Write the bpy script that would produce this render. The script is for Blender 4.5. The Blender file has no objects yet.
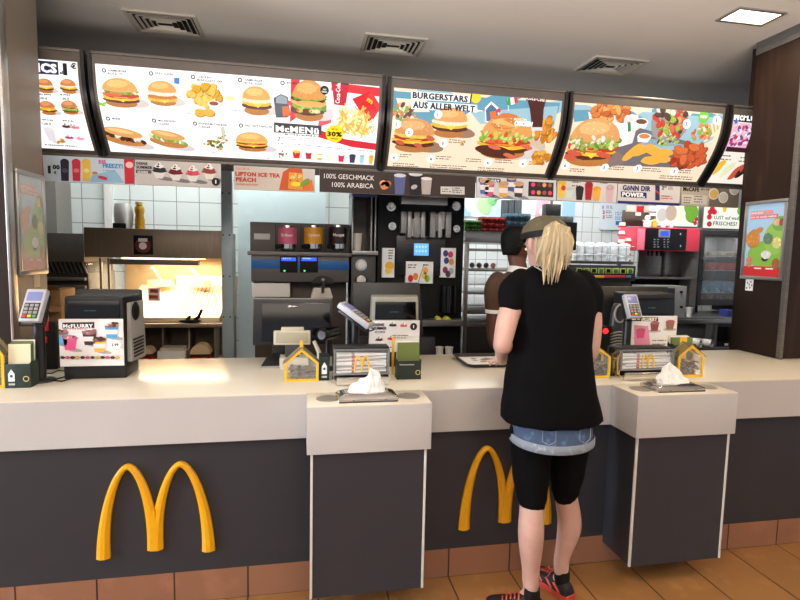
import bpy, bmesh, math, random
from mathutils import Vector, Matrix, noise as mnoise
random.seed(7)
PI = math.pi
SC = bpy.context.scene
COL = SC.collection

# ---------------------------------------------------------------- camera
CF, CYAW, CPITCH, CROLL, CD, CH = 522.79, 0.1873, 0.09066, 0.02087, 2.19737, 1.50
_f = Vector((math.sin(CYAW) * math.cos(CPITCH), math.cos(CYAW) * math.cos(CPITCH), -math.sin(CPITCH)))
_r = Vector((math.cos(CYAW), -math.sin(CYAW), 0))
_u = _r.cross(_f)
CR = _r * math.cos(CROLL) + _u * math.sin(CROLL)
CU = -_r * math.sin(CROLL) + _u * math.cos(CROLL)
CW = _f
CC = Vector((0, -CD, CH))
cam = bpy.data.objects.new('camera', bpy.data.cameras.new('camera'))
COL.objects.link(cam)
cam.matrix_world = Matrix(((CR.x, CU.x, -CW.x, CC.x), (CR.y, CU.y, -CW.y, CC.y), (CR.z, CU.z, -CW.z, CC.z), (0, 0, 0, 1)))
cam.data.sensor_width = 36
cam.data.lens = CF / 800 * 36
cam.data.clip_start = 0.05
SC.camera = cam

# ---------------------------------------------------------------- world, lights, exposure
w = bpy.data.worlds.new('world')
SC.world = w
w.use_nodes = True
w.node_tree.nodes['Background'].inputs[0].default_value = (0.86, 0.90, 1.0, 1)
w.node_tree.nodes['Background'].inputs[1].default_value = 0.55
SC.view_settings.view_transform = 'Standard'
SC.view_settings.look = 'None'
SC.view_settings.gamma = 1
SC.view_settings.use_curve_mapping = False
SC.view_settings.exposure = 0.0


def area(name, loc, target, sx, sy, power, col):
    d = bpy.data.lights.new(name, 'AREA')
    d.shape = 'RECTANGLE'
    d.size = sx
    d.size_y = sy
    d.energy = power
    d.color = col
    o = bpy.data.objects.new(name, d)
    COL.objects.link(o)
    o.location = loc
    v = Vector(target) - Vector(loc)
    o.rotation_euler = v.to_track_quat('-Z', 'Y').to_euler()
    return o


area('street_window_light', (-6.4, -2.1, 1.6), (0.0, -0.1, 0.7), 1.3, 1.8, 380, (0.80, 0.88, 1.0))
area('ceiling_fill_light', (-0.5, -3.4, 0.05), (-0.5, -2.7, 2.9), 6.0, 1.4, 500, (1.0, 0.96, 0.92)).data.spread = math.radians(120)  # added unseen fill near the floor, aimed up to brighten the ceiling
area('lobby_ceiling_light', (0.4, -1.6, 2.84), (0.4, -1.6, 0), 0.5, 0.5, 14, (1.0, 0.88, 0.74))
area('lobby_ceiling_light', (3.2, -1.1, 2.84), (3.2, -1.1, 0), 0.4, 0.4, 26, (1.0, 0.70, 0.40))
area('counter_ceiling_light', (2.5, 0.5, 2.84), (2.5, 0.45, 0), 0.22, 0.1, 9, (1.0, 0.86, 0.68))
area('kitchen_tube_light', (-0.7, 1.93, 2.84), (-0.7, 2.5, 0), 1.8, 0.2, 52, (0.93, 0.98, 1.0))
area('kitchen_tube_light', (1.7, 1.95, 2.84), (1.7, 3.0, 1.0), 1.8, 0.2, 40, (0.93, 0.98, 1.0))
area('kitchen_tube_light', (3.7, 1.95, 2.84), (3.8, 3.0, 1.0), 1.6, 0.2, 44, (0.95, 0.98, 1.0))
area('kitchen_tube_light', (2.4, 3.7, 2.84), (2.4, 3.9, 0), 2.6, 0.2, 34, (0.95, 0.98, 1.0))


# ---------------------------------------------------------------- pixel -> point in the place
def ray(px, py):
    return CW + CR * ((px - 400) / CF) + CU * ((300 - py) / CF)


def at(px, py, Y):
    d = ray(px, py)
    return CC + d * ((Y - CC.y) / d.y)


def atz(px, py, z):
    d = ray(px, py)
    return CC + d * ((z - CC.z) / d.z)


def atx(px, py, X):
    d = ray(px, py)
    return CC + d * ((X - CC.x) / d.x)


# ---------------------------------------------------------------- materials
def lin(c):
    out = []
    for v in c[:3]:
        v = v / 255.0
        out.append(v / 12.92 if v <= 0.04045 else ((v + 0.055) / 1.055) ** 2.4)
    return (out[0], out[1], out[2], 1)


MATS = {}


def mat(name, c, rough=0.5, metal=0.0, var=0.0, scale=8.0, bump=0.0, stretch=None, emit=0.0, spec=0.5, trans=0.0, coat=0.0, alpha=1.0):
    if name in MATS:
        return MATS[name]
    m = bpy.data.materials.new(name)
    m.use_nodes = True
    nt = m.node_tree
    b = nt.nodes['Principled BSDF']
    col = lin(c)
    b.inputs['Base Color'].default_value = col
    b.inputs['Roughness'].default_value = rough
    b.inputs['Metallic'].default_value = metal
    b.inputs['Specular IOR Level'].default_value = spec
    b.inputs['Transmission Weight'].default_value = trans
    b.inputs['Coat Weight'].default_value = coat
    b.inputs['Alpha'].default_value = alpha
    if emit:
        b.inputs['Emission Color'].default_value = col
        b.inputs['Emission Strength'].default_value = emit
    if var or bump:
        tc = nt.nodes.new('ShaderNodeTexCoord')
        mp = nt.nodes.new('ShaderNodeMapping')
        if stretch:
            mp.inputs['Scale'].default_value = stretch
        nz = nt.nodes.new('ShaderNodeTexNoise')
        nz.inputs['Scale'].default_value = scale
        nz.inputs['Detail'].default_value = 4
        nt.links.new(tc.outputs['Object'], mp.inputs[0])
        nt.links.new(mp.outputs[0], nz.inputs['Vector'])
        if var:
            mx = nt.nodes.new('ShaderNodeMix')
            mx.data_type = 'RGBA'
            k = 1 - var
            mx.inputs[6].default_value = (col[0] * k, col[1] * k, col[2] * k, 1)
            mx.inputs[7].default_value = tuple(min(1, v * (1 + var)) for v in col[:3]) + (1,)
            rr = nt.nodes.new('ShaderNodeMapRange')
            rr.inputs[1].default_value = 0.55
            rr.inputs[2].default_value = 0.7
            nt.links.new(nz.outputs[0], rr.inputs[0])
            nt.links.new(rr.outputs[0], mx.inputs[0])
            nt.links.new(mx.outputs[2], b.inputs['Base Color'])
            if emit:
                nt.links.new(mx.outputs[2], b.inputs['Emission Color'])
        if bump:
            bp = nt.nodes.new('ShaderNodeBump')
            bp.inputs['Strength'].default_value = bump
            bp.inputs['Distance'].default_value = 0.01
            nt.links.new(nz.outputs[0], bp.inputs['Height'])
            nt.links.new(bp.outputs[0], b.inputs['Normal'])
    MATS[name] = m
    return m


def tile_mat(name, c, grout, sx, sy, off, plane, rough, mortar=0.004, var=0.06, noise_var=0.0, emit=0, stagger=0.0):
    """brick-texture tiles in world-sized cells; plane 'xz' or 'xy' or 'yz'"""
    if name in MATS:
        return MATS[name]
    m = bpy.data.materials.new(name)
    m.use_nodes = True
    nt = m.node_tree
    b = nt.nodes['Principled BSDF']
    b.inputs['Roughness'].default_value = rough
    ge = nt.nodes.new('ShaderNodeNewGeometry')
    sp = nt.nodes.new('ShaderNodeSeparateXYZ')
    cb = nt.nodes.new('ShaderNodeCombineXYZ')
    nt.links.new(ge.outputs['Position'], sp.inputs[0])
    ax = {'x': 0, 'y': 1, 'z': 2}
    for i in (0, 1):
        ad = nt.nodes.new('ShaderNodeMath')
        ad.operation = 'SUBTRACT'
        ad.inputs[1].default_value = off[i]
        nt.links.new(sp.outputs[ax[plane[i]]], ad.inputs[0])
        nt.links.new(ad.outputs[0], cb.inputs[i])
    br = nt.nodes.new('ShaderNodeTexBrick')
    br.offset = stagger
    br.squash = 1
    br.inputs['Scale'].default_value = 1
    br.inputs['Brick Width'].default_value = sx
    br.inputs['Row Height'].default_value = sy
    br.inputs['Mortar Size'].default_value = mortar
    br.inputs['Mortar Smooth'].default_value = 0.1
    col = lin(c)
    br.inputs['Color1'].default_value = tuple(v * (1 - var) for v in col[:3]) + (1,)
    br.inputs['Color2'].default_value = tuple(min(1, v * (1 + var)) for v in col[:3]) + (1,)
    br.inputs['Mortar'].default_value = lin(grout)
    nt.links.new(cb.outputs[0], br.inputs['Vector'])
    src = br.outputs['Color']
    if noise_var:
        nz = nt.nodes.new('ShaderNodeTexNoise')
        nz.inputs['Scale'].default_value = 7
        nz.inputs['Detail'].default_value = 6
        nt.links.new(ge.outputs['Position'], nz.inputs['Vector'])
        mr = nt.nodes.new('ShaderNodeMapRange')
        mr.inputs[1].default_value = 0.55
        mr.inputs[2].default_value = 0.7
        mr.inputs[3].default_value = 1 - noise_var
        mr.inputs[4].default_value = 1 + noise_var
        nt.links.new(nz.outputs[0], mr.inputs[0])
        mx = nt.nodes.new('ShaderNodeMix')
        mx.data_type = 'RGBA'
        mx.blend_type = 'MULTIPLY'
        mx.inputs[0].default_value = 1
        nt.links.new(src, mx.inputs[6])
        nt.links.new(mr.outputs[0], mx.inputs[7])
        src = mx.outputs[2]
    nt.links.new(src, b.inputs['Base Color'])
    bp = nt.nodes.new('ShaderNodeBump')
    bp.inputs['Strength'].default_value = 0.4
    bp.inputs['Distance'].default_value = 0.002
    bp.invert = True
    nt.links.new(br.outputs['Fac'], bp.inputs['Height'])
    nt.links.new(bp.outputs[0], b.inputs['Normal'])
    MATS[name] = m
    return m


WHITE_TOP = mat('white_worktop', (226, 218, 200), 0.22, spec=0.5, var=0.02, scale=3)
WHITE_FAS = mat('white_fascia', (190, 187, 185), 0.38, var=0.015, scale=2)
GREY_PAN = mat('grey_laminate', (46, 48, 54), 0.42, var=0.05, scale=3)
PLASTIC_BLK = mat('black_plastic', (22, 22, 24), 0.38, var=0.15, scale=12)
GLOSS_BLK = mat('glossy_black', (8, 8, 10), 0.12)
MATT_BLK = mat('matt_black', (11, 11, 12), 0.6, spec=.3, var=0.2, scale=10)
GREY_PL = mat('grey_plastic', (150, 148, 144), 0.4, var=0.05)
DGREY_PL = mat('dark_grey_plastic', (62, 60, 60), 0.42, var=0.08)
WHITE_PL = mat('white_plastic', (226, 226, 222), 0.35, var=0.02)
CREAM_PL = mat('cream_plastic', (205, 196, 176), 0.42, var=0.04)
STEEL = mat('brushed_steel', (168, 166, 162), 0.32, 0.9, var=0.12, scale=6, stretch=(1, 1, 18))
STEEL_DK = mat('dark_steel', (120, 116, 112), 0.42, 0.55, var=0.15, scale=5, stretch=(1, 1, 12))
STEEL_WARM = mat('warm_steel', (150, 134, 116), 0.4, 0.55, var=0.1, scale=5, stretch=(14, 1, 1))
CHROME = mat('chrome', (215, 214, 212), 0.12, 1.0)
ALU = mat('aluminium', (186, 184, 180), 0.3, 0.85, var=0.05)
YELLOW = mat('yellow_lacquer', (230, 166, 14), 0.3, coat=0.3, var=0.03)
YEL_PL = mat('yellow_plastic', (240, 190, 40), 0.4, var=0.05)
PAPER = mat('white_paper', (240, 240, 238), 0.8, var=0.02)
GLASS = mat('clear_glass', (235, 240, 240), 0.04, trans=1.0, spec=0.4)
ACRYL = mat('clear_acrylic', (225, 230, 230), 0.06, alpha=0.1)
CARD = mat('brown_cardboard', (164, 124, 80), 0.85, var=0.1, scale=14)
RED_PL = mat('red_plastic', (200, 28, 40), 0.35)
BLUE_GREY = mat('pale_blue_panel', (212, 228, 230), 0.4, var=0.03)


# ---------------------------------------------------------------- mesh builder
ORG = {}


class MB:
    def __init__(self, default=None):
        self.bm = bmesh.new()
        self.mats = []
        self.d = default

    def _mi(self, m):
        m = m or self.d
        if m not in self.mats:
            self.mats.append(m)
        return self.mats.index(m)

    def _set(self, faces, m):
        i = self._mi(m)
        for f in faces:
            f.material_index = i

    def hexa(self, p, m=None, bev=0.0, seg=2):
        vs = [self.bm.verts.new(q) for q in p]
        fs = [self.bm.faces.new([vs[i] for i in q]) for q in ((0, 3, 2, 1), (4, 5, 6, 7), (0, 1, 5, 4), (1, 2, 6, 5), (2, 3, 7, 6), (3, 0, 4, 7))]
        self._set(fs, m)
        if bev > 0:
            es = list({e for f in fs for e in f.edges})
            r = bmesh.ops.bevel(self.bm, geom=es, offset=bev, segments=seg, affect='EDGES', profile=0.6)
            self._set(r['faces'], m)

    def box(self, x0, x1, y0, y1, z0, z1, m=None, bev=0.0, seg=2):
        if x0 > x1: x0, x1 = x1, x0
        if y0 > y1: y0, y1 = y1, y0
        if z0 > z1: z0, z1 = z1, z0
        b = min(bev, (x1 - x0) * .45, (y1 - y0) * .45, (z1 - z0) * .45)
        self.hexa([(x0, y0, z0), (x1, y0, z0), (x1, y1, z0), (x0, y1, z0), (x0, y0, z1), (x1, y0, z1), (x1, y1, z1), (x0, y1, z1)], m, b, seg)

    def loft(self, rings, m=None, cap=True, close=False):
        R = [[self.bm.verts.new(p) for p in r] for r in rings]
        n = len(R[0])
        fs = []
        K = len(R)
        for i in range(K if close else K - 1):
            a, b = R[i], R[(i + 1) % K]
            for j in range(n):
                fs.append(self.bm.faces.new((a[j], a[(j + 1) % n], b[(j + 1) % n], b[j])))
        if cap and not close:
            fs.append(self.bm.faces.new(list(reversed(R[0]))))
            fs.append(self.bm.faces.new(R[-1]))
        self._set(fs, m)

    def prism(self, pts, vec, m=None):
        v = Vector(vec)
        self.loft([[Vector(p) for p in pts], [Vector(p) + v for p in pts]], m)

    def tube(self, pts, r, n=10, m=None, flat=1.0, closed=False):
        P = [Vector(p) for p in pts]
        rs = r if isinstance(r, (list, tuple)) else [r] * len(P)
        rings = []
        up = None
        for i, p in enumerate(P):
            if closed:
                t = P[(i + 1) % len(P)] - P[i - 1]
            else:
                t = (P[min(i + 1, len(P) - 1)] - P[max(i - 1, 0)])
            t.normalize()
            if up is None:
                up = Vector((0, 0, 1)) if abs(t.z) < .9 else Vector((0, 1, 0))
            s = t.cross(up)
            s.normalize()
            up = s.cross(t)
            up.normalize()
            rr = rs[i]
            ra, rb = (rr if isinstance(rr, (tuple, list)) else (rr, rr * flat))
            rings.append([p + s * (math.cos(2 * PI * k / n) * ra) + up * (math.sin(2 * PI * k / n) * rb) for k in range(n)])
        self.loft(rings, m, True, closed)

    def cyl(self, p0, p1, r0, r1=None, n=20, m=None):
        self.tube([p0, p1], [r0, r0 if r1 is None else r1], n, m)

    def lathe(self, c, prof, n=24, m=None, ax=(0, 0, 1)):
        """profile of (radius, height) about an axis through c"""
        a = Vector(ax).normalized()
        s = a.orthogonal().normalized()
        t = a.cross(s)
        c = Vector(c)
        rings = [[c + a * h + (s * math.cos(2 * PI * k / n) + t * math.sin(2 * PI * k / n)) * max(r, 1e-4) for k in range(n)] for r, h in prof]
        self.loft(rings, m)

    def ell(self, c, r, m=None, nu=16, nv=10, rot=None):
        c = Vector(c)
        rings = []
        for i in range(nv + 1):
            th = PI * (i + .02) / (nv + .04)
            ring = []
            for k in range(nu):
                v = Vector((math.cos(2 * PI * k / nu) * math.sin(th) * r[0], math.sin(2 * PI * k / nu) * math.sin(th) * r[1], -math.cos(th) * r[2]))
                if rot: v = rot @ v
                ring.append(c + v)
            rings.append(ring)
        self.loft(rings, m)

    def sheet(self, grid, m=None):
        """grid of points as an open surface"""
        V = [[self.bm.verts.new(p) for p in row] for row in grid]
        fs = []
        for i in range(len(V) - 1):
            for j in range(len(V[0]) - 1):
                fs.append(self.bm.faces.new((V[i][j], V[i][j + 1], V[i + 1][j + 1], V[i + 1][j])))
        self._set(fs, m)

    def build(self, name, parent=None, m=None, angle=35, org=None, recalc=True):
        if m is not None and not self.mats:
            self.mats = [m]
        if recalc:
            bmesh.ops.recalc_face_normals(self.bm, faces=self.bm.faces)
        me = bpy.data.meshes.new(name)
        if parent is not None:
            o = ORG[parent.name]
        elif org is not None:
            o = Vector(org)
        else:
            xs = [v.co for v in self.bm.verts]
            o = Vector(((min(v.x for v in xs) + max(v.x for v in xs)) / 2, (min(v.y for v in xs) + max(v.y for v in xs)) / 2, min(v.z for v in xs)))
        bmesh.ops.translate(self.bm, verts=self.bm.verts, vec=-o)
        self.bm.to_mesh(me)
        self.bm.free()
        for q in self.mats:
            me.materials.append(q)
        for p in me.polygons:
            p.use_smooth = True
        me.set_sharp_from_angle(angle=math.radians(angle))
        ob = bpy.data.objects.new(name, me)
        COL.objects.link(ob)
        if parent is not None:
            ob.parent = parent
        else:
            ob.location = o
        ORG[ob.name] = o
        return ob


def remeshed(mb, name, parent, vox=.006, smooth=4, org=None, fac=.6, wr=0.0):
    o = mb.build(name, parent, org=org)
    r = o.modifiers.new('r', 'REMESH'); r.mode = 'VOXEL'; r.voxel_size = vox
    q = o.modifiers.new('s', 'SMOOTH'); q.iterations = smooth; q.factor = fac
    bpy.context.view_layer.update()
    me = bpy.data.meshes.new_from_object(o.evaluated_get(bpy.context.evaluated_depsgraph_get()))
    old = o.data
    o.modifiers.clear()
    o.data = me
    me.name = name
    bpy.data.meshes.remove(old)
    if wr:
        for v in me.vertices:
            n = mnoise.noise(Vector((v.co.x * 14, v.co.y * 14, v.co.z * 5)))
            v.co += v.normal * n * wr
    for p in me.polygons: p.use_smooth = True
    return o


def tag(o, label=None, cat=None, group=None, kind=None):
    if label: o['label'] = label
    if cat: o['category'] = cat
    if group: o['group'] = group
    if kind: o['kind'] = kind
    return o


def struct(o):
    o['kind'] = 'structure'
    return o


def thing(name, label, cat, loc, group=None):
    o = bpy.data.objects.new(name, None)
    o.empty_display_size = 0.05
    COL.objects.link(o)
    o.location = loc
    ORG[o.name] = Vector(loc)
    return tag(o, label, cat, group)


def plabel(o, label):
    o['label'] = label
    return o


def dup(o, delta, label=None, parent=None):
    c = o.copy()
    COL.objects.link(c)
    if parent is None:
        c.location = o.location + Vector(delta)
        if label: c['label'] = label
    else:
        c.parent = parent
    for ch in list(o.children):
        dup(ch, delta, None, c)
    return c


def one(name, parent, m, fn, *a, **k):
    """a part made of one call"""
    b = MB(m)
    getattr(b, fn)(*a, **k)
    return b.build(name, parent)


def bx(name, parent, m, x0, x1, y0, y1, z0, z1, bev=0.002):
    return one(name, parent, m, 'box', x0, x1, y0, y1, z0, z1, bev=bev)


# ---------------------------------------------------------------- printed artwork on surfaces
class Flat:
    curved = False

    def __init__(self, O, ex, ey):
        self.O = Vector(O)
        self.ex = Vector(ex).normalized()
        self.ey = Vector(ey).normalized()
        self.n = self.ex.cross(self.ey)

    def pos(self, u, v, d):
        return self.O + self.ex * u + self.ey * v + self.n * d

    def uv(self, px, py):
        r = ray(px, py)
        t = (self.O - CC).dot(self.n) / r.dot(self.n)
        q = CC + r * t - self.O
        return q.dot(self.ex), q.dot(self.ey)


class Curve:
    """convex panel: u = X, v = minus the arc length from the top of the profile"""
    curved = True

    def __init__(self, prof):
        self.p = [Vector((0, y, z)) for y, z in prof]
        self.s = [0]
        for a, b in zip(self.p, self.p[1:]):
            self.s.append(self.s[-1] + (b - a).length)
        F = []
        for a, b in zip(self.p, self.p[1:]):
            e = (b - a).normalized()
            F.append(Vector((0, e.z, -e.y)))
        self.N = [(F[max(0, i - 1)] + F[min(len(F) - 1, i)]).normalized() for i in range(len(self.p))]

    def pos(self, u, v, d):
        s = max(0, min(self.s[-1] - 1e-6, -v))
        i = 0
        while s > self.s[i + 1]: i += 1
        t = (s - self.s[i]) / (self.s[i + 1] - self.s[i])
        q = self.p[i].lerp(self.p[i + 1], t)
        nn = (self.N[i] * (1 - t) + self.N[i + 1] * t).normalized()
        return Vector((u, q.y, q.z)) + nn * d

    def uv(self, px, py):
        r = ray(px, py)
        best = None
        for i in range(len(self.p) - 1):
            a, b = self.p[i], self.p[i + 1]
            e = b - a
            n = Vector((0, -e.z, e.y))
            t = (a - CC).dot(n) / r.dot(n)
            q = CC + r * t
            k = (Vector((0, q.y, q.z)) - a).dot(e) / e.length_squared
            if -1e-3 <= k <= 1.001 or (i == 0 and k < 0 and best is None) or (i == len(self.p) - 2 and best is None):
                best = (q.x, -(self.s[i] + k * e.length))
                if -1e-3 <= k <= 1.001: break
        return best


def pmat(c, lit, var=0.0):
    key = 'print_%02x%02x%02x_%s%s' % (int(c[0]), int(c[1]), int(c[2]), 'lit' if lit else 'matt', '_v' if var else '')
    if key in MATS: return MATS[key]
    if lit:
        m = mat(key, c, 0.35, var=var, scale=120, emit=lit, spec=0.3)
        b = m.node_tree.nodes['Principled BSDF']
        for l in list(m.node_tree.links):
            if l.to_socket == b.inputs['Base Color']:
                m.node_tree.links.remove(l)
        b.inputs['Base Color'].default_value = tuple(v * .25 for v in lin(c)[:3]) + (1,)
        return m
    return mat(key, c, 0.5, var=var, scale=70, spec=0.3)


class Art:
    def __init__(self, surf, lit=0, step=0.0005):
        self.s = surf
        self.lit = lit
        self.mb = MB()
        self.step = step

    def P(self, px, py):
        return self.s.uv(px, py)

    def S(self, px, py, n=1.0):
        a = self.s.uv(px - .5, py)
        b = self.s.uv(px + .5, py)
        return math.hypot(a[0] - b[0], a[1] - b[1]) * n

    def poly(self, pts, c, L=1, var=0.0):
        try:
            f = self.mb.bm.faces.new([self.mb.bm.verts.new((p[0], p[1], L * self.step)) for p in pts])
            self.mb._set([f], pmat(c, self.lit, var))
        except ValueError:
            pass

    def ppoly(self, pts, c, L=1, var=0.0):
        self.poly([self.P(*p) for p in pts], c, L, var)

    def rect(self, u0, v0, u1, v1, c, L=1, rot=0.0, var=0.0):
        cu, cv = (u0 + u1) / 2, (v0 + v1) / 2
        a, b = math.cos(rot), math.sin(rot)
        self.poly([(cu + (x - cu) * a - (y - cv) * b, cv + (x - cu) * b + (y - cv) * a) for x, y in ((u0, v0), (u1, v0), (u1, v1), (u0, v1))], c, L, var)

    def ell(self, u, v, ru, rv, c, L=1, rot=0.0, n=18, jit=0.0, var=0.0, a0=0.0, a1=2 * PI):
        a, b = math.cos(rot), math.sin(rot)
        pts = []
        full = abs(a1 - a0 - 2 * PI) < 1e-6
        for i in range(n):
            t = a0 + (a1 - a0) * i / (n if full else n - 1)
            k = 1 + random.uniform(-jit, jit)
            x, y = math.cos(t) * ru * k, math.sin(t) * rv * k
            pts.append((u + x * a - y * b, v + x * b + y * a))
        self.poly(pts, c, L, var)

    def text(self, s, u, v, h, c, L=2, bold=0.0, w=None, align='LEFT', rot=0.0, shear=0.0):
        """cap height h, baseline at (u, v)"""
        cu = bpy.data.curves.new('t', 'FONT')
        cu.body = s
        cu.size = 1
        cu.offset = bold
        cu.shear = shear
        cu.space_character = 1 + bold * 3.2
        cu.resolution_u = 2
        o = bpy.data.objects.new('t', cu)
        me = o.to_mesh()
        if not len(me.vertices):
            bpy.data.objects.remove(o)
            return
        x0 = min(q.co.x for q in me.vertices)
        x1 = max(q.co.x for q in me.vertices)
        k = h / 0.73
        kx = k if w is None else w / (x1 - x0)
        ox = {'LEFT': 0, 'CENTER': -(x1 - x0) / 2, 'RIGHT': -(x1 - x0)}[align]
        a, b = math.cos(rot), math.sin(rot)
        fs = []
        for sh in ((0,) if not bold else (-bold * .9, 0, bold * .9)):
            vs = []
            for q in me.vertices:
                x, y = (q.co.x - x0 + ox) * kx + sh * h, q.co.y * k
                vs.append(self.mb.bm.verts.new((u + x * a - y * b, v + x * b + y * a, L * self.step + sh * 1e-4)))
            for p in me.polygons:
                try:
                    fs.append(self.mb.bm.faces.new([vs[i] for i in p.vertices]))
                except ValueError:
                    pass
        self.mb._set(fs, pmat(c, self.lit))
        o.to_mesh_clear()
        bpy.data.objects.remove(o)
        bpy.data.curves.remove(cu)

    def ptext(self, s, px, py, hpx, c, L=2, bold=0.0, wpx=None, align='LEFT', rot=0.0, shear=0.0):
        u, v = self.P(px, py)
        k = self.S(px, py)
        self.text(s, u, v, hpx * k, c, L, bold, None if wpx is None else wpx * k, align, rot, shear)

    def build(self, name, parent):
        bm = self.mb.bm
        lim = getattr(self, 'lim', None)
        if lim:
            for co, no in (((lim[0], 0, 0), (-1, 0, 0)), ((lim[1], 0, 0), (1, 0, 0)), ((0, lim[2], 0), (0, -1, 0)), ((0, lim[3], 0), (0, 1, 0))):
                bmesh.ops.bisect_plane(bm, geom=bm.verts[:] + bm.edges[:] + bm.faces[:], plane_co=co, plane_no=no, clear_outer=True)
        if self.s.curved:
            for v in self.s.s[1:-1]:
                bmesh.ops.bisect_plane(bm, geom=bm.verts[:] + bm.edges[:] + bm.faces[:], plane_co=(0, -v, 0), plane_no=(0, 1, 0))
        for q in bm.verts:
            q.co = self.s.pos(q.co.x, q.co.y, q.co.z + 0.0006)
        for f in bm.faces:
            f.normal_update()
        return self.mb.build(name, parent, recalc=False)


# --- food drawings, centre (u, v), width w
def blob(A, u, v, w, h, c, L, rot=0, jit=.08, n=12, edge=True):
    if edge: A.ell(u + w * .05, v - h * .08, w * .54, h * .54, tuple(int(x * .68) for x in c), L, rot, n, jit)
    A.ell(u, v, w / 2, h / 2, c, L + .04, rot, n, jit, var=.25)


BUN, BUN2, PATTY, CHE, LET, TOM = (214, 150, 84), (232, 180, 112), (96, 50, 30), (250, 190, 60), (140, 178, 64), (206, 62, 40)


def burger(A, u, v, w, h, kind='std', L=2, bun=BUN, seeds=True, shade=(205, 198, 196)):
    A.ell(u + w * .22, v - h * .26, w * .52, h * .2, shade, L, -.12)
    A.ell(u, v - h * .34, w * .42, h * .16, (190, 124, 66), L + 1, var=.2)
    lay = {'std': [(PATTY, -.18), (CHE, -.08), (LET, .04)], 'fish': [(CHE, -.22), ((208, 128, 50), -.12), ((250, 240, 220), .02)],
           'ham': [(PATTY, -.14), (CHE, -.05)], 'double': [(PATTY, -.22), (LET, -.12), (BUN2, -.02), (PATTY, .06), (LET, .12)],
           'salad': [(PATTY, -.22), (CHE, -.14), (TOM, -.06), (LET, .08)], 'bacon': [(PATTY, -.2), (CHE, -.1), ((186, 60, 40), -.02), ((235, 205, 90), .06)],
           'cheese': [(PATTY, -.16), (CHE, -.06), ((255, 235, 200), .04)]}[kind]
    for i, (c, dv) in enumerate(lay):
        A.ell(u + random.uniform(-.02, .02) * w, v + dv * h, w * random.uniform(.46, .51), h * .13, c, L + 2 + i, 0, 26, .07, var=.25)
        if c == LET:
            for k in range(9):
                blob(A, u + w * random.uniform(-.44, .44), v + (dv + random.uniform(-.07, .06)) * h, w * .13, h * .1, random.choice([(176, 206, 96), (112, 156, 48), (226, 232, 170)]), L + 2.1 + i + k * .08, random.random() * 3)
        if c == CHE:
            A.poly([(u - w * .2, v + dv * h), (u + w * .2, v + dv * h), (u + w * .05, v + (dv - .17) * h)], (255, 200, 70), L + 3 + i)
        if c == TOM:
            A.ell(u - w * .2, v + dv * h, w * .24, h * .07, (226, 90, 60), L + 3 + i, 0, 14)
    top = L + 3 + len(lay)
    pts = [(u + math.cos(t) * w * .46, v + h * .1 + (math.sin(t) * h * .4 if math.sin(t) > 0 else math.sin(t) * h * .07)) for t in [2 * PI * i / 26 for i in range(26)]]
    A.poly(pts, bun, top, .12)
    A.ell(u - w * .06, v + h * .3, w * .28, h * .13, tuple(min(255, x + 18) for x in bun), top + 1, .05, 14)
    if seeds:
        for k in range(14):
            A.ell(u + w * random.uniform(-.32, .32), v + h * random.uniform(.16, .42), w * .012, w * .008, (248, 226, 180), top + 2, random.random() * 3, 6)


def sub(A, u, v, w, h, fill, rot=-.16, L=2):
    A.ell(u + w * .2, v - h * .4, w * .5, h * .25, (208, 200, 198), L, rot)
    A.ell(u, v - h * .22, w * .5, h * .26, (200, 134, 72), L + 1, rot, var=.2)
    for k in range(16):
        t = (k / 15 - .5) * .9
        blob(A, u + t * w, v - t * w * math.tan(-rot) + h * random.uniform(-.12, .08), w * .13, h * .2, random.choice(fill), L + 2 + k * .1, random.random() * 3)
    A.ell(u + w * .02, v + h * .24, w * .45, h * .24, (222, 164, 98), L + 4, rot, 24, var=.12)
    A.ell(u - w * .04, v + h * .32, w * .3, h * .1, (240, 190, 128), L + 4.5, rot, 18)


def nuggets(A, u, v, w, h, n=14, cols=((230, 164, 58), (214, 142, 44), (240, 184, 84)), L=2, sz=.3):
    A.ell(u + w * .06, v - h * .3, w * .5, h * .22, (214, 208, 204), L)
    for k in range(n):
        t = k / n
        a = random.uniform(0, 2 * PI)
        r = math.sqrt(random.random()) * .42
        blob(A, u + math.cos(a) * r * w, v + math.sin(a) * r * h, w * sz, h * sz, random.choice(cols), L + 1 + k * .09, random.random() * 3, .12, 10)


def fries(A, u, v, w, h, n=44, L=5, spread=.5, base=PI / 2):
    for k in range(n):
        a = base + random.gauss(0, spread)
        l = h * random.uniform(.35, .6)
        cx, cy = u + random.uniform(-.42, .42) * w, v + random.uniform(-.35, .35) * h
        A.rect(cx - l / 2, cy - w * .022, cx + l / 2, cy + w * .022, random.choice([(248, 206, 110), (238, 180, 78), (252, 222, 144), (226, 160, 62)]), L + k * .08, a)


def salad(A, u, v, w, h, n=46, cols=None, L=3):
    cols = cols or [(150, 190, 70), (110, 150, 50), (214, 70, 50), (240, 226, 190), (236, 150, 96), (90, 60, 70)]
    for k in range(n):
        a, r = random.uniform(0, 2 * PI), math.sqrt(random.random()) * .46
        m_ = math.sqrt(w * h)
        blob(A, u + math.cos(a) * r * w, v + math.sin(a) * r * h, m_ * random.uniform(.14, .26), m_ * random.uniform(.1, .18), random.choice(cols), L + k * .09, random.random() * 3, .1, 11)


def cup(A, u, v, w, h, body, top=(250, 250, 250), L=3, band=None):
    """tapered cup, v is the base"""
    A.poly([(u - w * .36, v), (u + w * .36, v), (u + w * .5, v + h * .8), (u - w * .5, v + h * .8)], body, L)
    if band: A.poly([(u - w * .4, v + h * .25), (u + w * .4, v + h * .25), (u + w * .45, v + h * .55), (u - w * .45, v + h * .55)], band, L + 1)
    A.ell(u, v + h * .82, w * .5, h * .16, top, L + 2, 0, 16, .06, var=.2)
    A.ell(u, v + h * .8, w * .5, h * .1, top, L + 1)


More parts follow.
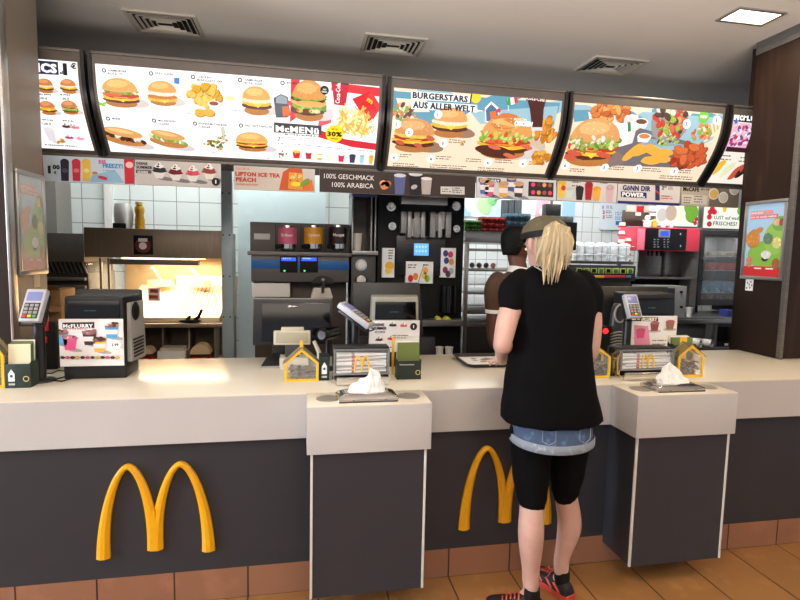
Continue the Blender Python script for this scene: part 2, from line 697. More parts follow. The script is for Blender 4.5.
def sundae(A, u, v, w, h, sauce, L=3):
    A.poly([(u - w * .22, v), (u + w * .22, v), (u + w * .46, v + h * .5), (u - w * .46, v + h * .5)], (232, 230, 228), L)
    for k, (s, q) in enumerate([(.5, .5), (.42, .64), (.3, .78), (.15, .92)]):
        A.ell(u, v + h * q, w * s, h * .13, sauce if k < 2 else (246, 244, 242), L + 1 + k, 0, 14, .12)
        blob(A, u - w * s * .3, v + h * q, w * s * .7, h * .1, sauce, L + 2 + k)


def tiny(A, px, py, wpx, rows=2, c=(60, 60, 64), h=2.0, gap=3.4, L=3):
    """rows of very small print as fine letter-like dashes"""
    u, v = A.P(px, py)
    k = A.S(px, py)
    for r in range(rows):
        x = 0
        wr = wpx * random.uniform(.7, 1)
        while x < wr:
            l = random.uniform(.8, 2.2)
            A.rect(u + x * k, v - (r * gap) * k, u + min(x + l, wr) * k, v - (r * gap - h) * k, c, L)
            x += l + random.choice([.4, .4, 1.2])
# ================================================================ the room
T = 0.3
X0 = -1.1225
FLOOR = tile_mat('floor_tiles', (158, 112, 66), (52, 34, 20), 0.3, 0.6, (X0, 0.0275), 'xy', 0.34, 0.0035, 0.05, 0.16)
PLINTH = tile_mat('plinth_tiles', (150, 104, 78), (40, 26, 20), 0.3, 0.6, (X0, -0.3), 'xz', 0.5, 0.0035, 0.05, 0.1)
WTILE = tile_mat('white_wall_tiles', (222, 228, 226), (150, 152, 150), 0.2, 0.217, (-1.738, 1.707 - 0.217 * 3), 'xz', 0.25, 0.004, 0.015)
WTILE2 = tile_mat('white_wall_tiles_small', (226, 232, 232), (160, 166, 168), 0.15, 0.2, (0, 0.03), 'xz', 0.25, 0.004, 0.015)
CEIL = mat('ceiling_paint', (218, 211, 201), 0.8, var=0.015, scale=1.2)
b = MB(FLOOR); b.box(-6, 8, -6, 6, -0.1, 0, FLOOR); struct(b.build('floor'))
# ceiling with a cove that turns down into the bulkhead above the menu boards
b = MB(CEIL)
CZ, CY, RAD = 2.88, 1.56, 0.26
prof = [(-6, CZ), (CY, CZ)] + [(CY + math.sin(t) * RAD, CZ - RAD + math.cos(t) * RAD) for t in [PI / 2 * i / 10 for i in range(1, 11)]] + [(CY + RAD, 2.2)]
outer = [(CY + RAD + 0.08, 2.2), (CY + RAD + 0.08, CZ + 0.1), (-6, CZ + 0.1)]
b.prism([(-6, y, z) for y, z in prof + outer], (14, 0, 0))
struct(b.build('ceiling', angle=30))
b = MB(CEIL); b.box(-6, 8, CY + RAD + 0.08, 6.2, CZ, CZ + 0.1); struct(b.build('ceiling'))
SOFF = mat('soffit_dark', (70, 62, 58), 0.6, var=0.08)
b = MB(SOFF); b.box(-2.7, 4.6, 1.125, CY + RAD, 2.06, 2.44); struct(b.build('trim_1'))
b = MB(WTILE); b.box(-3.2, 0.98, 3.0, 3.15, 0, CZ); struct(b.build('wall_back'))
b = MB(WTILE2); b.box(0.98, 6.6, 4.4, 4.55, 0, CZ); struct(b.build('wall_back'))
b = MB(WTILE2); b.box(0.98, 1.08, 3.0, 4.4, 0, CZ); struct(b.build('wall_partition'))
b = MB(mat('kitchen_wall_paint', (196, 200, 200), 0.6, var=.03)); b.box(-3.3, -3.2, 1.0, 3.15, 0, CZ); struct(b.build('wall_kitchen_left'))
b = MB(mat('kitchen_wall_paint', (196, 200, 200), 0.6)); b.box(6.5, 6.6, 0.9, 4.4, 0, CZ); struct(b.build('wall_kitchen_right'))
# white door casing on the tiled wall
p0, p1 = at(104, 200, 2.96), at(112, 200, 2.96)
b = MB(WHITE_PL); b.box(p0.x, p1.x, 2.95, 3.0, 0, CZ, bev=.003); struct(b.build('trim_2'))
p0, p1 = at(43, 200, 2.7), at(56, 200, 2.7)
b = MB(mat('grey_door_casing', (128, 124, 118), .5)); b.box(p0.x - .9, p1.x, 2.7, 3.0, 0, CZ, bev=.004); struct(b.build('trim_3'))

# pillars of the serving hatch
WOOD = mat('dark_walnut', (46, 30, 22), 0.5, spec=.25, var=0.28, scale=9, stretch=(1.2, 1.2, .12))
CLAD = mat('grey_bronze_cladding', (140, 130, 118), 0.42, 0.2, var=0.06, scale=2)
b = MB(WOOD)
b.box(2.86, 5.2, 0.47, 0.80, 0.902, CZ, WOOD)
b.box(2.92, 5.2, 0.80, 0.9, 0, CZ, WOOD)
b.box(2.851, 2.862, 0.47, 0.80, 2.80, CZ - .001, STEEL_DK)
pr = struct(b.build('wall_right'))
b = MB(STEEL_DK); b.box(2.848, 2.87, 0.444, 0.474, 0.902, CZ - .001, bev=.004); b.build('trim', pr)
b = MB(WOOD)
b.box(-3.4, -1.295, 0.50, 0.80, 0.902, CZ, CLAD)
b.box(-3.4, -1.42, 0.80, 0.9, 0, CZ, CLAD)
b.box(-3.4, -1.302, 0.45, 0.50, 0.902, CZ, WOOD)
pl = struct(b.build('wall_left'))
b = MB(ALU); b.box(-1.300, -1.288, 0.446, 0.502, 0.902, CZ - .001, bev=.004); b.build('trim', pl)

# ---------------------------------------------------------------- service counter
ct = thing('service_counter', 'long white-topped service counter with dark grey front panels and terracotta tile plinth', 'counter', (0.8, 0.39, 0))
b = MB(WHITE_TOP); b.box(-4.0, 5.2, 0.0, 0.775, 0.894, 0.90, bev=.002); b.build('worktop', ct)
b = MB(WHITE_FAS); b.box(-4.0, 5.2, 0.0004, 0.05, 0.705, 0.894); b.build('fascia', ct)
b = MB(GREY_PAN); b.box(-4.0, 5.2, 0.03, 0.06, 0.135, 0.705); b.build('front_panel', ct)
b = MB(PLINTH); b.box(-4.0, 5.2, 0.0275, 0.06, 0.0, 0.135); b.build('tiled_plinth', ct)
b = MB(STEEL_DK); b.box(-4.0, 5.2, 0.06, 0.74, 0.06, 0.894); b.build('cabinet_carcass', ct)


# ---------------------------------------------------------------- podiums
def podium(x0, x1, label):
    t = thing('counter_podium', label, 'counter', ((x0 + x1) / 2, -0.1, 0.106), 'podiums in front of the counter')
    b = MB(WHITE_FAS)
    b.box(x0, x1, -0.2025, -0.0003, 0.7085, 0.897, WHITE_FAS, bev=.0025)
    b.box(x0 + .0005, x1 - .0005, -0.202, -0.0003, 0.8965, 0.9005, WHITE_TOP, bev=.0012)
    b.build('top_block', t)
    b = MB(GREY_PAN); b.box(x0 + .018, x1 - .018, -0.186, 0.0295, 0.106, 0.7045); b.build('base_panel', t)
    for x in (x0 + .014, x1 - .024):
        b = MB(mat('pale_edge_strip', (206, 202, 196), .4)); b.box(x, x + .010, -0.1895, -0.180, 0.106, 0.7085, bev=.001); b.build('edge_strip', t)
    for x in (x0 + .085, x1 - .075):
        b = MB(mat('grey_cap', (146, 142, 132), .5, .3)); b.lathe((x, -0.093, 0.9005), [(0, 0), (.048, 0), (.048, .0015), (.045, .0022), (0, .0022)], 36)
        b.build('hole_cover', t)
    return t


podium(0.023, 0.519, 'white and grey podium projecting from the counter left of the woman')
podium(1.443, 1.9465, 'white and grey podium projecting from the counter right of the woman')


# ---------------------------------------------------------------- golden arches
def arches(x0, label):
    zb, zt = 0.229, 0.621
    prof_o, prof_i = [], []
    rings = []

    def arch(cx, hw_in, hw_out, bi, bo):
        pts = []
        N = 36
        for i in range(N + 1):
            t = -1 + 2 * i / N
            th = abs(t) * PI / 2
            x = cx + (hw_out if t > 0 else -hw_in) * math.sin(th)
            yb = bo if t > 0 else bi
            drop = (1 - math.cos(th)) ** .88
            z = (zt - .011) - (zt - .011 - yb) * drop
            pts.append((Vector((x, 0, z)), .0115 + .0145 * drop))
        return pts
    b = MB(YELLOW)
    mid = x0 + .231
    L = arch(x0 + .133, .101, .093, zb, .25)
    R_ = arch(x0 + .334, .098, .107, .25, .226)
    # keep the two inner feet together as one leg
    for A_, s in ((L, 1), (R_, -1)):
        P = [p for p, _ in A_]
        W = [q for _, q in A_]
        rr = []
        for i, p in enumerate(P):
            t = (P[min(i + 1, len(P) - 1)] - P[max(i - 1, 0)]).normalized()
            if i in (0, len(P) - 1): t = Vector((0, 0, 1 if i == 0 else -1))
            nrm = Vector((t.z, 0, -t.x))
            wd = W[i]
            yb_, yf = 0.0299, 0.006
            rr.append([p + nrm * wd + Vector((0, yb_, 0)), p + nrm * wd + Vector((0, yb_ - .014, 0)), p + nrm * wd * .35 + Vector((0, yf, 0)),
                       p - nrm * wd * .35 + Vector((0, yf, 0)), p - nrm * wd + Vector((0, yb_ - .014, 0)), p - nrm * wd + Vector((0, yb_, 0))])
        b.loft(rr)
    b.prism([(x0 + .214, .0055, .25), (x0 + .244, .0055, .25), (x0 + .2325, .0055, .43), (x0 + .2245, .0055, .43)], (0, .024, 0))
    o = b.build('arches_emblem', angle=20)
    return tag(o, label, 'emblem', 'golden arches on the counter front')


arches(-.823, 'golden double arch emblem on the left counter panel, fully visible')
arches(.712, 'golden double arch emblem on the counter panel half hidden behind the woman')

# ---------------------------------------------------------------- ceiling vents and light
VENT = mat('vent_white_metal', (196, 186, 170), .5, .1)


def vent(x0, label):
    x1, y0, y1 = x0 + .41, 1.225, 1.535
    t = thing('ceiling_vent', label, 'vent', ((x0 + x1) / 2, 1.38, CZ), 'air vents in the ceiling')
    b = MB(VENT)
    fr = .022
    for q in ((x0, x1, y0, y0 + fr), (x0, x1, y1 - fr, y1), (x0, x0 + fr, y0 + fr, y1 - fr), (x1 - fr, x1, y0 + fr, y1 - fr)):
        b.box(q[0], q[1], q[2], q[3], CZ - .012, CZ, bev=.003)
    b.build('frame', t)
    b = MB(MATT_BLK); b.box(x0 + fr, x1 - fr, y0 + fr, y1 - fr, CZ - .003, CZ - .001); b.build('opening', t)
    cx, cy = (x0 + x1) / 2, (y0 + y1) / 2
    for k in range(5):      # nested louvre rings, dropping towards the middle
        f = 1 - (k + .6) / 6
        hx, hy = (.205 - fr) * f, (.155 - fr) * f
        b = MB(VENT)
        for (ax, ay, bx_, by_) in ((-1, -1, 1, -1), (1, -1, 1, 1), (1, 1, -1, 1), (-1, 1, -1, -1)):
            p, q = Vector((cx + ax * hx, cy + ay * hy, CZ - .006)), Vector((cx + bx_ * hx, cy + by_ * hy, CZ - .006))
            p2, q2 = Vector((cx + ax * hx * 1.09, cy + ay * hy * 1.09, CZ - .016)), Vector((cx + bx_ * hx * 1.09, cy + by_ * hy * 1.09, CZ - .016))
            up = Vector((0, 0, -.0015))
            b.hexa([p, q, q2, p2, p + up, q + up, q2 + up, p2 + up])
        b.build('louvre', t)
    return t


vent(-1.035, 'square ceiling air vent above the burger menu board, leftmost of the three')
vent(.39, 'square ceiling air vent above the gap between the two middle menu boards')
vent(1.985, 'square ceiling air vent nearest to the ceiling light')
t = thing('ceiling_light', 'bright rectangular recessed ceiling light near the right pillar', 'ceiling light', (2.505, .49, CZ))
b = MB(ALU)
for q in ((2.35, 2.66, .405, .425), (2.35, 2.66, .56, .58), (2.35, 2.37, .425, .56), (2.64, 2.66, .425, .56)):
    b.box(q[0], q[1], q[2], q[3], CZ - .01, CZ, bev=.003)
b.build('frame', t)
b = MB(mat('lamp_glow', (255, 240, 215), .5, emit=6)); b.box(2.37, 2.64, .425, .56, CZ - .006, CZ - .001); b.build('diffuser', t)
# ================================================================ menu boards
PROF = [(.850, 2.500), (.851, 2.455), (.855, 2.41), (.860, 2.365), (.868, 2.32), (.883, 2.275), (.903, 2.23), (.926, 2.19), (.950, 2.155), (.972, 2.122), (.997, 2.09), (1.022, 2.06), (1.047, 2.03), (1.06, 2.005)]
FRAME = mat('menu_frame', (104, 97, 91), .4, .4, var=.05)
LIT = 1.08


def menu_board(x0, x1, label):
    t = thing('menu_board', label, 'menu board', ((x0 + x1) / 2, 1.0, 2.005), 'backlit menu boards above the counter')
    b = MB(FRAME)
    b.prism([(x0, y, z) for y, z in PROF + [(1.12, 2.005), (1.12, 2.5)]], (x1 - x0, 0, 0))
    b.build('housing', t)
    cv = Curve(PROF)
    n = 26
    for xa in (x0 - .012, x1 - .006):
        b = MB(mat('menu_side_bar', (34, 32, 32), .3, .3))
        rings = []
        for i in range(n + 1):
            v = -(cv.s[-1] - .001) * i / n
            a, c = cv.pos(xa, v, .009), cv.pos(xa, v, -.02)
            rings.append([a, a + Vector((.018, 0, 0)), c + Vector((.018, 0, 0)), c])
        b.loft(rings)
        b.build('side_bar', t)

    b = MB(mat('menu_rail', (112, 106, 100), .3, .6))
    b.box(x0, x1, .842, .856, 2.488, 2.503, bev=.004)
    b.build('top_rail', t)
    b = MB(MATS['menu_rail'])
    b.box(x0, x1, 1.04, 1.068, 1.992, 2.006, bev=.004)
    b.build('bottom_rail', t)
    A = Art(cv, LIT)
    u0, u1, v0, v1 = x0 + .022, x1 - .022, -.060, -(cv.s[-1] - .028)
    A.u0, A.u1, A.v0, A.v1 = u0, u1, v0, v1
    A.lim = (u0, u1, v1, v0)
    return t, A


W_ = (250, 250, 248)
K_ = (30, 30, 34)


def bg(A, c): A.rect(A.u0, A.v1, A.u1, A.v0, c, 0)


def badge(A, px, py, r=2.2):
    u, v = A.P(px, py); k = A.S(px, py)
    A.ell(u, v, r * k, r * k, K_, 2)
    A.ell(u, v, r * k * .55, r * k * .55, W_, 3)


def tagc(A, px, py, r, s, c=W_, tc=K_):
    u, v = A.P(px, py); k = A.S(px, py)
    A.ell(u, v, r * k, r * k, c, 14, n=20)
    A.text(s, u, v - r * k * .38, r * k * .8, tc, 15, .02, align='CENTER')


# --- board at the far left
t, A = menu_board(-2.2, -1.115, 'mostly hidden menu board with 1 euro offers beside the left pillar')
bg(A, W_)
A.ppoly([(20, 59), (58, 62), (59, 75), (20, 73)], (40, 44, 66), 2)
A.ptext('CLASSICS', 57, 73, 9, W_, 4, .04, align='RIGHT')
A.ptext('ab', 60, 74, 3.5, K_, 3, .03)
A.ptext('1', 64, 74.5, 11.5, K_, 3, .05)
A.ptext('€', 71, 68.5, 5.5, K_, 3, .04)
for (x, y, k) in ((45.5, 86, 'cheese'), (68.5, 86.5, 'cheese'), (48, 108, 'ham'), (70, 107.5, 'double')):
    u, v = A.P(x, y); s = A.S(x, y)
    burger(A, u, v, 17 * s, 15 * s, k, seeds=False, bun=(206, 130, 80))
for (x, y) in ((38, 95.5), (60, 96), (42, 121), (63, 122)):
    tiny(A, x, y - 1, 15, 1, h=1.2); A.ptext('1,00 €', x + 1, y + 3.5, 2.4, K_, 3, .02)
u, v = A.P(53, 141); s = A.S(53, 141)
cup(A, u, v, 10 * s, 17 * s, (220, 214, 220), (244, 240, 240)); nuggets(A, u + 5 * s, v + 1 * s, 14 * s, 7 * s, 6)
for i, (x, y) in enumerate(((67, 128), (76, 129), (70, 139), (81, 140))):
    u, v = A.P(x, y)
    sundae(A, u, v - 3 * s, 9 * s, 9 * s, [(90, 50, 50), (236, 120, 150), (200, 60, 100), (240, 150, 180)][i])
tiny(A, 45, 145, 40, 1, h=1.2)
A.build('printed_menu', t)

# --- board 1: burgers and McMenu
t, A = menu_board(-1.075, .455, 'wide white menu board with burgers, fries and a yellow 30% badge')
bg(A, W_)
names = [((104, 71), 'HAMBURGER|ROYAL TS'), ((151, 74), 'FILET-O-FISH'), ((193, 77.5), 'CHICKEN|McNUGGETS 20ER'), ((240, 80.5), 'HAMBURGER|ROYAL KÄSE'), ((282.5, 83.5), 'BIG MAC'),
         ((108, 119), 'McRIB'), ((154, 121), 'McCHICKEN|CLASSIC'), ((195, 124), 'RUNDUM CHICKEN|CAESAR'), ((241, 126), 'BIG TASTY BACON')]
for (x, y), s in names:
    badge(A, x, y - .5)
    for i, ln in enumerate(s.split('|')):
        A.ptext(ln, x + 4.5, y + .3 + i * 3.2, 2.2, (50, 50, 54), 3, .015)
k = A.S(200, 110)
for x, y, w, h, kind in ((120.5, 93, 36, 28, 'salad'), (162.5, 93.5, 30, 24, 'fish'), (256.5, 101, 31, 29, 'cheese'), (252, 142, 36, 23, 'bacon')):
    u, v = A.P(x, y); burger(A, u, v, w * k, h * k, kind, bun=(228, 170, 98), seeds=kind != 'fish')
u, v = A.P(101, 104); A.ell(u, v, 4.5 * k, 1.4 * k, (130, 190, 70), 3, -.4); A.ell(u + 3 * k, v + .5 * k, 3 * k, 1.3 * k, (150, 205, 90), 3, .5)
u, v = A.P(177, 81); A.poly([(u - 2.6 * k, v + 3 * k), (u + 2.6 * k, v + 3 * k), (u + 2.2 * k, v - 3 * k), (u - 2.8 * k, v - 2.6 * k)], (70, 130, 200), 3)
u, v = A.P(123.5, 136.5); sub(A, u, v, 42 * k, 20 * k, [(90, 46, 28), (70, 32, 24), (240, 236, 226), (120, 60, 36)])
u, v = A.P(168, 139); sub(A, u, v, 38 * k, 19 * k, [(190, 210, 120), (232, 236, 190), (150, 184, 80), (244, 240, 220)])
u, v = A.P(206, 95); nuggets(A, u, v, 36 * k, 24 * k, 26, ((244, 188, 60), (236, 172, 48), (252, 204, 92)), sz=.27)
for x, y, c in ((214, 104, (150, 60, 40)), (230, 99, (236, 226, 150))):
    u, v = A.P(x, y); A.ell(u, v, 6 * k, 3.2 * k, (226, 224, 222), 7); A.ell(u, v + .6 * k, 4.6 * k, 2 * k, c, 8)
    A.poly([(u - 6 * k, v), (u + 6 * k, v), (u + 4.5 * k, v - 4.5 * k), (u - 4.5 * k, v - 4.5 * k)], (216, 212, 216), 6)
u, v = A.P(206, 113)
for d in (-5, 4): blob(A, u + (d - 1) * k, v + random.uniform(-2, 1) * k, 11 * k, 8 * k, (240, 184, 70), 7)
u, v = A.P(217, 138)
A.rect(u + 5 * k, v - 2 * k, u + 9 * k, v + 13 * k, (196, 200, 180), 2)
salad(A, u - 4 * k, v - 8 * k, 22 * k, 13 * k, 26, [(130, 150, 60), (226, 190, 90), (180, 130, 60), (240, 230, 200), (90, 110, 40)])
salad(A, u + 7 * k, v - 1 * k, 16 * k, 11 * k, 18, [(130, 150, 60), (226, 190, 90), (190, 120, 60), (240, 230, 200)])
# red tray, big burger, cup, fries
A.ppoly([(291, 79), (299, 77.5), (381, 88), (378, 150.5), (350, 147.5), (318, 140), (294, 137)], W_, 1)
A.ppoly([(291.5, 79), (331, 82.5), (332, 89), (381, 97), (380.5, 88), (331, 82), (298, 77)], (214, 54, 66), 2)
A.ppoly([(291, 79), (300, 78), (296, 118), (290, 122)], (214, 54, 66), 2)
A.ppoly([(332, 82.5), (382, 88.3), (381, 97), (331, 90.5)], (214, 54, 66), 2)
A.ppoly([(320, 130), (345, 139), (377, 143.5), (376, 150), (352, 147), (318, 137)], (206, 44, 58), 2)
A.ppoly([(320, 108), (332, 110), (331, 123), (318, 127)], (220, 90, 100), 2)
u, v = A.P(309, 101); burger(A, u, v, 37 * k, 42 * k, 'double', 4, bun=(216, 152, 82))
A.ell(u + 1 * k, v - 3 * k, 17 * k, 3.2 * k, (226, 172, 96), 10, 0, 20, var=.15)
for i in range(7): blob(A, u + random.uniform(-15, 15) * k, v - 10 * k, 7 * k, 4 * k, random.choice([(236, 226, 160), (250, 190, 70), (110, 60, 40)]), 11)
u, v = A.P(324.5, 90.5); A.ell(u, v, 4.6 * k, 4.6 * k, K_, 20); A.text('ORI', u, v, 1.5 * k, W_, 21, .02, align='CENTER'); A.text('GINAL', u, v - 2.4 * k, 1.5 * k, W_, 21, .02, align='CENTER')
# cola cup
A.ppoly([(331.5, 81), (349, 83), (345.5, 106), (334, 104.5)], (190, 36, 56), 6)
A.ppoly([(331.5, 80.5), (349, 82.5), (348.6, 85.2), (332, 83)], (60, 30, 30), 7)
A.ptext('Coca-Cola', 339.5, 103.5, 4.5, (250, 236, 236), 8, .02, wpx=19, rot=PI / 2 - .03)
# fries box
A.ppoly([(352, 99), (371, 91), (381, 107), (371, 123), (365, 119), (356, 105)], (208, 32, 40), 6)
A.ppoly([(371, 91), (381, 107), (378.5, 112), (368, 96)], (222, 52, 58), 7)
A.ptext('m', 366.5, 100.5, 4.5, (250, 200, 40), 8, .03, rot=-.55, wpx=6)
u, v = A.P(354, 121); fries(A, u, v, 38 * k, 30 * k, 80, 9, 1.0)
u, v = A.P(364, 130); fries(A, u, v, 26 * k, 16 * k, 22, 9, .9)
# shaker box
A.ppoly([(273.5, 98), (281, 94), (288, 97), (290.5, 115), (287, 117.5), (276, 117.5)], (78, 86, 96), 4)
A.ppoly([(276, 97.5), (281.5, 95), (287.5, 98), (287, 104), (276, 103)], (150, 158, 164), 5)
A.ppoly([(282, 106.5), (289, 106), (290, 115.5), (283, 116.3)], (214, 100, 44), 5)
u, v = A.P(289.5, 103); A.ell(u, v, 2.4 * k, 2.4 * k, (208, 70, 80), 7)
# McMENÜ
A.ppoly([(274, 122), (321.5, 125.5), (321.5, 134.5), (274, 132)], (70, 70, 72), 12)
A.ptext('McMENü', 276, 130.8, 6.4, W_, 16, .03, wpx=43)
A.ptext('7', 277.5, 141, 5, (110, 110, 112), 5, .01); A.ptext('49', 281.5, 138.4, 2.4, (110, 110, 112), 5)
tiny(A, 285, 134.8, 36, 1, (90, 90, 92), 1.4); tiny(A, 286, 137.5, 34, 2, (150, 150, 152), .8, 1.8)
u, v = A.P(334.5, 133.5); A.ell(u, v, 9.6 * k, 9.6 * k, (250, 214, 20), 18, n=32)
A.text('30%', u, v - 2.4 * k, 5.2 * k, K_, 19, .04, align='CENTER', w=16 * k); A.text('BIS ZU', u, v + 4.6 * k, 1.6 * k, K_, 19, .02, align='CENTER'); A.text('SPAREN', u, v - 6 * k, 1.6 * k, K_, 19, .02, align='CENTER')
# drinks row
row = [(282, 157.5, (150, 180, 80)), (296.5, 158, (214, 44, 40)), (308.5, 158.8, (190, 50, 56)), (319.5, 159.8, (240, 184, 40)), (329.5, 160.5, (236, 238, 214)), (341, 161.6, (206, 50, 80)), (352, 162.6, (60, 66, 80)), (361.5, 163, (160, 200, 220)), (370.5, 163.6, (226, 176, 60))]
for i, (x, y, c) in enumerate(row):
    u, v = A.P(x, y); kk = A.S(x, y)
    if i == 0: salad(A, u, v + 4 * kk, 11 * kk, 8 * kk, 14)
    elif i == 1: cup(A, u, v, 8 * kk, 9 * kk, c, (246, 200, 100)); fries(A, u, v + 8 * kk, 7 * kk, 7 * kk, 10, 5, .4)
    else: cup(A, u, v, (6.5 - (i > 6) * 2) * kk, 10 * kk, c, (244, 244, 244) if i < 6 else c, band=W_ if i == 3 else None)
    tiny(A, x - 4, y - 14 + i * .2, 8, 1, (120, 120, 122), .9)
    A.ell(u, v - .5 * kk, 5 * kk, 1 * kk, (222, 222, 222), 1)
for x, y, w in ((186, 114, 22), (258, 158, 14), (150, 154, 10), (212, 153, 8), (232, 110.5, 12)): tiny(A, x, y, w, 1, (130, 130, 132), .9)
A.build('printed_menu', t)

SKY, SKYB, SAND = (150, 186, 198), (96, 150, 172), (238, 214, 188)


def sandbg(A, x0, x1):
    bg(A, SAND)
    for i in range(9):
        t_ = i / 8
        u = A.u0 + (A.u1 - A.u0) * t_
        A.ell(u, A.v0 - .05 - .03 * math.sin(i * 2.3), .12, .035, SKYB if i % 2 else SKY, 1, random.uniform(-.2, .2), 16, .16)
    for i in range(6):
        u = A.u0 + .07 + (A.u1 - A.u0 - .14) * random.random()
        A.ell(u, A.v0 - random.uniform(.06, .16), .05, .022, (244, 230, 212), 2, 0, 14, .2)


# --- board 2: burger stars
t, A = menu_board(.495, 1.58, 'menu board headed BURGERSTARS AUS ALLER WELT')
sandbg(A, .495, 1.58)
A.ppoly([(393, 91), (560, 103), (558, 112), (470, 112), (440, 128), (393, 108)], SKYB, 2)
A.ppoly([(396, 98), (420, 100), (430, 112), (400, 112)], (240, 214, 190), 3)
A.ppoly([(470, 112), (558, 106), (553, 130), (520, 122), (480, 124)], SKY, 3)
A.ppoly([(411, 91.2), (470, 95.5), (470, 103), (411, 99.3)], W_, 6); A.ppoly([(411, 101), (477, 105), (477, 112.5), (411, 109)], W_, 6)
A.ptext('BURGERSTARS', 412.5, 98, 5.8, (44, 50, 62), 8, .035, wpx=56)
A.ptext('AUS ALLER WELT', 412.5, 107.6, 5.8, (44, 50, 62), 22, .035, wpx=63)
k = A.S(470, 130)
u, v = A.P(475.5, 97.5); A.ell(u, v, 5.2 * k, 5.2 * k, (250, 206, 50), 10)
u, v = A.P(470.8, 97.7); A.ell(u, v, .7 * k, 6 * k, K_, 11, -.15)
u, v = A.P(403, 113); salad(A, u, v, 26 * k, 17 * k, 34, [(226, 150, 90), (240, 200, 130), (120, 60, 70), (150, 180, 80), (236, 120, 70)])
u, v = A.P(450, 123); burger(A, u, v, 36 * k, 28 * k, 'cheese', 4, bun=(222, 158, 92), shade=(150, 118, 96))
u, v = A.P(414, 136); burger(A, u, v, 42 * k, 33 * k, 'bacon', 4, bun=(214, 150, 92), shade=(150, 118, 96))
for x, y in ((400, 142), (418, 145), (430, 138)):
    u, v = A.P(x, y); A.ell(u, v, 4.6 * k, 2.2 * k, (206, 96, 72), 12, -.3, 14, .15, var=.2)
u, v = A.P(506, 138)
A.ell(u + 10 * k, v - 8 * k, 34 * k, 14 * k, (200, 180, 160), 3)
burger(A, u, v, 56 * k, 44 * k, 'salad', 5, bun=(226, 156, 84))
u, v = A.P(505, 122); A.ell(u, v, 15 * k, 8 * k, (214, 126, 66), 13, .15, 18, .05, var=.2)
u, v = A.P(503, 137); salad(A, u, v, 54 * k, 12 * k, 40, [(150, 186, 64), (210, 220, 120), (224, 90, 54), (240, 196, 90)], 14)
u, v = A.P(522, 148)
for dx, dy in ((-30, 0), (4, 2), (-12, -8)): A.ell(u + dx * k, v + dy * k, 7 * k, 2.2 * k, (222, 112, 84), 21, -.2, 14, .15, var=.2)
u, v = A.P(495, 151); A.ell(u, v, 21 * k, 6 * k, (92, 48, 34), 20, -.12, 20, .06, var=.3)
for i, (x, y, w, h) in enumerate(((548, 125, 22, 16), (545, 133, 24, 14), (542, 157, 24, 14))):
    u, v = A.P(x, y); nuggets(A, u, v, w * k, h * k, 14, ((230, 150, 50), (244, 176, 76), (210, 128, 40)), 6, .38)
# cola glass
A.ppoly([(524.5, 92.8), (546.5, 94.5), (543, 110), (541.5, 127), (531, 127), (529, 108)], (74, 34, 30), 16)
A.ppoly([(525, 93), (546, 94.6), (544, 101), (526.5, 99.5)], (120, 50, 44), 17)
A.ptext('Coca-Cola', 526, 99.8, 4, (250, 240, 236), 18, .01, wpx=18, rot=-.04)
A.ppoly([(531, 127), (541.5, 127), (542, 130.5), (530.5, 130)], (200, 210, 214), 17)
# flag, shaker
A.ppoly([(505.5, 98), (510, 98), (510.7, 105), (506.8, 105.5)], (60, 150, 90), 8)
A.ppoly([(510, 98), (513.5, 97.5), (514.6, 104), (510.7, 105)], W_, 8)
A.ppoly([(513.5, 97.5), (516.8, 96.6), (517.6, 103), (514.6, 104)], (214, 60, 60), 8)
A.ppoly([(506.5, 98), (507.3, 98), (508.8, 111), (508, 111)], (230, 220, 200), 8)
A.ppoly([(484.5, 108), (491, 101.5), (498, 107.5), (499.5, 121), (494, 123), (485, 122)], (240, 240, 240), 9)
A.ppoly([(485.5, 110), (491, 104), (497, 110), (498.5, 120.5), (494, 122), (486, 121)], (80, 110, 140), 10)
A.ppoly([(489.5, 112), (495.5, 111), (496.5, 121), (490.5, 121.6)], (226, 110, 50), 11)
u, v = A.P(498.5, 110.5); A.ell(u, v, 2 * k, 2 * k, (220, 60, 80), 12)
A.ptext('MEXICAN', 513.5, 120, 2, W_, 22, .02); A.ptext('CHICKEN', 513.5, 125, 4, W_, 22, .05, wpx=18)
for x, y, s in ((397, 124, '1.'), (409, 132, '2.'), (438, 114.5, '1.'), (443, 143, '3.'), (394, 157, '4.'), (431, 158.5, '4.'), (488, 162, '6.'), (523, 163, '6.')): tagc(A, x, y, 4, s)
for x, y, w in ((400, 154.5, 12), (436, 156.5, 16), (449, 140, 14), (466, 159, 16), (495, 160, 20), (393, 163.5, 30), (430, 165, 40), (478, 168, 30), (529, 162, 20)): tiny(A, x, y, w, 2, (70, 60, 56), .9, 2.4)
u, v = A.P(463, 143.5); nuggets(A, u, v, 9 * k, 6 * k, 5)
A.build('printed_menu', t)

# --- board 3
t, A = menu_board(1.62, 2.71, 'menu board with a burger, fried snacks and salads, without a headline')
sandbg(A, 1.62, 2.71)
A.ppoly([(572, 110), (612, 110), (612, 118), (574, 122)], SKYB, 2)
A.ppoly([(645, 112), (722, 118), (712, 140), (690, 150), (640, 150)], SKY, 3)
A.ppoly([(600, 150), (640, 128), (700, 145), (690, 168), (605, 165)], (110, 104, 110), 3)
A.ppoly([(588, 112), (638, 115), (632, 143), (614, 148), (590, 128)], (244, 242, 238), 5)
A.ppoly([(632, 124), (638, 116), (632, 143), (626, 144)], (220, 218, 216), 6)
A.ppoly([(627, 122), (630, 120), (630.5, 131), (627.5, 132)], (60, 130, 80), 7)
k = A.S(640, 140)
u, v = A.P(610, 109.5); nuggets(A, u, v, 44 * k, 22 * k, 40, ((226, 130, 60), (238, 150, 76), (204, 100, 50), (246, 176, 100)), 7, .2)
u, v = A.P(593, 143.5); burger(A, u, v, 52 * k, 44 * k, 'salad', 9, bun=(222, 160, 100), shade=(130, 112, 108))
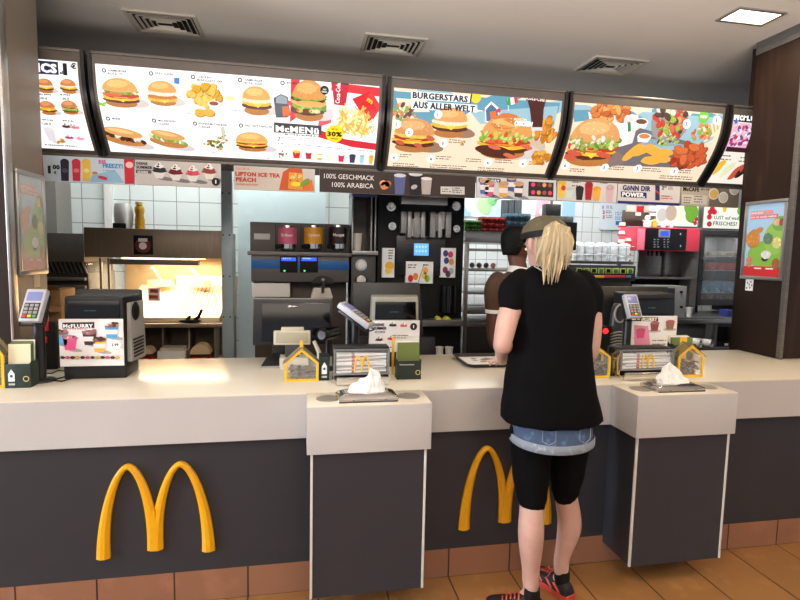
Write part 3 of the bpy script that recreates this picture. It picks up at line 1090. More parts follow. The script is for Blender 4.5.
u, v = A.P(593, 144); salad(A, u, v, 50 * k, 13 * k, 38, [(160, 190, 80), (230, 232, 170), (236, 236, 220), (120, 150, 60)], 18)
for dx, dy in ((-16, -9), (14, -9), (-20, -13)): A.ell(u + dx * k, v + dy * k, 8 * k, 2.6 * k, (214, 94, 70), 24, -.15, 14, .15, var=.2)
for x, y, c in ((641, 122, (120, 84, 60)), (644, 136.5, (226, 150, 80))):
    u, v = A.P(x, y); A.ell(u, v, 7 * k, 3 * k, (250, 250, 250), 6); A.ell(u, v + .3 * k, 5.6 * k, 2.2 * k, c, 7, var=.3); A.poly([(u - 7 * k, v), (u + 7 * k, v), (u + 5 * k, v - 5 * k), (u - 5 * k, v - 5 * k)], (236, 232, 236), 5)
u, v = A.P(671, 120)
A.ell(u - 1 * k, v - 3 * k, 19 * k, 17 * k, (150, 144, 140), 5)
salad(A, u, v, 36 * k, 34 * k, 80, [(160, 190, 80), (230, 110, 84), (240, 230, 210), (214, 70, 60), (236, 160, 110), (90, 66, 60)])
u, v = A.P(668, 139); salad(A, u, v, 24 * k, 14 * k, 20, [(170, 200, 90), (110, 80, 60), (210, 220, 140)], 8)
A.ppoly([(697, 129), (722, 119), (719, 132), (704, 142)], (232, 214, 186), 7)
for i in range(5): A.ppoly([(700 + i * 4, 128 - i * 1.8), (701.5 + i * 4, 127.4 - i * 1.8), (706 + i * 3, 139 - i * 2.4), (704.6 + i * 3, 139.6 - i * 2.4)], (200, 160, 120), 8)
u, v = A.P(702, 133); salad(A, u, v, 22 * k, 17 * k, 30, [(236, 150, 90), (240, 190, 130), (160, 186, 80), (226, 96, 70)], 9)
for x, y, r in ((642, 150, .5), (652, 150, -.3), (662, 153, .1), (660, 158, -.1), (632, 152, .9), (651, 160, 0)):
    u, v = A.P(x, y); A.ell(u, v, 11 * k, 4.2 * k, (240, 176, 70), 12, r, 16, .06, var=.12)
u, v = A.P(689, 155); nuggets(A, u, v, 42 * k, 22 * k, 26, ((196, 76, 40), (214, 96, 54), (170, 58, 34), (226, 120, 70)), 12, .3)
u, v = A.P(703, 117); A.ell(u, v, 5.6 * k, 5.6 * k, (120, 190, 70), 12); A.text('NEU', u, v - k, 2.4 * k, W_, 13, .03, align='CENTER')
for x, y, s in ((686, 124, '5.'), (716, 120.5, '5.'), (565, 165, '6.'), (604, 167, '3.'), (637, 168, '3.'), (674, 171, '3.')): tagc(A, x, y, 4, s)
for x, y, w in ((570, 169, 18), (609, 167, 22), (642, 168.5, 24), (679, 170.5, 16), (713, 110, 8), (660, 176, 36)): tiny(A, x, y, w, 2, (70, 60, 56), .9, 2.2)
A.build('printed_menu', t)

# --- board 4
t, A = menu_board(2.75, 3.8, 'partly hidden menu board with pink ice cream picture beside the right pillar')
bg(A, (240, 228, 214))
A.ppoly([(732, 113), (800, 119), (800, 128), (731.5, 121)], (30, 30, 36), 3)
A.ptext('McFLURRY', 733.5, 119.6, 6, W_, 6, .03, wpx=36)
A.ppoly([(729, 122), (800, 128), (800, 152), (724, 147)], (232, 170, 196), 2)
k = A.S(740, 135)
for x, y, c in ((738, 137, (214, 60, 110)), (748, 134, (150, 60, 120)), (732, 130, (70, 110, 190))):
    u, v = A.P(x, y); salad(A, u, v, 15 * k, 20 * k, 24, [c, (244, 200, 214), (250, 240, 240), (120, 70, 150)], 4)
A.ppoly([(723, 146), (752, 148.5), (752, 153), (722, 151)], (60, 30, 40), 8)
for x, y, c in ((717, 168, (246, 190, 50)), (727, 170, (230, 236, 200)), (743, 170, (40, 36, 40)), (736, 172, (210, 90, 70))):
    u, v = A.P(x, y); A.ell(u, v, 4 * k, 9 * k, c, 5, -.45, 16, .08, var=.2)
tiny(A, 722, 156, 12, 2, h=1.1); tiny(A, 740, 158, 12, 2, h=1.1)
A.build('printed_menu', t)


# ================================================================ hanging sign strips below the boards
SY = 1.03


def strip(name, label, q, c, cat='sign', Y=SY, group=None, edge=None):
    """q = the four pixel corners TL TR BR BL; the board is a true rectangle"""
    tl, tr, br, bl = [at(x, y, Y) for x, y in q]
    x0, x1 = (tl.x + bl.x) / 2, (tr.x + br.x) / 2
    z1, z0 = min(1.9905, (tl.z + tr.z) / 2), (bl.z + br.z) / 2
    t = thing(name, label, cat, ((x0 + x1) / 2, Y, z0), group)
    bx('board', t, mat('sign_board_edge', (150, 146, 140), .5), x0, x1, Y, Y + .012, z0, z1, .001)
    A = Art(Flat((0, Y, 0), (1, 0, 0), (0, 0, 1)))
    A.rect(x0 + .001, z0 + .001, x1 - .001, z1 - .001, c, 0)
    A.lim = (x0 + .001, x1 - .001, z0 + .001, z1 - .001)
    return t, A


t, A = strip('hanging_sign', 'pale blue hanging sign for frozen slush drinks at 1,00 euro', [(38, 155), (134, 159), (134, 184.5), (40, 181.5)], (206, 222, 236))
k = A.S(90, 170)
A.ppoly([(38, 155), (42.5, 155), (44.5, 181), (40, 181)], (200, 36, 60), 1)
A.ptext('1', 48.5, 173, 8, K_, 3, .05); A.ptext('00', 53, 169, 4.6, K_, 3, .04); A.ptext('€', 54, 174, 3, K_, 3, .03)
for x, c, c2 in ((65.5, (44, 44, 60), (90, 80, 110)), (77, (204, 50, 70), (240, 110, 120)), (87, (240, 200, 80), (250, 230, 140))):
    u, v = A.P(x, 181); A.poly([(u - 4 * k, v), (u + 3.4 * k, v), (u + 4.2 * k, v + 19 * k), (u - 4.2 * k, v + 19 * k)], c, 3)
    A.ell(u, v + 20 * k, 4.4 * k, 3.6 * k, c, 4); A.ell(u, v + 11 * k, 3 * k, 2.4 * k, c2, 5)
A.ppoly([(92, 175), (115, 170), (125, 183), (90, 182)], (150, 196, 226), 2)
u, v = A.P(103, 178); A.ell(u, v, 5 * k, 2 * k, (200, 50, 90), 4, -.2); A.ell(u - 8 * k, v + 5 * k, 3 * k, 1.4 * k, (230, 140, 60), 4)
A.ptext('EIS', 99, 163.5, 3.8, (226, 90, 150), 3, .04); A.ptext('FREEZY!', 103, 167.5, 4.6, (70, 160, 220), 3, .04, wpx=20); tiny(A, 103, 171, 16, 1, (120, 170, 210), 1)
A.ppoly([(124, 158), (134, 158.6), (134, 184), (125, 184)], (206, 44, 60), 2)
u, v = A.P(129.5, 165); A.ell(u, v, 4 * k, 3.4 * k, (240, 200, 200), 3)
A.build('printed_sign', t)

t, A = strip('hanging_sign', 'grey hanging sign reading DEINE SUMMER with four ice cream sundaes', [(135, 159), (221, 163), (221, 188), (135, 184.5)], (206, 202, 200))
k = A.S(180, 172)
A.ptext('DEINE', 136.5, 164.5, 2.7, (50, 50, 56), 3, .04); A.ptext('SUMMER', 136.5, 168.4, 3, (50, 50, 56), 3, .04, wpx=16)
A.ppoly([(136, 169.6), (151.5, 170.2), (151.5, 173.8), (136, 173)], (90, 90, 94), 2); A.ptext('ICONS', 138, 172.9, 2.4, W_, 4, .02)
for x, y, c in ((159.5, 178.5, (50, 50, 54)), (176, 180.5, (120, 24, 40)), (193, 181.5, (222, 90, 110)), (209.5, 179.5, (160, 70, 60))):
    u, v = A.P(x, y); A.ell(u + 6 * k, v, 9 * k, 2 * k, (130, 128, 128), 2, -.1); sundae(A, u, v, 15 * k, 16 * k, c, 3)
u, v = A.P(216, 182); A.ell(u, v, 4.2 * k, 4.2 * k, K_, 12); A.text('1', u, v - 1.6 * k, 3.6 * k, W_, 13, .04, align='CENTER')
A.build('printed_sign', t)

t, A = strip('hanging_sign', 'beige hanging sign with red iced tea lettering and an orange peach drink', [(233.5, 165.5), (315, 169), (315, 192), (234, 189.5)], (200, 190, 178))
k = A.S(270, 178)
A.ptext('DIE NEUE', 236, 169.5, 2.4, (206, 120, 80), 3, .0); A.ptext('LIPTON ICE TEA', 235.5, 175.5, 4, (186, 62, 36), 3, .045, wpx=45); A.ptext('PEACH', 236, 181.2, 4.2, (186, 62, 36), 3, .045, wpx=20)
A.ptext('ZUCKER REDUZIERT', 236, 184.8, 1.7, (200, 90, 60), 3, .02)
u, v = A.P(294, 190)
A.ppoly([(279, 190), (283, 172), (290, 167.5), (302, 168), (304, 191)], (196, 84, 40), 3)
A.poly([(u - 6 * k, v + 1 * k), (u + 9 * k, v), (u + 9 * k, v + 17 * k), (u - 5 * k, v + 18 * k)], (222, 150, 50), 5)
salad(A, u + 1 * k, v + 12 * k, 15 * k, 12 * k, 14, [(240, 190, 70), (214, 100, 50), (250, 220, 130)], 6)
A.ell(u + 2 * k, v + 6 * k, 5 * k, 2.4 * k, (236, 206, 60), 13)
A.ppoly([(304, 182), (312, 180), (314, 191), (303, 191)], (214, 110, 50), 5)
A.ell(u + 11 * k, v + 8 * k, 6 * k, 2.4 * k, (110, 150, 60), 14, .7)
A.build('printed_sign', t)

t, A = strip('hanging_sign', 'dark brown hanging board reading 100% GESCHMACK 100% ARABICA', [(319.5, 168), (475.5, 176), (475.5, 198.5), (319.5, 191.5)], (58, 46, 42))
k = A.S(350, 182)
A.ptext('100% GESCHMACK', 324, 178.2, 5, (236, 232, 226), 3, .0, wpx=51)
A.ptext('100% ARABICA', 332, 186.8, 5, (236, 232, 226), 3, .0, wpx=42)
for x, y, w, h, c in ((385, 185.5, 10, 8, (206, 130, 84)), (382.5, 183, 7, 5, (226, 160, 110)), (388, 184, 7, 6, (190, 110, 70))):
    u, v = A.P(x, y); A.ell(u, v, w * k / 2, h * k / 2, c, 4, .6, 14, .05)
for x, yb, w, h, c, tc in ((399.5, 194.5, 12, 19, (90, 96, 140), (205, 205, 215)), (415, 196, 14, 22, (30, 28, 34), (214, 210, 206)), (426, 194.5, 11.5, 16, (176, 166, 160), (225, 220, 214))):
    u, v = A.P(x, yb)
    A.poly([(u - w * k * .38, v), (u + w * k * .38, v), (u + w * k * .5, v + h * k), (u - w * k * .5, v + h * k)], c, 5)
    A.ell(u, v + h * k, w * k * .52, h * k * .1, tc, 6)
u, v = A.P(414, 187); A.ell(u, v, 3.4 * k, 2.2 * k, (190, 180, 176), 7, .4)
A.ppoly([(440.5, 186.5), (464.5, 186.8), (464.5, 194.8), (440.5, 194)], (206, 202, 196), 3)
tiny(A, 442, 189.5, 9, 2, (70, 66, 64), .9, 2.2, 4); tiny(A, 452, 188.5, 11, 3, (70, 66, 64), .9, 1.9, 4)
A.build('printed_sign', t)

t, A = strip('hanging_sign', 'white hanging sign with ice cream cups and a black topping chart', [(476.5, 175.3), (556, 179), (556, 200.3), (476.5, 197.5)], (208, 208, 210))
k = A.S(510, 188)
A.ppoly([(478.5, 178), (500.5, 178.8), (500.5, 182.8), (478.5, 182)], (50, 48, 52), 2); A.ptext('McFLURRY', 479.5, 181.7, 2.8, W_, 4, .02, wpx=20)
for x, y, c in ((484, 192, (90, 110, 190)), (489, 194, (206, 90, 130)), (503, 195, (220, 170, 80)), (511, 189, (70, 90, 150)), (518, 195, (60, 54, 58))):
    u, v = A.P(x, y + 2); A.ell(u + 4 * k, v, 7 * k, 1.6 * k, (140, 138, 138), 2, -.2); cup(A, u, v, 10 * k, 15 * k, c, (214, 170, 130), 4, (236, 226, 220))
A.ppoly([(528.5, 181.5), (553.5, 182.8), (553, 197.3), (528, 196)], (40, 36, 38), 3)
for i in range(4):
    for j in range(2):
        u, v = A.P(533 + i * 5.6, 184.6 + j * 7.8 + i * .25); A.ell(u, v, 2.1 * k, 2.1 * k, [(230, 70, 110), (90, 50, 40), (220, 150, 90), (150, 90, 70)][(i + j) % 4] if i else (230, 70, 110), 4, n=12)
A.build('printed_sign', t)

t, A = strip('hanging_sign', 'white hanging sign with yellow, black, red and orange cold drinks', [(557, 179.1), (617, 181.6), (617, 203.2), (557, 200.4)], (208, 206, 204))
k = A.S(590, 190)
for x, y, c, h in ((561, 197.5, (236, 196, 70), 16), (569, 198, (206, 222, 210), 10), (579, 200, (40, 34, 40), 13), (588, 200, (170, 30, 50), 17), (596, 200.5, (236, 170, 60), 13), (609, 202, (206, 176, 180), 16)):
    u, v = A.P(x, y); cup(A, u, v, 8 * k, h * k, c, c, 4)
u, v = A.P(563, 188); A.ell(u, v, 2.2 * k, 2.2 * k, (214, 50, 50), 9)
tiny(A, 572, 182.5, 10, 2, h=1); tiny(A, 600, 183.4, 8, 1, h=1); tiny(A, 557.5, 181.5, 10, 1, h=1)
A.build('printed_sign', t)

t, A = strip('hanging_sign', 'hanging sign reading GÖNN DIR POWER with an energy drink can', [(617.5, 181.8), (680, 184.4), (680, 205.8), (617.5, 203.4)], (206, 202, 200))
k = A.S(650, 195)
A.ptext('GöNN DIR', 622.5, 190, 4.6, (36, 40, 100), 3, .03, wpx=28)
A.ppoly([(620.8, 191.4), (646.5, 192.6), (646.5, 198.4), (620.8, 197)], (36, 40, 100), 2); A.ptext('POWER.', 622, 196.4, 4, W_, 4, .03, wpx=23)
A.ppoly([(617.5, 200.6), (680, 203.3), (679, 206), (617.5, 203.4)], (44, 44, 110), 2)
A.ppoly([(655, 184.5), (659.5, 184.8), (659.5, 200.5), (655, 200.2)], (40, 50, 96), 3); A.ppoly([(655, 189), (659.5, 193), (659.5, 195), (655, 192)], (190, 50, 60), 4)
A.ptext('2', 661.5, 189.5, 3.2, K_, 3, .03); A.ptext('49', 663.8, 188, 1.8, K_, 3, .02); tiny(A, 668, 187.5, 6, 2, (120, 120, 120), .8, 1.6); tiny(A, 661, 196.5, 15, 2, (190, 90, 90), .9, 2)
A.build('printed_sign', t)

t, A = strip('hanging_sign', 'brown and beige hanging sign with coffee cups seen from above', [(680.5, 184.5), (738.5, 186.5), (738.5, 207.6), (680.5, 205.8)], (120, 108, 98))
k = A.S(705, 196)
A.ppoly([(681, 185), (712, 186), (708, 206.6), (681, 205.4)], (176, 166, 152), 1)
A.ptext('McCAFÉ', 683, 190.8, 3.4, (40, 34, 30), 3, .04, wpx=16); tiny(A, 700.5, 190, 11, 1, (100, 90, 84), 1.4)
A.ppoly([(682, 194.4), (707.5, 195.6), (706.5, 204.6), (682, 203.6)], (200, 194, 184), 2); tiny(A, 683.5, 198, 9, 3, (90, 80, 70), .9, 2.2); tiny(A, 694, 196.8, 11, 3, (90, 80, 70), .9, 2.4)
for x, y, c in ((713.5, 194, (214, 176, 96)), (723, 197.5, (206, 200, 190)), (734, 189.5, (196, 190, 182))):
    u, v = A.P(x, y); A.ell(u, v, 5 * k, 5 * k, (230, 226, 218), 4); A.ell(u, v, 4.2 * k, 4.2 * k, c, 5)
A.build('printed_sign', t)
t, A = strip('hanging_sign', 'narrow pale blue hanging sign end beside the right pillar', [(739, 186.6), (760, 187.5), (760, 208.5), (739, 207.8)], (176, 196, 206))
tiny(A, 741, 204, 8, 1, (80, 90, 100), 1)
A.build('printed_sign', t)
# ================================================================ the kitchen behind the hatch
def rng(x0, x1, yt, yb, Y):
    """world x0, x1, z0, z1 of a front face seen between those pixels at depth Y"""
    xm, ym = (x0 + x1) / 2, (yt + yb) / 2
    return at(x0, ym, Y).x, at(x1, ym, Y).x, at(xm, yb, Y).z, at(xm, yt, Y).z


def fbox(name, parent, m, x0, x1, yt, yb, Y, depth, bev=.003, z0=None, z1=None):
    a, b_, c, d = rng(x0, x1, yt, yb, Y)
    return bx(name, parent, m, a, b_, Y, Y + depth, c if z0 is None else z0, d if z1 is None else z1, bev)


def cbox(name, label, cat, loc_m, x0, x1, y0, y1, z1, top=STEEL, group=None):
    """steel work table: cabinet body and top"""
    t = thing(name, label, cat, ((x0 + x1) / 2, (y0 + y1) / 2, 0), group)
    bx('body', t, loc_m, x0 + .01, x1 - .01, y0 + .02, y1 - .01, 0, z1 - .035, .004)
    bx('top', t, top, x0, x1, y0, y1, z1 - .035, z1, .004)
    return t


# tables that carry the machines
cbox('work_table', 'low steel work table under the shake machine and coffee machine', 'table', STEEL_DK, at(250, 250, 1.64).x - .01, 1.12, 1.45, 1.94, .62)
cbox('work_table', 'long steel work table under the pink drinks machine and glass-door fridge', 'table', DGREY_PL, 2.75, 5.4, 2.45, 3.1, .9)

# ---------------------------------------------------------------- fry station
Y = 1.85
a, b_, zb, zt = rng(84, 223, 229, 258, Y)
t = thing('fry_station', 'warm-lit stainless fry holding station with heat lamps in front of the tiled wall', 'fry station', ((a + b_) / 2, Y, 0))
z_lamp = zb
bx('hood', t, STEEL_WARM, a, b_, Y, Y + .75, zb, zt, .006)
g0, g1, gz0, gz1 = rng(134, 153, 235.5, 254.5, Y)
dp = bx('timer_display', t, MATT_BLK, g0, g1, Y - .012, Y, gz0, gz1, .002)
b = MB(mat('dark_red', (120, 20, 30), .4)); b.lathe(((g0 + g1) / 2, Y - .012, (gz0 + gz1) / 2 - .004), [(0, 0), (.052, 0), (.05, .004), (0, .004)], 28, None, (0, -1, 0)); b.build('dial', dp)
b = MB(PAPER); b.lathe(((g0 + g1) / 2, Y - .016, (gz0 + gz1) / 2 - .006), [(0, 0), (.026, 0), (.026, .002), (0, .002)], 20, None, (0, -1, 0)); b.build('dial_label', dp)
bx('display_label', dp, PAPER, (g0 + g1) / 2 - .03, (g0 + g1) / 2 + .03, Y - .018, Y - .012, gz1 - .045, gz1 - .02, .001)
bx('lamp_bar', t, STEEL_DK, a + .14, b_ - .18, Y + .03, Y + .1, zb - .05, zb - .012, .004)
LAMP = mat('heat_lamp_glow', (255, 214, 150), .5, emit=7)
bx('heat_lamp', t, LAMP, a + .2, b_ - .2, Y + .14, Y + .17, zb - .012, zb - .001, .002)
bx('heat_lamp', t, LAMP, a + .2, b_ - .2, Y + .42, Y + .45, zb - .012, zb - .001, .002)
tabz = rng(84, 223, 229, 323, Y)[2]
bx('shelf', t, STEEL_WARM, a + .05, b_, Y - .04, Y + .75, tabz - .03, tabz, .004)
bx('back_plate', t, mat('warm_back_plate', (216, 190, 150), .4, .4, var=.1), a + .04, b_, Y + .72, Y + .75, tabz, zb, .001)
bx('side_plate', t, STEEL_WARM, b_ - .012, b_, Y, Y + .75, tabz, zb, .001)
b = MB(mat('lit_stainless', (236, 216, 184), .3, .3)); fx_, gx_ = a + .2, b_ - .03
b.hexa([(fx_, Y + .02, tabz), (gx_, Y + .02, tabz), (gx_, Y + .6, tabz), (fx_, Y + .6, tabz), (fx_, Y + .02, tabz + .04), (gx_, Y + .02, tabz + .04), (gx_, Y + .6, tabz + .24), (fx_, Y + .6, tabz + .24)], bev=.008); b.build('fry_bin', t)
for k in range(9):
    xx = gx_ - .3 + k * .03
    b = MB(STEEL_WARM); b.tube([(xx, Y + .03, tabz + .052), (xx, Y + .58, tabz + .242)], .003, 6); b.build('bin_rib', t)
b = MB(ACRYL)
q0, q1 = at(86, 258, Y), at(96, 323, Y)
b.hexa([(a, Y, zb), (a + .012, Y, zb), (a + .012, Y + .7, zb), (a, Y + .7, zb), (q1.x, Y - .01, tabz), (q1.x + .012, Y - .01, tabz), (q1.x + .012, Y + .7, tabz), (q1.x, Y + .7, tabz)])
b.build('side_glass', t)
for x in (100, 108): fbox('upright', t, STEEL_WARM, x, x + 2.2, 258, 322, Y + .02, .02, .002)
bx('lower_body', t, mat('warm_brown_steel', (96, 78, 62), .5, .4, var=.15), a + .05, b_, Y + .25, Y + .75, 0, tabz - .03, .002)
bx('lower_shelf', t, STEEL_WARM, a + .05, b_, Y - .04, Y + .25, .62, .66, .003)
for k in range(5):
    x = a + .12 + (b_ - a - .2) * k / 4
    bx('divider', t, STEEL_WARM, x, x + .012, Y + .05, Y + .25, .66, tabz - .03, .001)
area('fry_heat_lamp', ((a + b_) / 2 + .05, Y + .3, zb - .03), ((a + b_) / 2 + .05, Y + .3, 0), .8, .3, 17, (1.0, .80, .54))
FB = (a, b_, tabz)
# fry scoops lie on top of the bin, upright cartons behind
def fry_scoop(x, y, z, rot, label):
    t = thing('fry_scoop', label, 'scoop', (x, y, z), 'fry scoops in the fry station')
    b = MB(mat('scoop_metal', (226, 210, 180), .3, .4))
    R_ = Matrix.Rotation(rot, 3, 'Z')
    pts = [(-.1, -.03), (-.06, -.075), (.06, -.075), (.1, -.03), (.03, .05), (-.03, .05)]
    lo = [Vector((x, y, z + .002)) + R_ @ Vector((p[0], p[1], 0)) for p in pts]
    hi = [q + Vector((0, 0, .05)) + R_ @ Vector((0, -.02, 0)) for q in lo]
    b.loft([lo, hi]); b.build('pan', t)
    b = MB(GREY_PL); p = Vector((x, y, z + .045)); b.tube([p, p + R_ @ Vector((-.03, -.06, .06)), p + R_ @ Vector((-.06, -.1, .11))], .013); b.build('handle', t)


fry_scoop(a + .38, Y + .5, tabz + .235, .2, 'metal fry scoop lying in the fry station, left one under the lamps')
fry_scoop(b_ - .22, Y + .5, tabz + .235, -.5, 'metal fry scoop lying in the fry station, right one beside the steel post')
FRYC = mat('fry_carton_white', (236, 224, 204), .6)
for i in range(9):
    x = a + .5 + i * .055
    b = MB(FRYC); b.prism([(x - .022, Y + .61, tabz + .001), (x + .022, Y + .61, tabz + .001), (x + .03, Y + .61, tabz + .32), (x - .03, Y + .61, tabz + .32)], (0, .02, 0))
    tag(b.build('fry_carton'), 'folded fry carton in the row at the back of the lit fry bin', 'carton', 'fry cartons standing at the back of the fry bin')
# printed notice glowing under the lamps
fl = thing('notice_sheet', 'small white notice with red print inside the lit fry station', 'notice', (a + .62, Y + .012, tabz + .04))
q = rng(148, 160, 288, 301, Y + .002)
bx('sheet', fl, PAPER, q[0], q[1], Y + .002, Y + .005, q[2], q[3], .0005)
A = Art(Flat((0, Y + .002, 0), (1, 0, 0), (0, 0, 1)))
for px, py, w_ in ((150, 289, 8), (149, 295, 9)): A.ppoly([(px, py), (px + w_, py + .4), (px + w_, py + 4), (px, py + 3.6)], (190, 60, 40), 1); tiny(A, px + 1, py + 2, 7, 1, (120, 60, 40), 1)
A.build('printed_notice', fl)
# carton racks under the shelf, right behind the counter
for i, (x0, x1, yt, lab) in enumerate(((137, 154, 344, 'left of the flat white tray'), (187, 213, 340, 'right of the flat white tray'))):
    Yc = 1.80
    q = rng(x0, x1, yt, 361, Yc)
    t = thing('fry_carton_stack', 'stack of red and beige fry cartons behind the counter, ' + lab, 'cartons', ((q[0] + q[1]) / 2, Yc, .66), 'fry carton stacks under the fry station')
    zc, cx, r_ = q[2] + .03, (q[0] + q[1]) / 2, (q[1] - q[0]) / 2
    for k in range(4):
        b = MB(mat('carton_beige', (206, 180, 140), .6)); rr = r_ * .78
        b.loft([[Vector((cx + math.cos(s) * rr, Yc + k * .03 + dy, zc + .02 + math.sin(s) * rr * 1.05)) for s in [PI * i / 14 for i in range(15)]] for dy in (0, .022)])
        o = b.build('carton_back', t)
        b = MB(RED_PL); b.prism([(cx - rr, Yc - .004 + k * .03, .665), (cx + rr, Yc - .004 + k * .03, .665), (cx + rr, Yc - .004 + k * .03, zc), (cx, Yc - .004 + k * .03, zc - .02), (cx - rr, Yc - .004 + k * .03, zc)], (0, .02, 0)); b.build('carton_front', t)
q = rng(158, 186, 348, 362, 1.8)
t = thing('carton_tray', 'flat white tray between the two fry carton stacks', 'tray', ((q[0] + q[1]) / 2, 1.85, .66))
bx('tray_body', t, WHITE_PL, q[0], q[1], 1.78, 1.93, .66, q[3] - .02, .004)
bx('tray_lid', t, CREAM_PL, q[0] + .015, q[1] - .015, 1.79, 1.92, q[3] - .02, q[3], .004)
# black fryer basket handle on the right of the shelf
b = MB(MATT_BLK); p = at(190, 321, 1.835); p.z = FB[2] + .016
b.ell(p, (.08, .02, .015)); b.tube([p + Vector((.02, 0, 0)), p + Vector((.06, 0, .03)), p + Vector((.085, 0, .085))], .012, 8); b.tube([p + Vector((-.02, 0, 0)), p + Vector((.0, 0, .04))], [.02, .008], 8)
tag(b.build('serving_tool'), 'black hand tool lying at the right end of the fry station shelf', 'utensil')

# things on top of the hood
q = rng(112, 131, 203, 229, 2.0)
zt_ = zt
t = thing('paper_bag', 'crumpled white paper bag on top of the fry station hood', 'bag', ((q[0] + q[1]) / 2, 2.0, zt_))
b = MB(mat('bag_paper', (222, 222, 218), .8, var=.05, bump=.6, scale=18)); x0_, x1_ = q[0], q[1]
b.loft([[Vector((x0_ + (x1_ - x0_) * (.5 + .5 * math.cos(s) * k * (1 + .06 * math.sin(5 * s + j))), 2.05 + math.sin(s) * .06 * k, z)) for s in [2 * PI * i / 18 for i in range(18)]] for j, (k, z) in enumerate(((.8, zt_), (.95, zt_ + .03), (1.0, zt_ + .1), (.95, zt_ + .16), (.82, q[3])))])
b.build('bag_body', t)
b = MB(MATT_BLK); b.box(q[0] + .01, q[1] - .03, 1.978, 1.986, zt_ + .001, zt_ + .04, bev=.002); b.build('bag_print', t)
q = rng(133, 143, 201, 228, 2.0)
t = thing('oil_bottle', 'bottle of golden oil on the fry station hood beside the white bag', 'bottle', ((q[0] + q[1]) / 2, 2.04, zt_))
cx, r_ = (q[0] + q[1]) / 2, (q[1] - q[0]) / 2
h_ = q[3] - zt_
b = MB(mat('golden_oil', (196, 146, 24), .1, var=.25, scale=12)); b.lathe((cx, 2.04, zt_), [(0, 0), (r_, 0), (r_, h_ * .35), (r_ * .82, h_ * .5), (r_, h_ * .66), (r_ * .95, h_ * .78), (r_ * .5, h_ * .88), (0, h_ * .88)], 20); b.build('bottle_body', t)
b = MB(mat('bottle_cap', (206, 176, 80), .4)); b.lathe((cx, 2.04, zt_ + h_ * .88), [(0, 0), (r_ * .8, 0), (r_ * .8, h_ * .1), (0, h_ * .12)], 18); b.build('cap', t)

# ---------------------------------------------------------------- grill hood on the left
Y = 2.05
q = rng(43, 84, 233, 262, Y)
t = thing('grill_hood', 'dark steel grill hood with slanted louvres behind the left payment terminal', 'extractor hood', ((q[0] + q[1]) / 2, Y, 0))
G1 = mat('grey_steel_hood', (126, 122, 118), .4, .5, var=.1)
bx('hood', t, G1, q[0] - .5, q[1], Y, Y + .6, q[2], q[3], .01)
q2 = rng(43, 84, 262, 273, Y)
bx('grease_channel', t, MATT_BLK, q2[0] - .5, q2[1], Y + .03, Y + .6, q2[2], q2[3], .002)
for k in range(9):
    x = q2[0] + (q2[1] - q2[0]) * k / 9 + .01
    b = MB(G1); b.hexa([(x, Y + .005, q2[3]), (x + .008, Y + .005, q2[3]), (x + .008, Y + .03, q2[3]), (x, Y + .03, q2[3]), (x + .03, Y + .005, q2[2]), (x + .038, Y + .005, q2[2]), (x + .038, Y + .03, q2[2]), (x + .03, Y + .03, q2[2])]); b.build('louvre', t)
bx('griddle_body', t, mat('sooty_steel', (58, 55, 54), .45, .4, var=.2), q2[0] - .5, q2[1] + .02, Y + .02, Y + .6, 0, q2[2], .006)
for i, py in enumerate((279, 287, 297)):
    z = at(60, py, Y).z
    bx('griddle_rail', t, STEEL_DK, q2[0] - .4, q2[1] + .01, Y - .02, Y + .02, z - .012, z + .012, .004)
# cardboard boxes behind the left terminal
q = rng(46, 60, 288, 305, 1.3)
for i, (x0, x1, yt, yb, Yb, lab) in enumerate(((44, 62, 306, 330, 1.25, 'lower brown cardboard box behind the left payment terminal'), (46, 60, 290, 306, 1.27, 'upper brown cardboard box behind the left payment terminal, flap raised'))):
    q = rng(x0, x1, yt, yb, Yb)
    if i == 0: zlow, zup = q[2], q[3]
    else: q = (q[0], q[1], zup, q[3])
    t = thing('cardboard_box', lab, 'box', ((q[0] + q[1]) / 2, Yb + .1, q[2]), 'cardboard boxes behind the left terminal')
    bx('box_body', t, CARD, q[0], q[1], Yb, Yb + .22, q[2], q[3], .002)
    b = MB(CARD); b.hexa([(q[0], Yb, q[3]), (q[1], Yb, q[3]), (q[1], Yb + .004, q[3]), (q[0], Yb + .004, q[3]), (q[0] - .01, Yb - .06, q[3] - .03 + .06 * i), (q[1] + .01, Yb - .06, q[3] - .03 + .06 * i), (q[1] + .01, Yb - .056, q[3] - .03 + .06 * i), (q[0] - .01, Yb - .056, q[3] - .03 + .06 * i)]); b.build('flap', t)
q = rng(40, 66, 330, 350, 1.2)
cbox('side_cabinet', 'dark low cabinet behind the left payment terminal carrying cardboard boxes', 'cabinet', MATT_BLK, q[0] - .1, q[1] + .05, 1.2, 1.6, zlow, MATT_BLK)

# ---------------------------------------------------------------- steel post and pale partition behind the shake machine
a0, a1, _, _ = rng(222, 233, 190, 355, 1.82)
b = MB(mat('blue_grey_steel', (170, 184, 190), .38, .3, var=.06)); b.box(a0, a1, 1.80, 1.86, 0, 2.3, bev=.006)
for x in (a0 + .012, a1 - .02):
    for k in range(4): b.cyl((x, 1.80, 1.0 + k * .3), (x, 1.797, 1.0 + k * .3), .006, n=8, m=MATT_BLK)
struct(b.build('trim_4'))
p0, p1 = at(238, 250, 2.3), at(325, 250, 2.3)
b = MB(BLUE_GREY); b.box(p0.x, p1.x, 2.3, 2.36, 0, CZ); struct(b.build('wall_panel'))

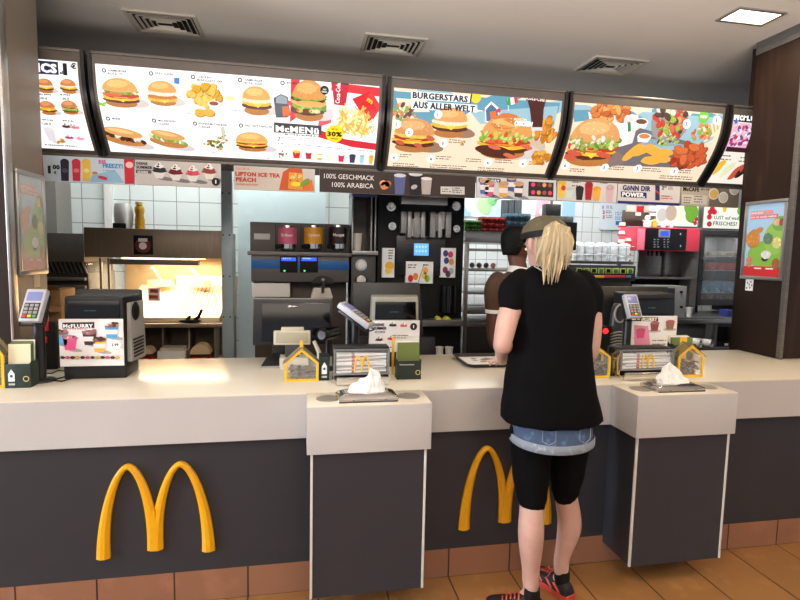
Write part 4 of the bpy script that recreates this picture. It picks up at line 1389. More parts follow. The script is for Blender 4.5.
# ---------------------------------------------------------------- shake and sundae machine
Y = 1.52
MG = mat('machine_grey', (104, 97, 92), .42, .25, var=.05)
x0, x1, zb, zt = rng(250, 350, 223, 252, Y + .12)
t = thing('shake_machine', 'grey shake machine with a blue stripe, two blue displays and three topping jars', 'shake machine', ((x0 + x1) / 2, Y + .2, .62))
bx('upper_housing', t, MG, x0, x1, Y + .12, Y + .4, zb - .02, zt, .008)
n4 = 4
for k in range(1, 4):
    x = x0 + (x1 - x0) * k / 4
    bx('housing_divider', t, DGREY_PL, x - .004, x + .004, Y + .112, Y + .12, zb, zt - .01, .001)
q = rng(254, 270, 233.5, 239.5, Y + .11)
bx('name_plate', t, WHITE_PL, q[0], q[1], Y + .108, Y + .12, q[2], q[3], .003)
q = rng(250, 350, 252, 256, Y)
bx('ledge', t, STEEL_DK, x0 - .005, x1, Y - .02, Y + .14, q[2], q[3], .004)
q = rng(251, 349, 256, 282, Y)
fx0, fx1, fz0, fz1 = q
bx('front_panel', t, mat('machine_front_grey', (92, 88, 88), .4, .2), fx0, fx1, Y, Y + .4, fz0, fz1, .008)
q = rng(251, 349, 260, 269, Y)
bx('blue_stripe', t, mat('blue_stripe', (18, 96, 168), .35), fx0 + .001, fx1 - .001, Y - .003, Y + .001, q[2], q[3], .001)
for xa, xb in ((280, 297.5), (300, 318)):
    q = rng(xa, xb, 256.5, 272.5, Y)
    dp = bx('display_panel', t, MATT_BLK, q[0], q[1], Y - .009, Y - .003, q[2], q[3], .002)
    q = rng(xa + 1.5, xb - 1.5, 257.5, 261, Y)
    bx('blue_screen', dp, mat('blue_screen_glow', (50, 90, 255), .3, emit=1.0), q[0], q[1], Y - .011, Y - .008, q[2], q[3], .0005)
    g = at(xa + 4.5, 270.8, Y)
    b = MB(mat('green_led', (60, 230, 150), .3, emit=1.2)); b.ell(g + Vector((0, -.01, 0)), (.007, .003, .007), nu=10, nv=6); b.build('green_light', dp)
    A = Art(Flat((0, Y - .011, 0), (1, 0, 0), (0, 0, 1)), 1.0)
    tiny(A, xa + 3, 259, 11, 1, (190, 215, 255), 1)
    A.build('screen_text', dp)
q = rng(312, 334, 275, 283, Y)
b = MB(mat('recess_dark', (40, 38, 38), .6))
b.loft([[Vector((q[0] + (q[1] - q[0]) * (.5 + .5 * math.cos(s)), yy, q[2] - .004 + (q[3] - q[2]) * math.sin(s))) for s in [PI * i / 12 for i in range(13)]] for yy in (Y - .004, Y + .01)]); b.build('spout_recess', t)
q = rng(252, 290, 283, 297, Y + .03)
bx('white_box', t, WHITE_PL, q[0], q[1], Y + .03, Y + .2, q[2], q[3], .004)
bx('lower_housing', t, mat('machine_brown_grey', (82, 72, 64), .45, .3, var=.08), fx0 + .01, fx1 - .005, Y + .16, Y + .4, .62, fz0, .004)
q = rng(310.5, 333, 288, 298, Y + .02)
b = MB(mat('draw_head_white', (212, 206, 196), .35)); b.hexa([(q[0], Y + .02, q[2]), (q[1], Y + .02, q[2]), (q[1], Y + .17, q[2]), (q[0], Y + .17, q[2]), (q[0] + .02, Y + .02, q[3]), (q[1] - .02, Y + .02, q[3]), (q[1] - .02, Y + .17, q[3]), (q[0] + .02, Y + .17, q[3])], bev=.006); b.build('draw_head', t)
p = at(323, 290, Y)
b = MB(STEEL); b.tube([p + Vector((0, .01, -.02)), p + Vector((0, -.01, .03)), p + Vector((0, -.02, .06))], .011); b.ell(p + Vector((0, -.02, .07)), (.017, .017, .019), nu=12, nv=8); b.build('draw_handle', t)
for xa, c, c2, wd in ((287.5, (206, 96, 130), 'Erdbeer', 19), (313.5, (226, 160, 30), 'Caramel', 19), (338, (30, 12, 14), 'Nougat', 18)):
    cpt = at(xa, 245.5, Y + .02)
    k = (at(xa + 1, 245, Y).x - at(xa, 245, Y).x)
    R_ = wd / 2 * k
    zb_ = cpt.z
    b = MB(mat('jar_%d' % c[0], c, .3)); b.lathe((cpt.x, Y + .02, zb_ + 1.5 * k), [(0, 0), (R_, 0), (R_, 16.5 * k), (0, 16.5 * k)], 28); jar = b.build('topping_jar', t)
    b = MB(CHROME); b.lathe((cpt.x, Y + .02, zb_ + 18 * k), [(0, 0), (R_ * .5, 0), (R_ * .48, 2.4 * k), (0, 3 * k)], 20); b.build('pump_cap', jar)
    b = MB(CHROME); b.lathe((cpt.x, Y + .02, zb_ - 5.5 * k), [(0, 0), (R_ * .5, 0), (R_ * .86, 2.5 * k), (R_ * .9, 7 * k), (0, 7 * k)], 24); b.build('pump_base', jar)
    b = MB(MATT_BLK); b.cyl((cpt.x - R_ * .6, Y - .03, zb_ - 1 * k), (cpt.x - R_ * 1.15, Y - .05, zb_ - 1.5 * k), .016, n=10); b.build('pump_knob', jar)
    A = Art(Flat((0, Y + .02 - R_, 0), (1, 0, 0), (0, 0, 1)))
    A.text(c2, cpt.x, zb_ + 9 * k, 3 * k, (246, 230, 220), 3, .02, align='CENTER', w=R_ * 1.2)
    A.build('jar_label', jar)

# beverage tower beside it: steel niche, knobs, cup
x0, x1, zb, zt = rng(350, 377, 196, 300, Y + .05); x0 = at(350, 250, Y + .12).x + .003; x1 = min(x1, at(378, 270, Y).x - .003)
t = thing('syrup_tower', 'steel niche tower with white knobs between shake machine and coffee machine', 'dispenser', ((x0 + x1) / 2, Y + .2, .62))
bx('back_plate', t, mat('niche_grey', (110, 104, 98), .4, .5, var=.1), x0, x1, Y + .28, Y + .3, .62, zt, .002)
for x in (x0, x1 - .02, x1 - .05): bx('post', t, STEEL, x, x + .012, Y + .04, Y + .28, zb, zt, .003)
q = rng(352, 377, 193, 197, Y + .04)
bx('blue_top', t, mat('blue_trim', (40, 50, 120), .4), x0, x1, Y + .02, Y + .3, q[2], q[3] + .01, .003)
q = rng(352, 380, 251, 255, Y)
bx('shelf', t, STEEL, x0, x1, Y - .01, Y + .28, q[2], q[3], .003)
shz = q[3]
bx('lower_panel', t, DGREY_PL, x0, x1 - .01, Y + .03, Y + .28, .62, q[2], .003)
for py in (265, 280):
    p = at(361, py, Y + .03)
    b = MB(CHROME); b.lathe(p, [(0, 0), (.042, 0), (.042, .012), (0, .012)], 24, None, (0, -1, 0)); o = b.build('dial', t)
    b = MB(WHITE_PL); b.lathe(p + Vector((0, -.012, 0)), [(0, 0), (.034, 0), (.03, .016), (0, .018)], 24, None, (0, -1, 0)); b.build('dial_face', o)
CUPW = mat('paper_cup_white', (226, 222, 214), .6)


def paper_cup(p, r0, r1, h, label, group=None, m=None, name='paper_cup', ax=(0, 0, 1)):
    b = MB(m or CUPW)
    w_ = .002
    b.lathe(p, [(0, 0), (r0, 0), (r1, h), (r1 + .003, h), (r1 + .003, h - .006), (r1 - w_, h - .004), (r0 - w_, .004), (0, .004)], 24, None, ax)
    return tag(b.build(name), label, 'cup', group)


k = .0073
p = at(357, 252, Y + .1); p.z = shz + .001
paper_cup(p, .026, .036, .125, 'beige paper cup standing in the steel niche left of the coffee machine')

# ---------------------------------------------------------------- coffee machine
Y = 1.5
x0, x1, zb, zt = rng(378, 463.5, 195, 350, Y)
t = thing('coffee_machine', 'tall black coffee machine with blue screen, menu cards and steel cup holder', 'coffee machine', ((x0 + x1) / 2, Y + .2, .62))
b = MB(MATT_BLK)
b.box(x0, x1, Y + .02, Y + .43, .62, zt, bev=.006); b.build('housing', t)
BKG = mat('coffee_black', (20, 20, 23), .25, var=.2)
q = rng(396, 445, 236, 262, Y)
bx('screen_panel', t, BKG, q[0], q[1], Y - .01, Y + .02, q[2] - .1, q[3], .006)
q = rng(414, 428.5, 243.5, 255.5, Y - .01)
bx('blue_screen', t, mat('pale_blue_screen_glow', (90, 160, 250), .3, emit=1.0), q[0], q[1], Y - .016, Y - .009, q[2], q[3], .001)
A = Art(Flat((0, Y - .016, 0), (1, 0, 0), (0, 0, 1)), 1.0)
for i in range(4):
    for j in range(2): u, v = A.P(416.5 + i * 3.1, 246.8 + j * 4.4); A.ell(u, v, .008, .009, (190, 225, 255), 1, n=10)
A.build('screen_icons', t)
for (xa, xb, ya, yb, kind) in ((382.5, 394.5, 248, 277.5, 0), (406, 433, 261.5, 283.5, 1), (441, 455.5, 248, 277.5, 2)):
    q = rng(xa, xb, ya, yb, Y - .02)
    cd = bx('menu_card', t, PAPER, q[0], q[1], Y - .022, Y + .02, q[2], q[3], .001)
    A = Art(Flat((0, Y - .022, 0), (1, 0, 0), (0, 0, 1)))
    A.lim = (q[0], q[1], q[2], q[3])
    u, v = A.P((xa + xb) / 2, (ya + yb) / 2); kk = A.S(xa, ya)
    if kind == 0:
        A.ell(u + kk, v - 3 * kk, 4.5 * kk, 4 * kk, (236, 180, 50), 2); A.ell(u, v - 8 * kk, 3.5 * kk, 3 * kk, (240, 200, 90), 3); tiny(A, xa + 6, ya + 3, 5, 4, (60, 60, 60), 1.2, 2.6)
    elif kind == 1:
        tiny(A, xa + 2, ya + 4, 9, 2, (50, 50, 60), 1.2, 2.4); A.rect(u + 1.5 * kk, v - 10 * kk, u + 2.1 * kk, v + 9 * kk, (90, 90, 90), 2, -.3)
        for dx, dy, c in ((-9, -6, (214, 50, 70)), (-4, -4, (240, 150, 50)), (5, -3, (246, 200, 60)), (8, -6, (150, 190, 80)), (6, 2, (240, 170, 80))): A.ell(u + dx * kk, v + dy * kk, 2.6 * kk, 3.6 * kk, c, 3)
        tiny(A, xa + 17, ya + 4, 7, 1, (50, 50, 60), 1.2)
    else:
        for dx, dy, c in ((-3, 9, (70, 60, 130)), (2, 8, (220, 70, 90)), (-2, 2, (60, 70, 150)), (3, 1, (230, 150, 50)), (-3, -7, (150, 60, 80)), (3, -8, (190, 180, 190)), (0, -11, (90, 70, 80))): A.ell(u + dx * kk, v + dy * kk, 2.6 * kk, 3.2 * kk, c, 3)
    A.build('card_print', cd)
# cup holder between four round cup dispensers
q = rng(401, 447, 197, 205, Y - .04)
hx0, hx1 = q[0], q[1]
bx('holder_cap', t, STEEL, hx0, hx1, Y - .06, Y + .02, q[2], q[3], .004)
q2 = rng(401, 449, 212, 238, Y - .05)
bx('holder_back', t, MATT_BLK, hx0, hx1, Y, Y + .02, q2[2], q[2], .001)
xs = [401, 407.5, 414, 421, 430, 438, 445.5]
for i, xp in enumerate(xs):
    q3 = rng(xp, xp + (5.5 if i % 2 == 0 else 4), 211.5 + i * .1, 233 if i == 0 else 237.5, Y - .06)
    bx('holder_rib', t, STEEL if i % 2 == 0 else ALU, q3[0], q3[1], Y - .07, Y, q3[2], q3[3], .004)
for xp, yp in ((412.5, 226), (419, 225), (437, 221), (442.5, 219)):
    p = at(xp, yp + 10, Y - .035)
    b = MB(CUPW); b.lathe(p, [(0, 0), (.014, 0), (.019, .12), (0, .12)], 14); b.build('lid_stack', t)
for xp, yp, r_ in ((391, 207, .04), (392, 226.5, .034), (455.5, 206.5, .04), (455.5, 229, .031)):
    p = at(xp, yp, Y + .02)
    b = MB(CHROME); b.lathe(p, [(0, 0), (r_, 0), (r_, .02), (r_ * .82, .035), (r_ * .82, .05), (r_ * .6, .05), (r_ * .55, .03), (0, .03)], 28, None, (-.12, -1, 0)); dsp = b.build('cup_dispenser', t)
    b = MB(WHITE_PL); b.lathe(p, [(0, .0), (r_ * .5, .02), (r_ * .62, .055), (r_ * .5, .056), (r_ * .3, .04), (0, .04)], 24, None, (-.12, -1, 0)); b.build('cup_bottom', dsp)
bx('gloss_strip', t, mat('dark_blue_gloss', (26, 38, 56), .15), at(407, 250, Y).x, at(411, 250, Y).x, Y + .012, Y + .021, at(400, 300, Y).z, at(400, 240, Y).z, .001)
q = rng(440, 456, 285, 312, Y)
b = MB(mat('smoked_black', (14, 15, 18), .12)); b.lathe(((q[0] + q[1]) / 2, Y, q[2]), [(0, 0), ((q[1] - q[0]) / 2, 0), ((q[1] - q[0]) / 2, q[3] - q[2]), (0, q[3] - q[2])], 24); b.build('bean_canister', t)
q = rng(420, 463, 320, 326, Y - .08)
bx('drip_tray', t, STEEL_DK, at(421, 322, Y - .08).x, q[1], Y - .1, Y + .02, q[2], q[3], .003)
dz = q[3]
q = rng(421, 436, 338, 352, Y - .06)
bx('lower_box', t, DGREY_PL, q[0], q[1], Y - .04, Y + .02, .62, q[3], .006)
p = at(443, 320, Y - .05)
b = MB(mat('yellow_cloth', (206, 206, 84), .8, bump=.5, scale=20)); n_ = 9
b.loft([[Vector((p.x + (i / 8 - .5) * .11, p.y - .02 + .055 * j, dz + .001 + (0 if k_ else .012 + .012 * math.sin(i * 1.3)))) for (j, k_) in ((0, 1), (1, 1), (1, 0), (0, 0))] for i in range(9)])
tag(b.build('cleaning_cloth'), 'folded yellow-green cloth on the coffee machine drip tray', 'cloth')
for xp in (439.5, 449):
    p = at(xp, 353, Y - .1); p.z = .621
    paper_cup(p, .02, .028, at(xp, 347, Y - .1).z - .62, 'small white cup in the dark recess below the coffee machine, ' + ('left' if xp < 445 else 'right') + ' of the two', 'small cups below the coffee machine')
# ---------------------------------------------------------------- steel pass-through rack behind the staff member
Y = 1.95
x0, x1, zb, zt = rng(463.5, 541, 232, 350, Y)
t = thing('steel_rack', 'open steel pass-through rack with wire shelves behind the staff member', 'rack', ((x0 + x1) / 2, Y + .25, 0))
q = rng(464, 541, 232, 243, Y)
bx('top_shelf', t, STEEL, x0, x1, Y, Y + .6, q[2], q[3], .006)
rtop = q[3]
for xp in (464, 537):
    for yy in (Y, Y + .57):
        a_ = at(xp, 290, Y).x
        bx('post', t, STEEL, a_, a_ + .035, yy, yy + .03, 0, q[2], .004)
SHZ = []
for py in (249, 269, 292, 310, 323):
    z = at(500, py, Y).z
    SHZ.append(z)
    bx('shelf', t, STEEL_DK if py > 300 else STEEL, x0 + .035, x1 - .03, Y, Y + (.55 if py != 249 else .05), z - (.022 if py < 300 else .035), z, .003)
b = MB(ALU)
for py, off in ((281, 0), (301, .02)):
    z = at(500, py, Y + .2).z
    for k in range(12):
        x = x0 + .05 + k * .033
        b.tube([(x, Y + .02, z - .02), (x + .03, Y + .5, z + .01)], .0025, 6)
    b.tube([(x0 + .03, Y + .02, z - .02), (x1 - .03, Y + .02, z - .02)], .004, 6)
b.build('wire_grids', t)
bx('lower_cabinet', t, mat('rack_cabinet_black', (34, 33, 34), .4, var=.1), x0 + .035, x1 - .03, Y + .01, Y + .55, .02, SHZ[-1] - .04, .004)
# dispensing tubes of sauce on the middle shelf
for i, (xp, yp) in enumerate(((473, 261.5), (480, 262.5), (487, 263.5), (494, 264.5))):
    p = at(xp, yp, Y + .1); p.z = SHZ[1] + .026
    b = MB(DGREY_PL if i < 3 else mat('salmon_plastic', (206, 140, 120), .5))
    b.tube([p + Vector((-.03, -.06, 0)), p + Vector((.0, .02, 0)), p + Vector((.03, .1, 0))], [.018, .024, .02], 12)
    tag(b.build('sauce_tube'), ['dark sauce tube on the rack shelf, leftmost', 'dark sauce tube on the rack shelf, second from the left', 'dark sauce tube on the rack shelf beside the salmon one', 'salmon-coloured sauce tube on the rack shelf'][i], 'tube', 'sauce tubes lying on the rack shelf')

# carton sleeves stacked on the rack top
for i, (xa, xb, yt, c, cc, lab) in enumerate(((465, 482, 220, (66, 118, 44), (120, 170, 80), 'green'), (482, 506, 216.5, (176, 34, 34), (226, 110, 90), 'red'), (506, 531, 213, (92, 130, 150), (150, 180, 190), 'blue-grey'))):
    q = rng(xa, xb, yt, 231, Y + .03)
    q = (q[0], q[1], rtop, q[3])
    nrow = 3
    ncol = 3 if i == 0 else 4
    gname = lab + ' burger boxes on the rack top'
    for r_ in range(nrow):
        for c_ in range(ncol):
            w_ = (q[1] - q[0]) / ncol
            h_ = (q[3] - q[2]) / nrow
            bx0 = q[0] + c_ * w_
            b = MB(mat('carton_' + lab[:4], c, .6, var=.1))
            zz = q[2] + r_ * h_
            cx_, hw = bx0 + w_ / 2, w_ / 2 - .0015
            b.loft([[Vector((cx_ + sx * hw * k, Y + .09 + sy * .06 * k, z)) for sx, sy in ((-1, -1), (1, -1), (1, 1), (-1, 1))] for k, z in ((.8, zz), (1, zz + h_ * .5), (.8, zz + h_ * .97))])
            b.box(cx_ - hw * .3, cx_ + hw * .3, Y + .029, Y + .032, zz + h_ * .35, zz + h_ * .65, mat('carton_mark_' + lab[:4], cc, .6))
            tag(b.build('burger_box'), 'small folded %s burger box in the stacked rows on the steel rack' % lab, 'box', gname)

# posters on the far wall seen through the hatch
def wall_poster(px0, px1, pyt, pyb, c, Y_, name, label, draw):
    q = rng(px0, px1, pyt, pyb, Y_)
    t = thing(name, label, 'poster', ((q[0] + q[1]) / 2, Y_, q[2]))
    bx('sheet', t, PAPER, q[0], q[1], Y_, Y_ + .006, q[2], q[3], .001)
    A = Art(Flat((0, Y_, 0), (1, 0, 0), (0, 0, 1)), step=.001)
    A.lim = (q[0] + .002, q[1] - .002, q[2] + .002, q[3] - .002)
    A.rect(q[0], q[2], q[1], q[3], c, 0)
    draw(A, q)
    A.build('printed_poster', t)


def d1(A, q):
    for x, y, w, h, c in ((466, 212, 9, 9, (150, 190, 230)), (471, 205, 10, 12, (220, 236, 246)), (484, 206, 12, 14, (170, 214, 150)), (492, 200, 8, 9, (120, 190, 120)), (478, 213, 12, 6, (236, 240, 244)), (468, 203, 6, 6, (246, 214, 180))):
        u, v = A.P(x, y); k = A.S(x, y); A.ell(u, v, w * k * .6, h * k * .6, c, 1 + x * .01, .4)
def d2(A, q):
    for x, y, w, h, c in ((538, 207, 4, 12, (240, 180, 190)), (542, 212, 3, 6, (250, 220, 220)), (556, 205, 4, 6, (240, 220, 160))):
        u, v = A.P(x, y); k = A.S(x, y); A.ell(u, v, w * k, h * k * .6, c, 1 + x * .01)
def d3(A, q):
    for i in range(3):
        A.ptext(str(i + 1), 602.5, 208.8 + i * 4.9, 3, [(60, 110, 190), (220, 80, 80), (220, 80, 80)][i], 3, .04); tiny(A, 606, 206.5 + i * 4.8, 7, 2, (150, 120, 150), .8, 1.6)
    for i in range(2): tiny(A, 615, 213 + i * 4.5, 8, 2, (110, 160, 210), .9, 1.8)
    A.ppoly([(615.5, 221), (626, 221.4), (626, 225.4), (615.5, 225)], (60, 120, 200), 2)
wall_poster(460, 501, 198, 217, (206, 226, 240), 4.38, 'wall_poster', 'pale blue and green printed poster high on the far kitchen wall', d1)
wall_poster(536, 549, 198, 220, (236, 170, 184), 4.38, 'wall_poster', 'narrow pink poster on the far kitchen wall above the woman\'s cap', d2)
wall_poster(562, 575, 200, 222, (160, 200, 236), 4.38, 'wall_poster', 'plain light blue poster on the far wall right of the black box', lambda A, q: None)
wall_poster(600, 627, 203, 230, (224, 234, 242), 4.36, 'wall_poster', 'white instruction poster with numbered lines on the far tiled wall', d3)
# hanging aprons / dark rail
for i, (xa, xb) in enumerate(((502, 508), (509, 514), (515, 522))):
    q = rng(xa, xb, 200, 222, 4.1)
    b = MB(mat('rail_grey_cloth', (84, 92, 98), .8, var=.2))
    b.loft([[Vector((q[0] + (q[1] - q[0]) * s, 4.1 + dy + .02 * math.sin(s * 9), z)) for s, dy in ((0, 0), (.3, 0), (.6, 0), (1, 0), (1, .04), (.6, .04), (.3, .04), (0, .04))] for z in (q[2], q[3])])
    tag(b.build('hanging_apron'), 'dark grey apron hanging on the far wall behind the red boxes, %s of three' % ['leftmost', 'middle', 'rightmost'][i], 'apron', 'aprons hanging on the far wall')
q = rng(500, 524, 198, 201, 4.1)
b = MB(STEEL); b.tube([(q[0], 4.12, q[3]), (q[1], 4.12, q[3])], .012, 8); b.tube([(q[0] + .05, 4.12, q[3]), (q[0] + .05, 4.4, q[3])], .01, 8); b.tube([(q[1] - .05, 4.12, q[3]), (q[1] - .05, 4.4, q[3])], .01, 8)
tag(b.build('wall_rail'), 'steel wall rail that carries three dark aprons', 'rail')
# order display boxes over the rack
q = rng(546, 561, 204, 218, 3.0)
t = thing('order_screen', 'small black box-shaped screen hanging above the woman\'s cap', 'screen', ((q[0] + q[1]) / 2, 3.0, q[2]))
bx('screen_housing', t, PLASTIC_BLK, q[0], q[1], 3.0, 3.1, q[2], q[3], .005)
b = MB(STEEL_DK); b.cyl(((q[0] + q[1]) / 2, 3.05, q[3]), ((q[0] + q[1]) / 2, 3.05, CZ), .015); b.build('ceiling_rod', t)
q = rng(545, 577, 218.5, 250, 2.2)
t = thing('receipt_printer', 'black label printer with a grey top right behind the woman\'s hair', 'printer', ((q[0] + q[1]) / 2, 2.2, q[2]))
bx('printer_body', t, PLASTIC_BLK, q[0], q[1], 2.2, 2.4, q[2], q[3] - .03, .008)
q2 = rng(548, 574, 216, 222, 2.2)
bx('printer_top', t, mat('grey_printer_top', (120, 122, 118), .5, var=.2, scale=30), q2[0], q2[1], 2.21, 2.38, q[3] - .03, q2[3], .004)
b = MB(STEEL_DK); b.cyl(((q[0] + q[1]) / 2, 2.3, .93), ((q[0] + q[1]) / 2, 2.3, q[2]), .02); b.build('stand', t)
cbox('work_table', 'steel preparation table with labelled drawers behind the woman', 'table', STEEL_DK, at(541, 290, 1.95).x + .06, 2.74, 2.15, 2.7, .93)

# ---------------------------------------------------------------- cup shelf with white cup stacks
Y = 2.45
x0, x1, zb, zt = rng(560, 634, 256, 260, Y)
t = thing('cup_shelf', 'wire-fronted shelf full of white cups above the sauce drawer strip', 'shelf', ((x0 + x1) / 2, Y, .93))
q = rng(560, 634, 261, 264, Y)
bx('shelf_plate', t, STEEL, x0, x1, Y, Y + .25, q[2], q[3], .003)
shz = q[3]
b = MB(STEEL)
for py in (246, 255):
    z = at(600, py, Y).z
    b.tube([(x0, Y, z), (x1, Y, z)], .004, 6)
for k in range(10):
    x = x0 + (x1 - x0) * k / 9
    b.tube([(x, Y, shz), (x, Y, at(600, 246, Y).z)], .003, 6)
b.build('wire_front', t)
bx('back_leg', t, STEEL_DK, x0, x0 + .03, Y + .2, Y + .24, .93, q[2], .003)
bx('back_leg', t, STEEL_DK, x1 - .03, x1, Y + .2, Y + .24, .93, q[2], .003)
LIDM = mat('white_lid', (240, 243, 245), .6)
topz = at(600, 241, Y).z
for i in range(5):
    xp = 578 + i * 11.5
    x = at(xp, 245, Y + .09).x
    nb = int((topz - shz - .03) / .013)
    for k in range(nb):
        zc = shz + .002 + k * .013
        b = MB(LIDM); b.lathe((x, Y + .09, zc), [(0, 0), (.056, 0), (.057, .006), (.052, .0122), (0, .0126)] if k < nb - 1 else [(0, 0), (.056, 0), (.057, .012), (.05, .022), (.034, .032), (.015, .037), (0, .038)], 22)
        tag(b.build('cup_lid'), 'white domed cup lid in the five stacks on the wire-fronted shelf', 'lid', 'white cup lids on the wire shelf')  # these are stacked cup lids, shaped as shallow domes
# red and white cup stacks
for j, (xp, yb, yt) in enumerate(((620.5, 245, 221.5), (626.8, 248, 237))):
    p0, p1 = at(xp, yb, Y + .2), at(xp, yt, Y + .2)
    q0 = shz + .001
    n_ = 5 if j == 0 else 4
    hh = (p1.z - q0 - .06) / (n_ - 1)
    for k in range(n_):
        b = MB(CUPW)
        c = (p0.x, Y + .19, q0 + k * hh)
        b.lathe(c, [(0, 0), (.036, 0), (.028, .05), (0, .05)], 20, CUPW)
        b.lathe((c[0], c[1], c[2] + .001), [(.0365, 0), (.039, 0), (.038, .016), (.034, .016)], 20, RED_PL)
        tag(b.build('paper_cup'), 'upturned red and white cup in the %s of the two stacks beside the pink machine' % ('taller' if j == 0 else 'shorter'), 'cup', 'red and white cups in stack ' + ('tall' if j == 0 else 'short'))
# strip of sauce drawers
Y = 2.4
q = rng(572, 637, 265.5, 281, Y)
t = thing('sauce_drawer_strip', 'grey drawer strip with eight yellow-green labels behind the woman', 'drawer unit', ((q[0] + q[1]) / 2, Y + .1, .93))
bx('drawer_housing', t, DGREY_PL, q[0], q[1], Y + .02, Y + .2, q[2], q[3], .008)
bx('support', t, STEEL_DK, q[0] + .02, q[1] - .02, Y + .06, Y + .2, .93, q[2], .004)
for k in range(8):
    qq = rng(577 + k * 7.3, 583 + k * 7.3, 268 + k * .05, 273.5 + k * .05, Y)
    d = bx('drawer_label', t, mat('label_green', (176, 186, 96), .6), qq[0], qq[1], Y + .012, Y + .02, qq[2], qq[3], .001)
    bx('label_mark', d, [MATT_BLK, mat('leaf_green', (60, 110, 50), .6)][k % 2], qq[0] + .012, qq[1] - .012, Y + .010, Y + .012, qq[2] + .008, qq[3] - .008, .0005)
for (xa, xb, c) in ((591, 605, (220, 170, 50)), (605, 626, (200, 60, 46)), (627, 632, (70, 120, 160)), (577, 583, (40, 44, 48))):
    qq = rng(xa, xb, 275.2, 278, Y)
    bx('colour_strip', t, mat('strip_%d_%d' % (c[0], c[1]), c, .5), qq[0], qq[1], Y + .012, Y + .02, qq[2], qq[3], .001)

# ---------------------------------------------------------------- pink drinks machine, toys on it
Y = 2.7
x0, x1, zb, zt = rng(636, 700, 227.5, 251, Y)
PINK = mat('pink_red_panel', (236, 70, 92), .35)
t = thing('drinks_machine', 'drinks machine with pink-red sides, black keypad front and blue display', 'drinks machine', ((x0 + x1) / 2, Y + .2, .9))
bx('head', t, PINK, x0, x1, Y, Y + .3, zb, zt, .01)
q = rng(645, 685.5, 228.5, 250, Y)
fp = bx('front_panel', t, PLASTIC_BLK, q[0], q[1], Y - .015, Y, q[2], q[3], .004)
q = rng(637, 644, 228.5, 250, Y)
bx('light_pink_edge', t, mat('light_pink', (250, 130, 150), .4), q[0], q[1], Y - .01, Y, q[2], q[3], .004)
q = rng(657.5, 669, 229.5, 237.5, Y)
sc_ = bx('display', fp, GREY_PL, q[0], q[1], Y - .02, Y - .014, q[2], q[3], .003)
q = rng(659.3, 667.3, 231, 236, Y)
A = Art(Flat((0, Y - .02, 0), (1, 0, 0), (0, 0, 1)), 1.0); A.rect(q[0], q[2], q[1], q[3], (60, 90, 250), 1); A.build('display_screen', fp)
A = Art(Flat((0, Y - .015, 0), (1, 0, 0), (0, 0, 1)))
for i in range(2):
    for j in range(4):
        for k in range(2): tiny(A, 653.5 + i * 10 + k * 3.6, 240 + j * 2.5, 2.2, 1, (150, 150, 156), 1)
for py in (234, 246): u, v = A.P(680.5, py); A.ell(u, v, .008, .012, (190, 190, 194), 1, n=10)
A.build('keypad_print', fp)
q = rng(645, 690, 252, 277, Y + .1)
bx('back_plate', t, STEEL, q[0], q[1], Y + .22, Y + .24, q[2], zb, .002)
bx('middle_rib', t, STEEL_DK, at(664, 260, Y + .2).x, at(665.6, 260, Y + .2).x, Y + .2, Y + .22, q[2], zb, .001)
bx('side_post', t, STEEL_DK, q[1] - .02, q[1] + .06, Y + .05, Y + .35, .9, zb, .004)
bx('base', t, MATT_BLK, x0 + .05, q[1], Y + .22, Y + .36, .9, q[2], .003)
bx('drip_plate', t, STEEL_DK, x0 + .05, q[1], Y + .02, Y + .22, q[2] - .02, q[2], .003)
b = MB(MATT_BLK)
for xp in (648, 652, 657, 661): p = at(xp, 253, Y + .08); b.cyl((p.x, p.y, zb), (p.x, p.y, zb - .055), .014, .009, 10)
b.build('nozzles', t)
YL = mat('toy_yellow', (240, 190, 50), .4)
TW = mat('toy_white', (232, 232, 232), .4)


def toy(px, m, label, h, parts, grp='small toys on top of the pink drinks machine'):
    p = at(px, 228, Y + .08)
    t = thing('toy_figure', label, 'toy', (p.x, p.y, zt), grp)
    b = MB(m)
    b.lathe((p.x, p.y, zt + .001), [(0, 0), (h * .28, 0), (h * .33, h * .25), (h * .26, h * .5), (h * .16, h * .56), (0, h * .56)], 16); b.build('body', t)
    b = MB(m); b.ell((p.x, p.y, zt + h * .74), (h * .24, h * .22, h * .24)); b.build('head', t)
    for s in (-1, 1):
        b = MB(m); b.tube([(p.x + s * h * .26, p.y, zt + h * .4), (p.x + s * h * .42, p.y - .005, zt + h * .56)], [h * .09, h * .06], 8); b.build('arm', t)
    for s in (-1, 1):
        b = MB(MATT_BLK); b.ell((p.x + s * h * .09, p.y - h * .2, zt + h * .78), (h * .04, h * .03, h * .04), nu=8, nv=6); b.build('eye', t)


toy(647, TW, 'white toy figure with a tall shape, leftmost on the pink machine', .13, 0)
toy(654, YL, 'yellow toy figure with raised arms on the pink machine', .09, 0)
toy(663, TW, 'small white toy figure right of the yellow one', .07, 0)
toy(671, TW, 'small white toy figure near the lit sign on the pink machine', .07, 0)
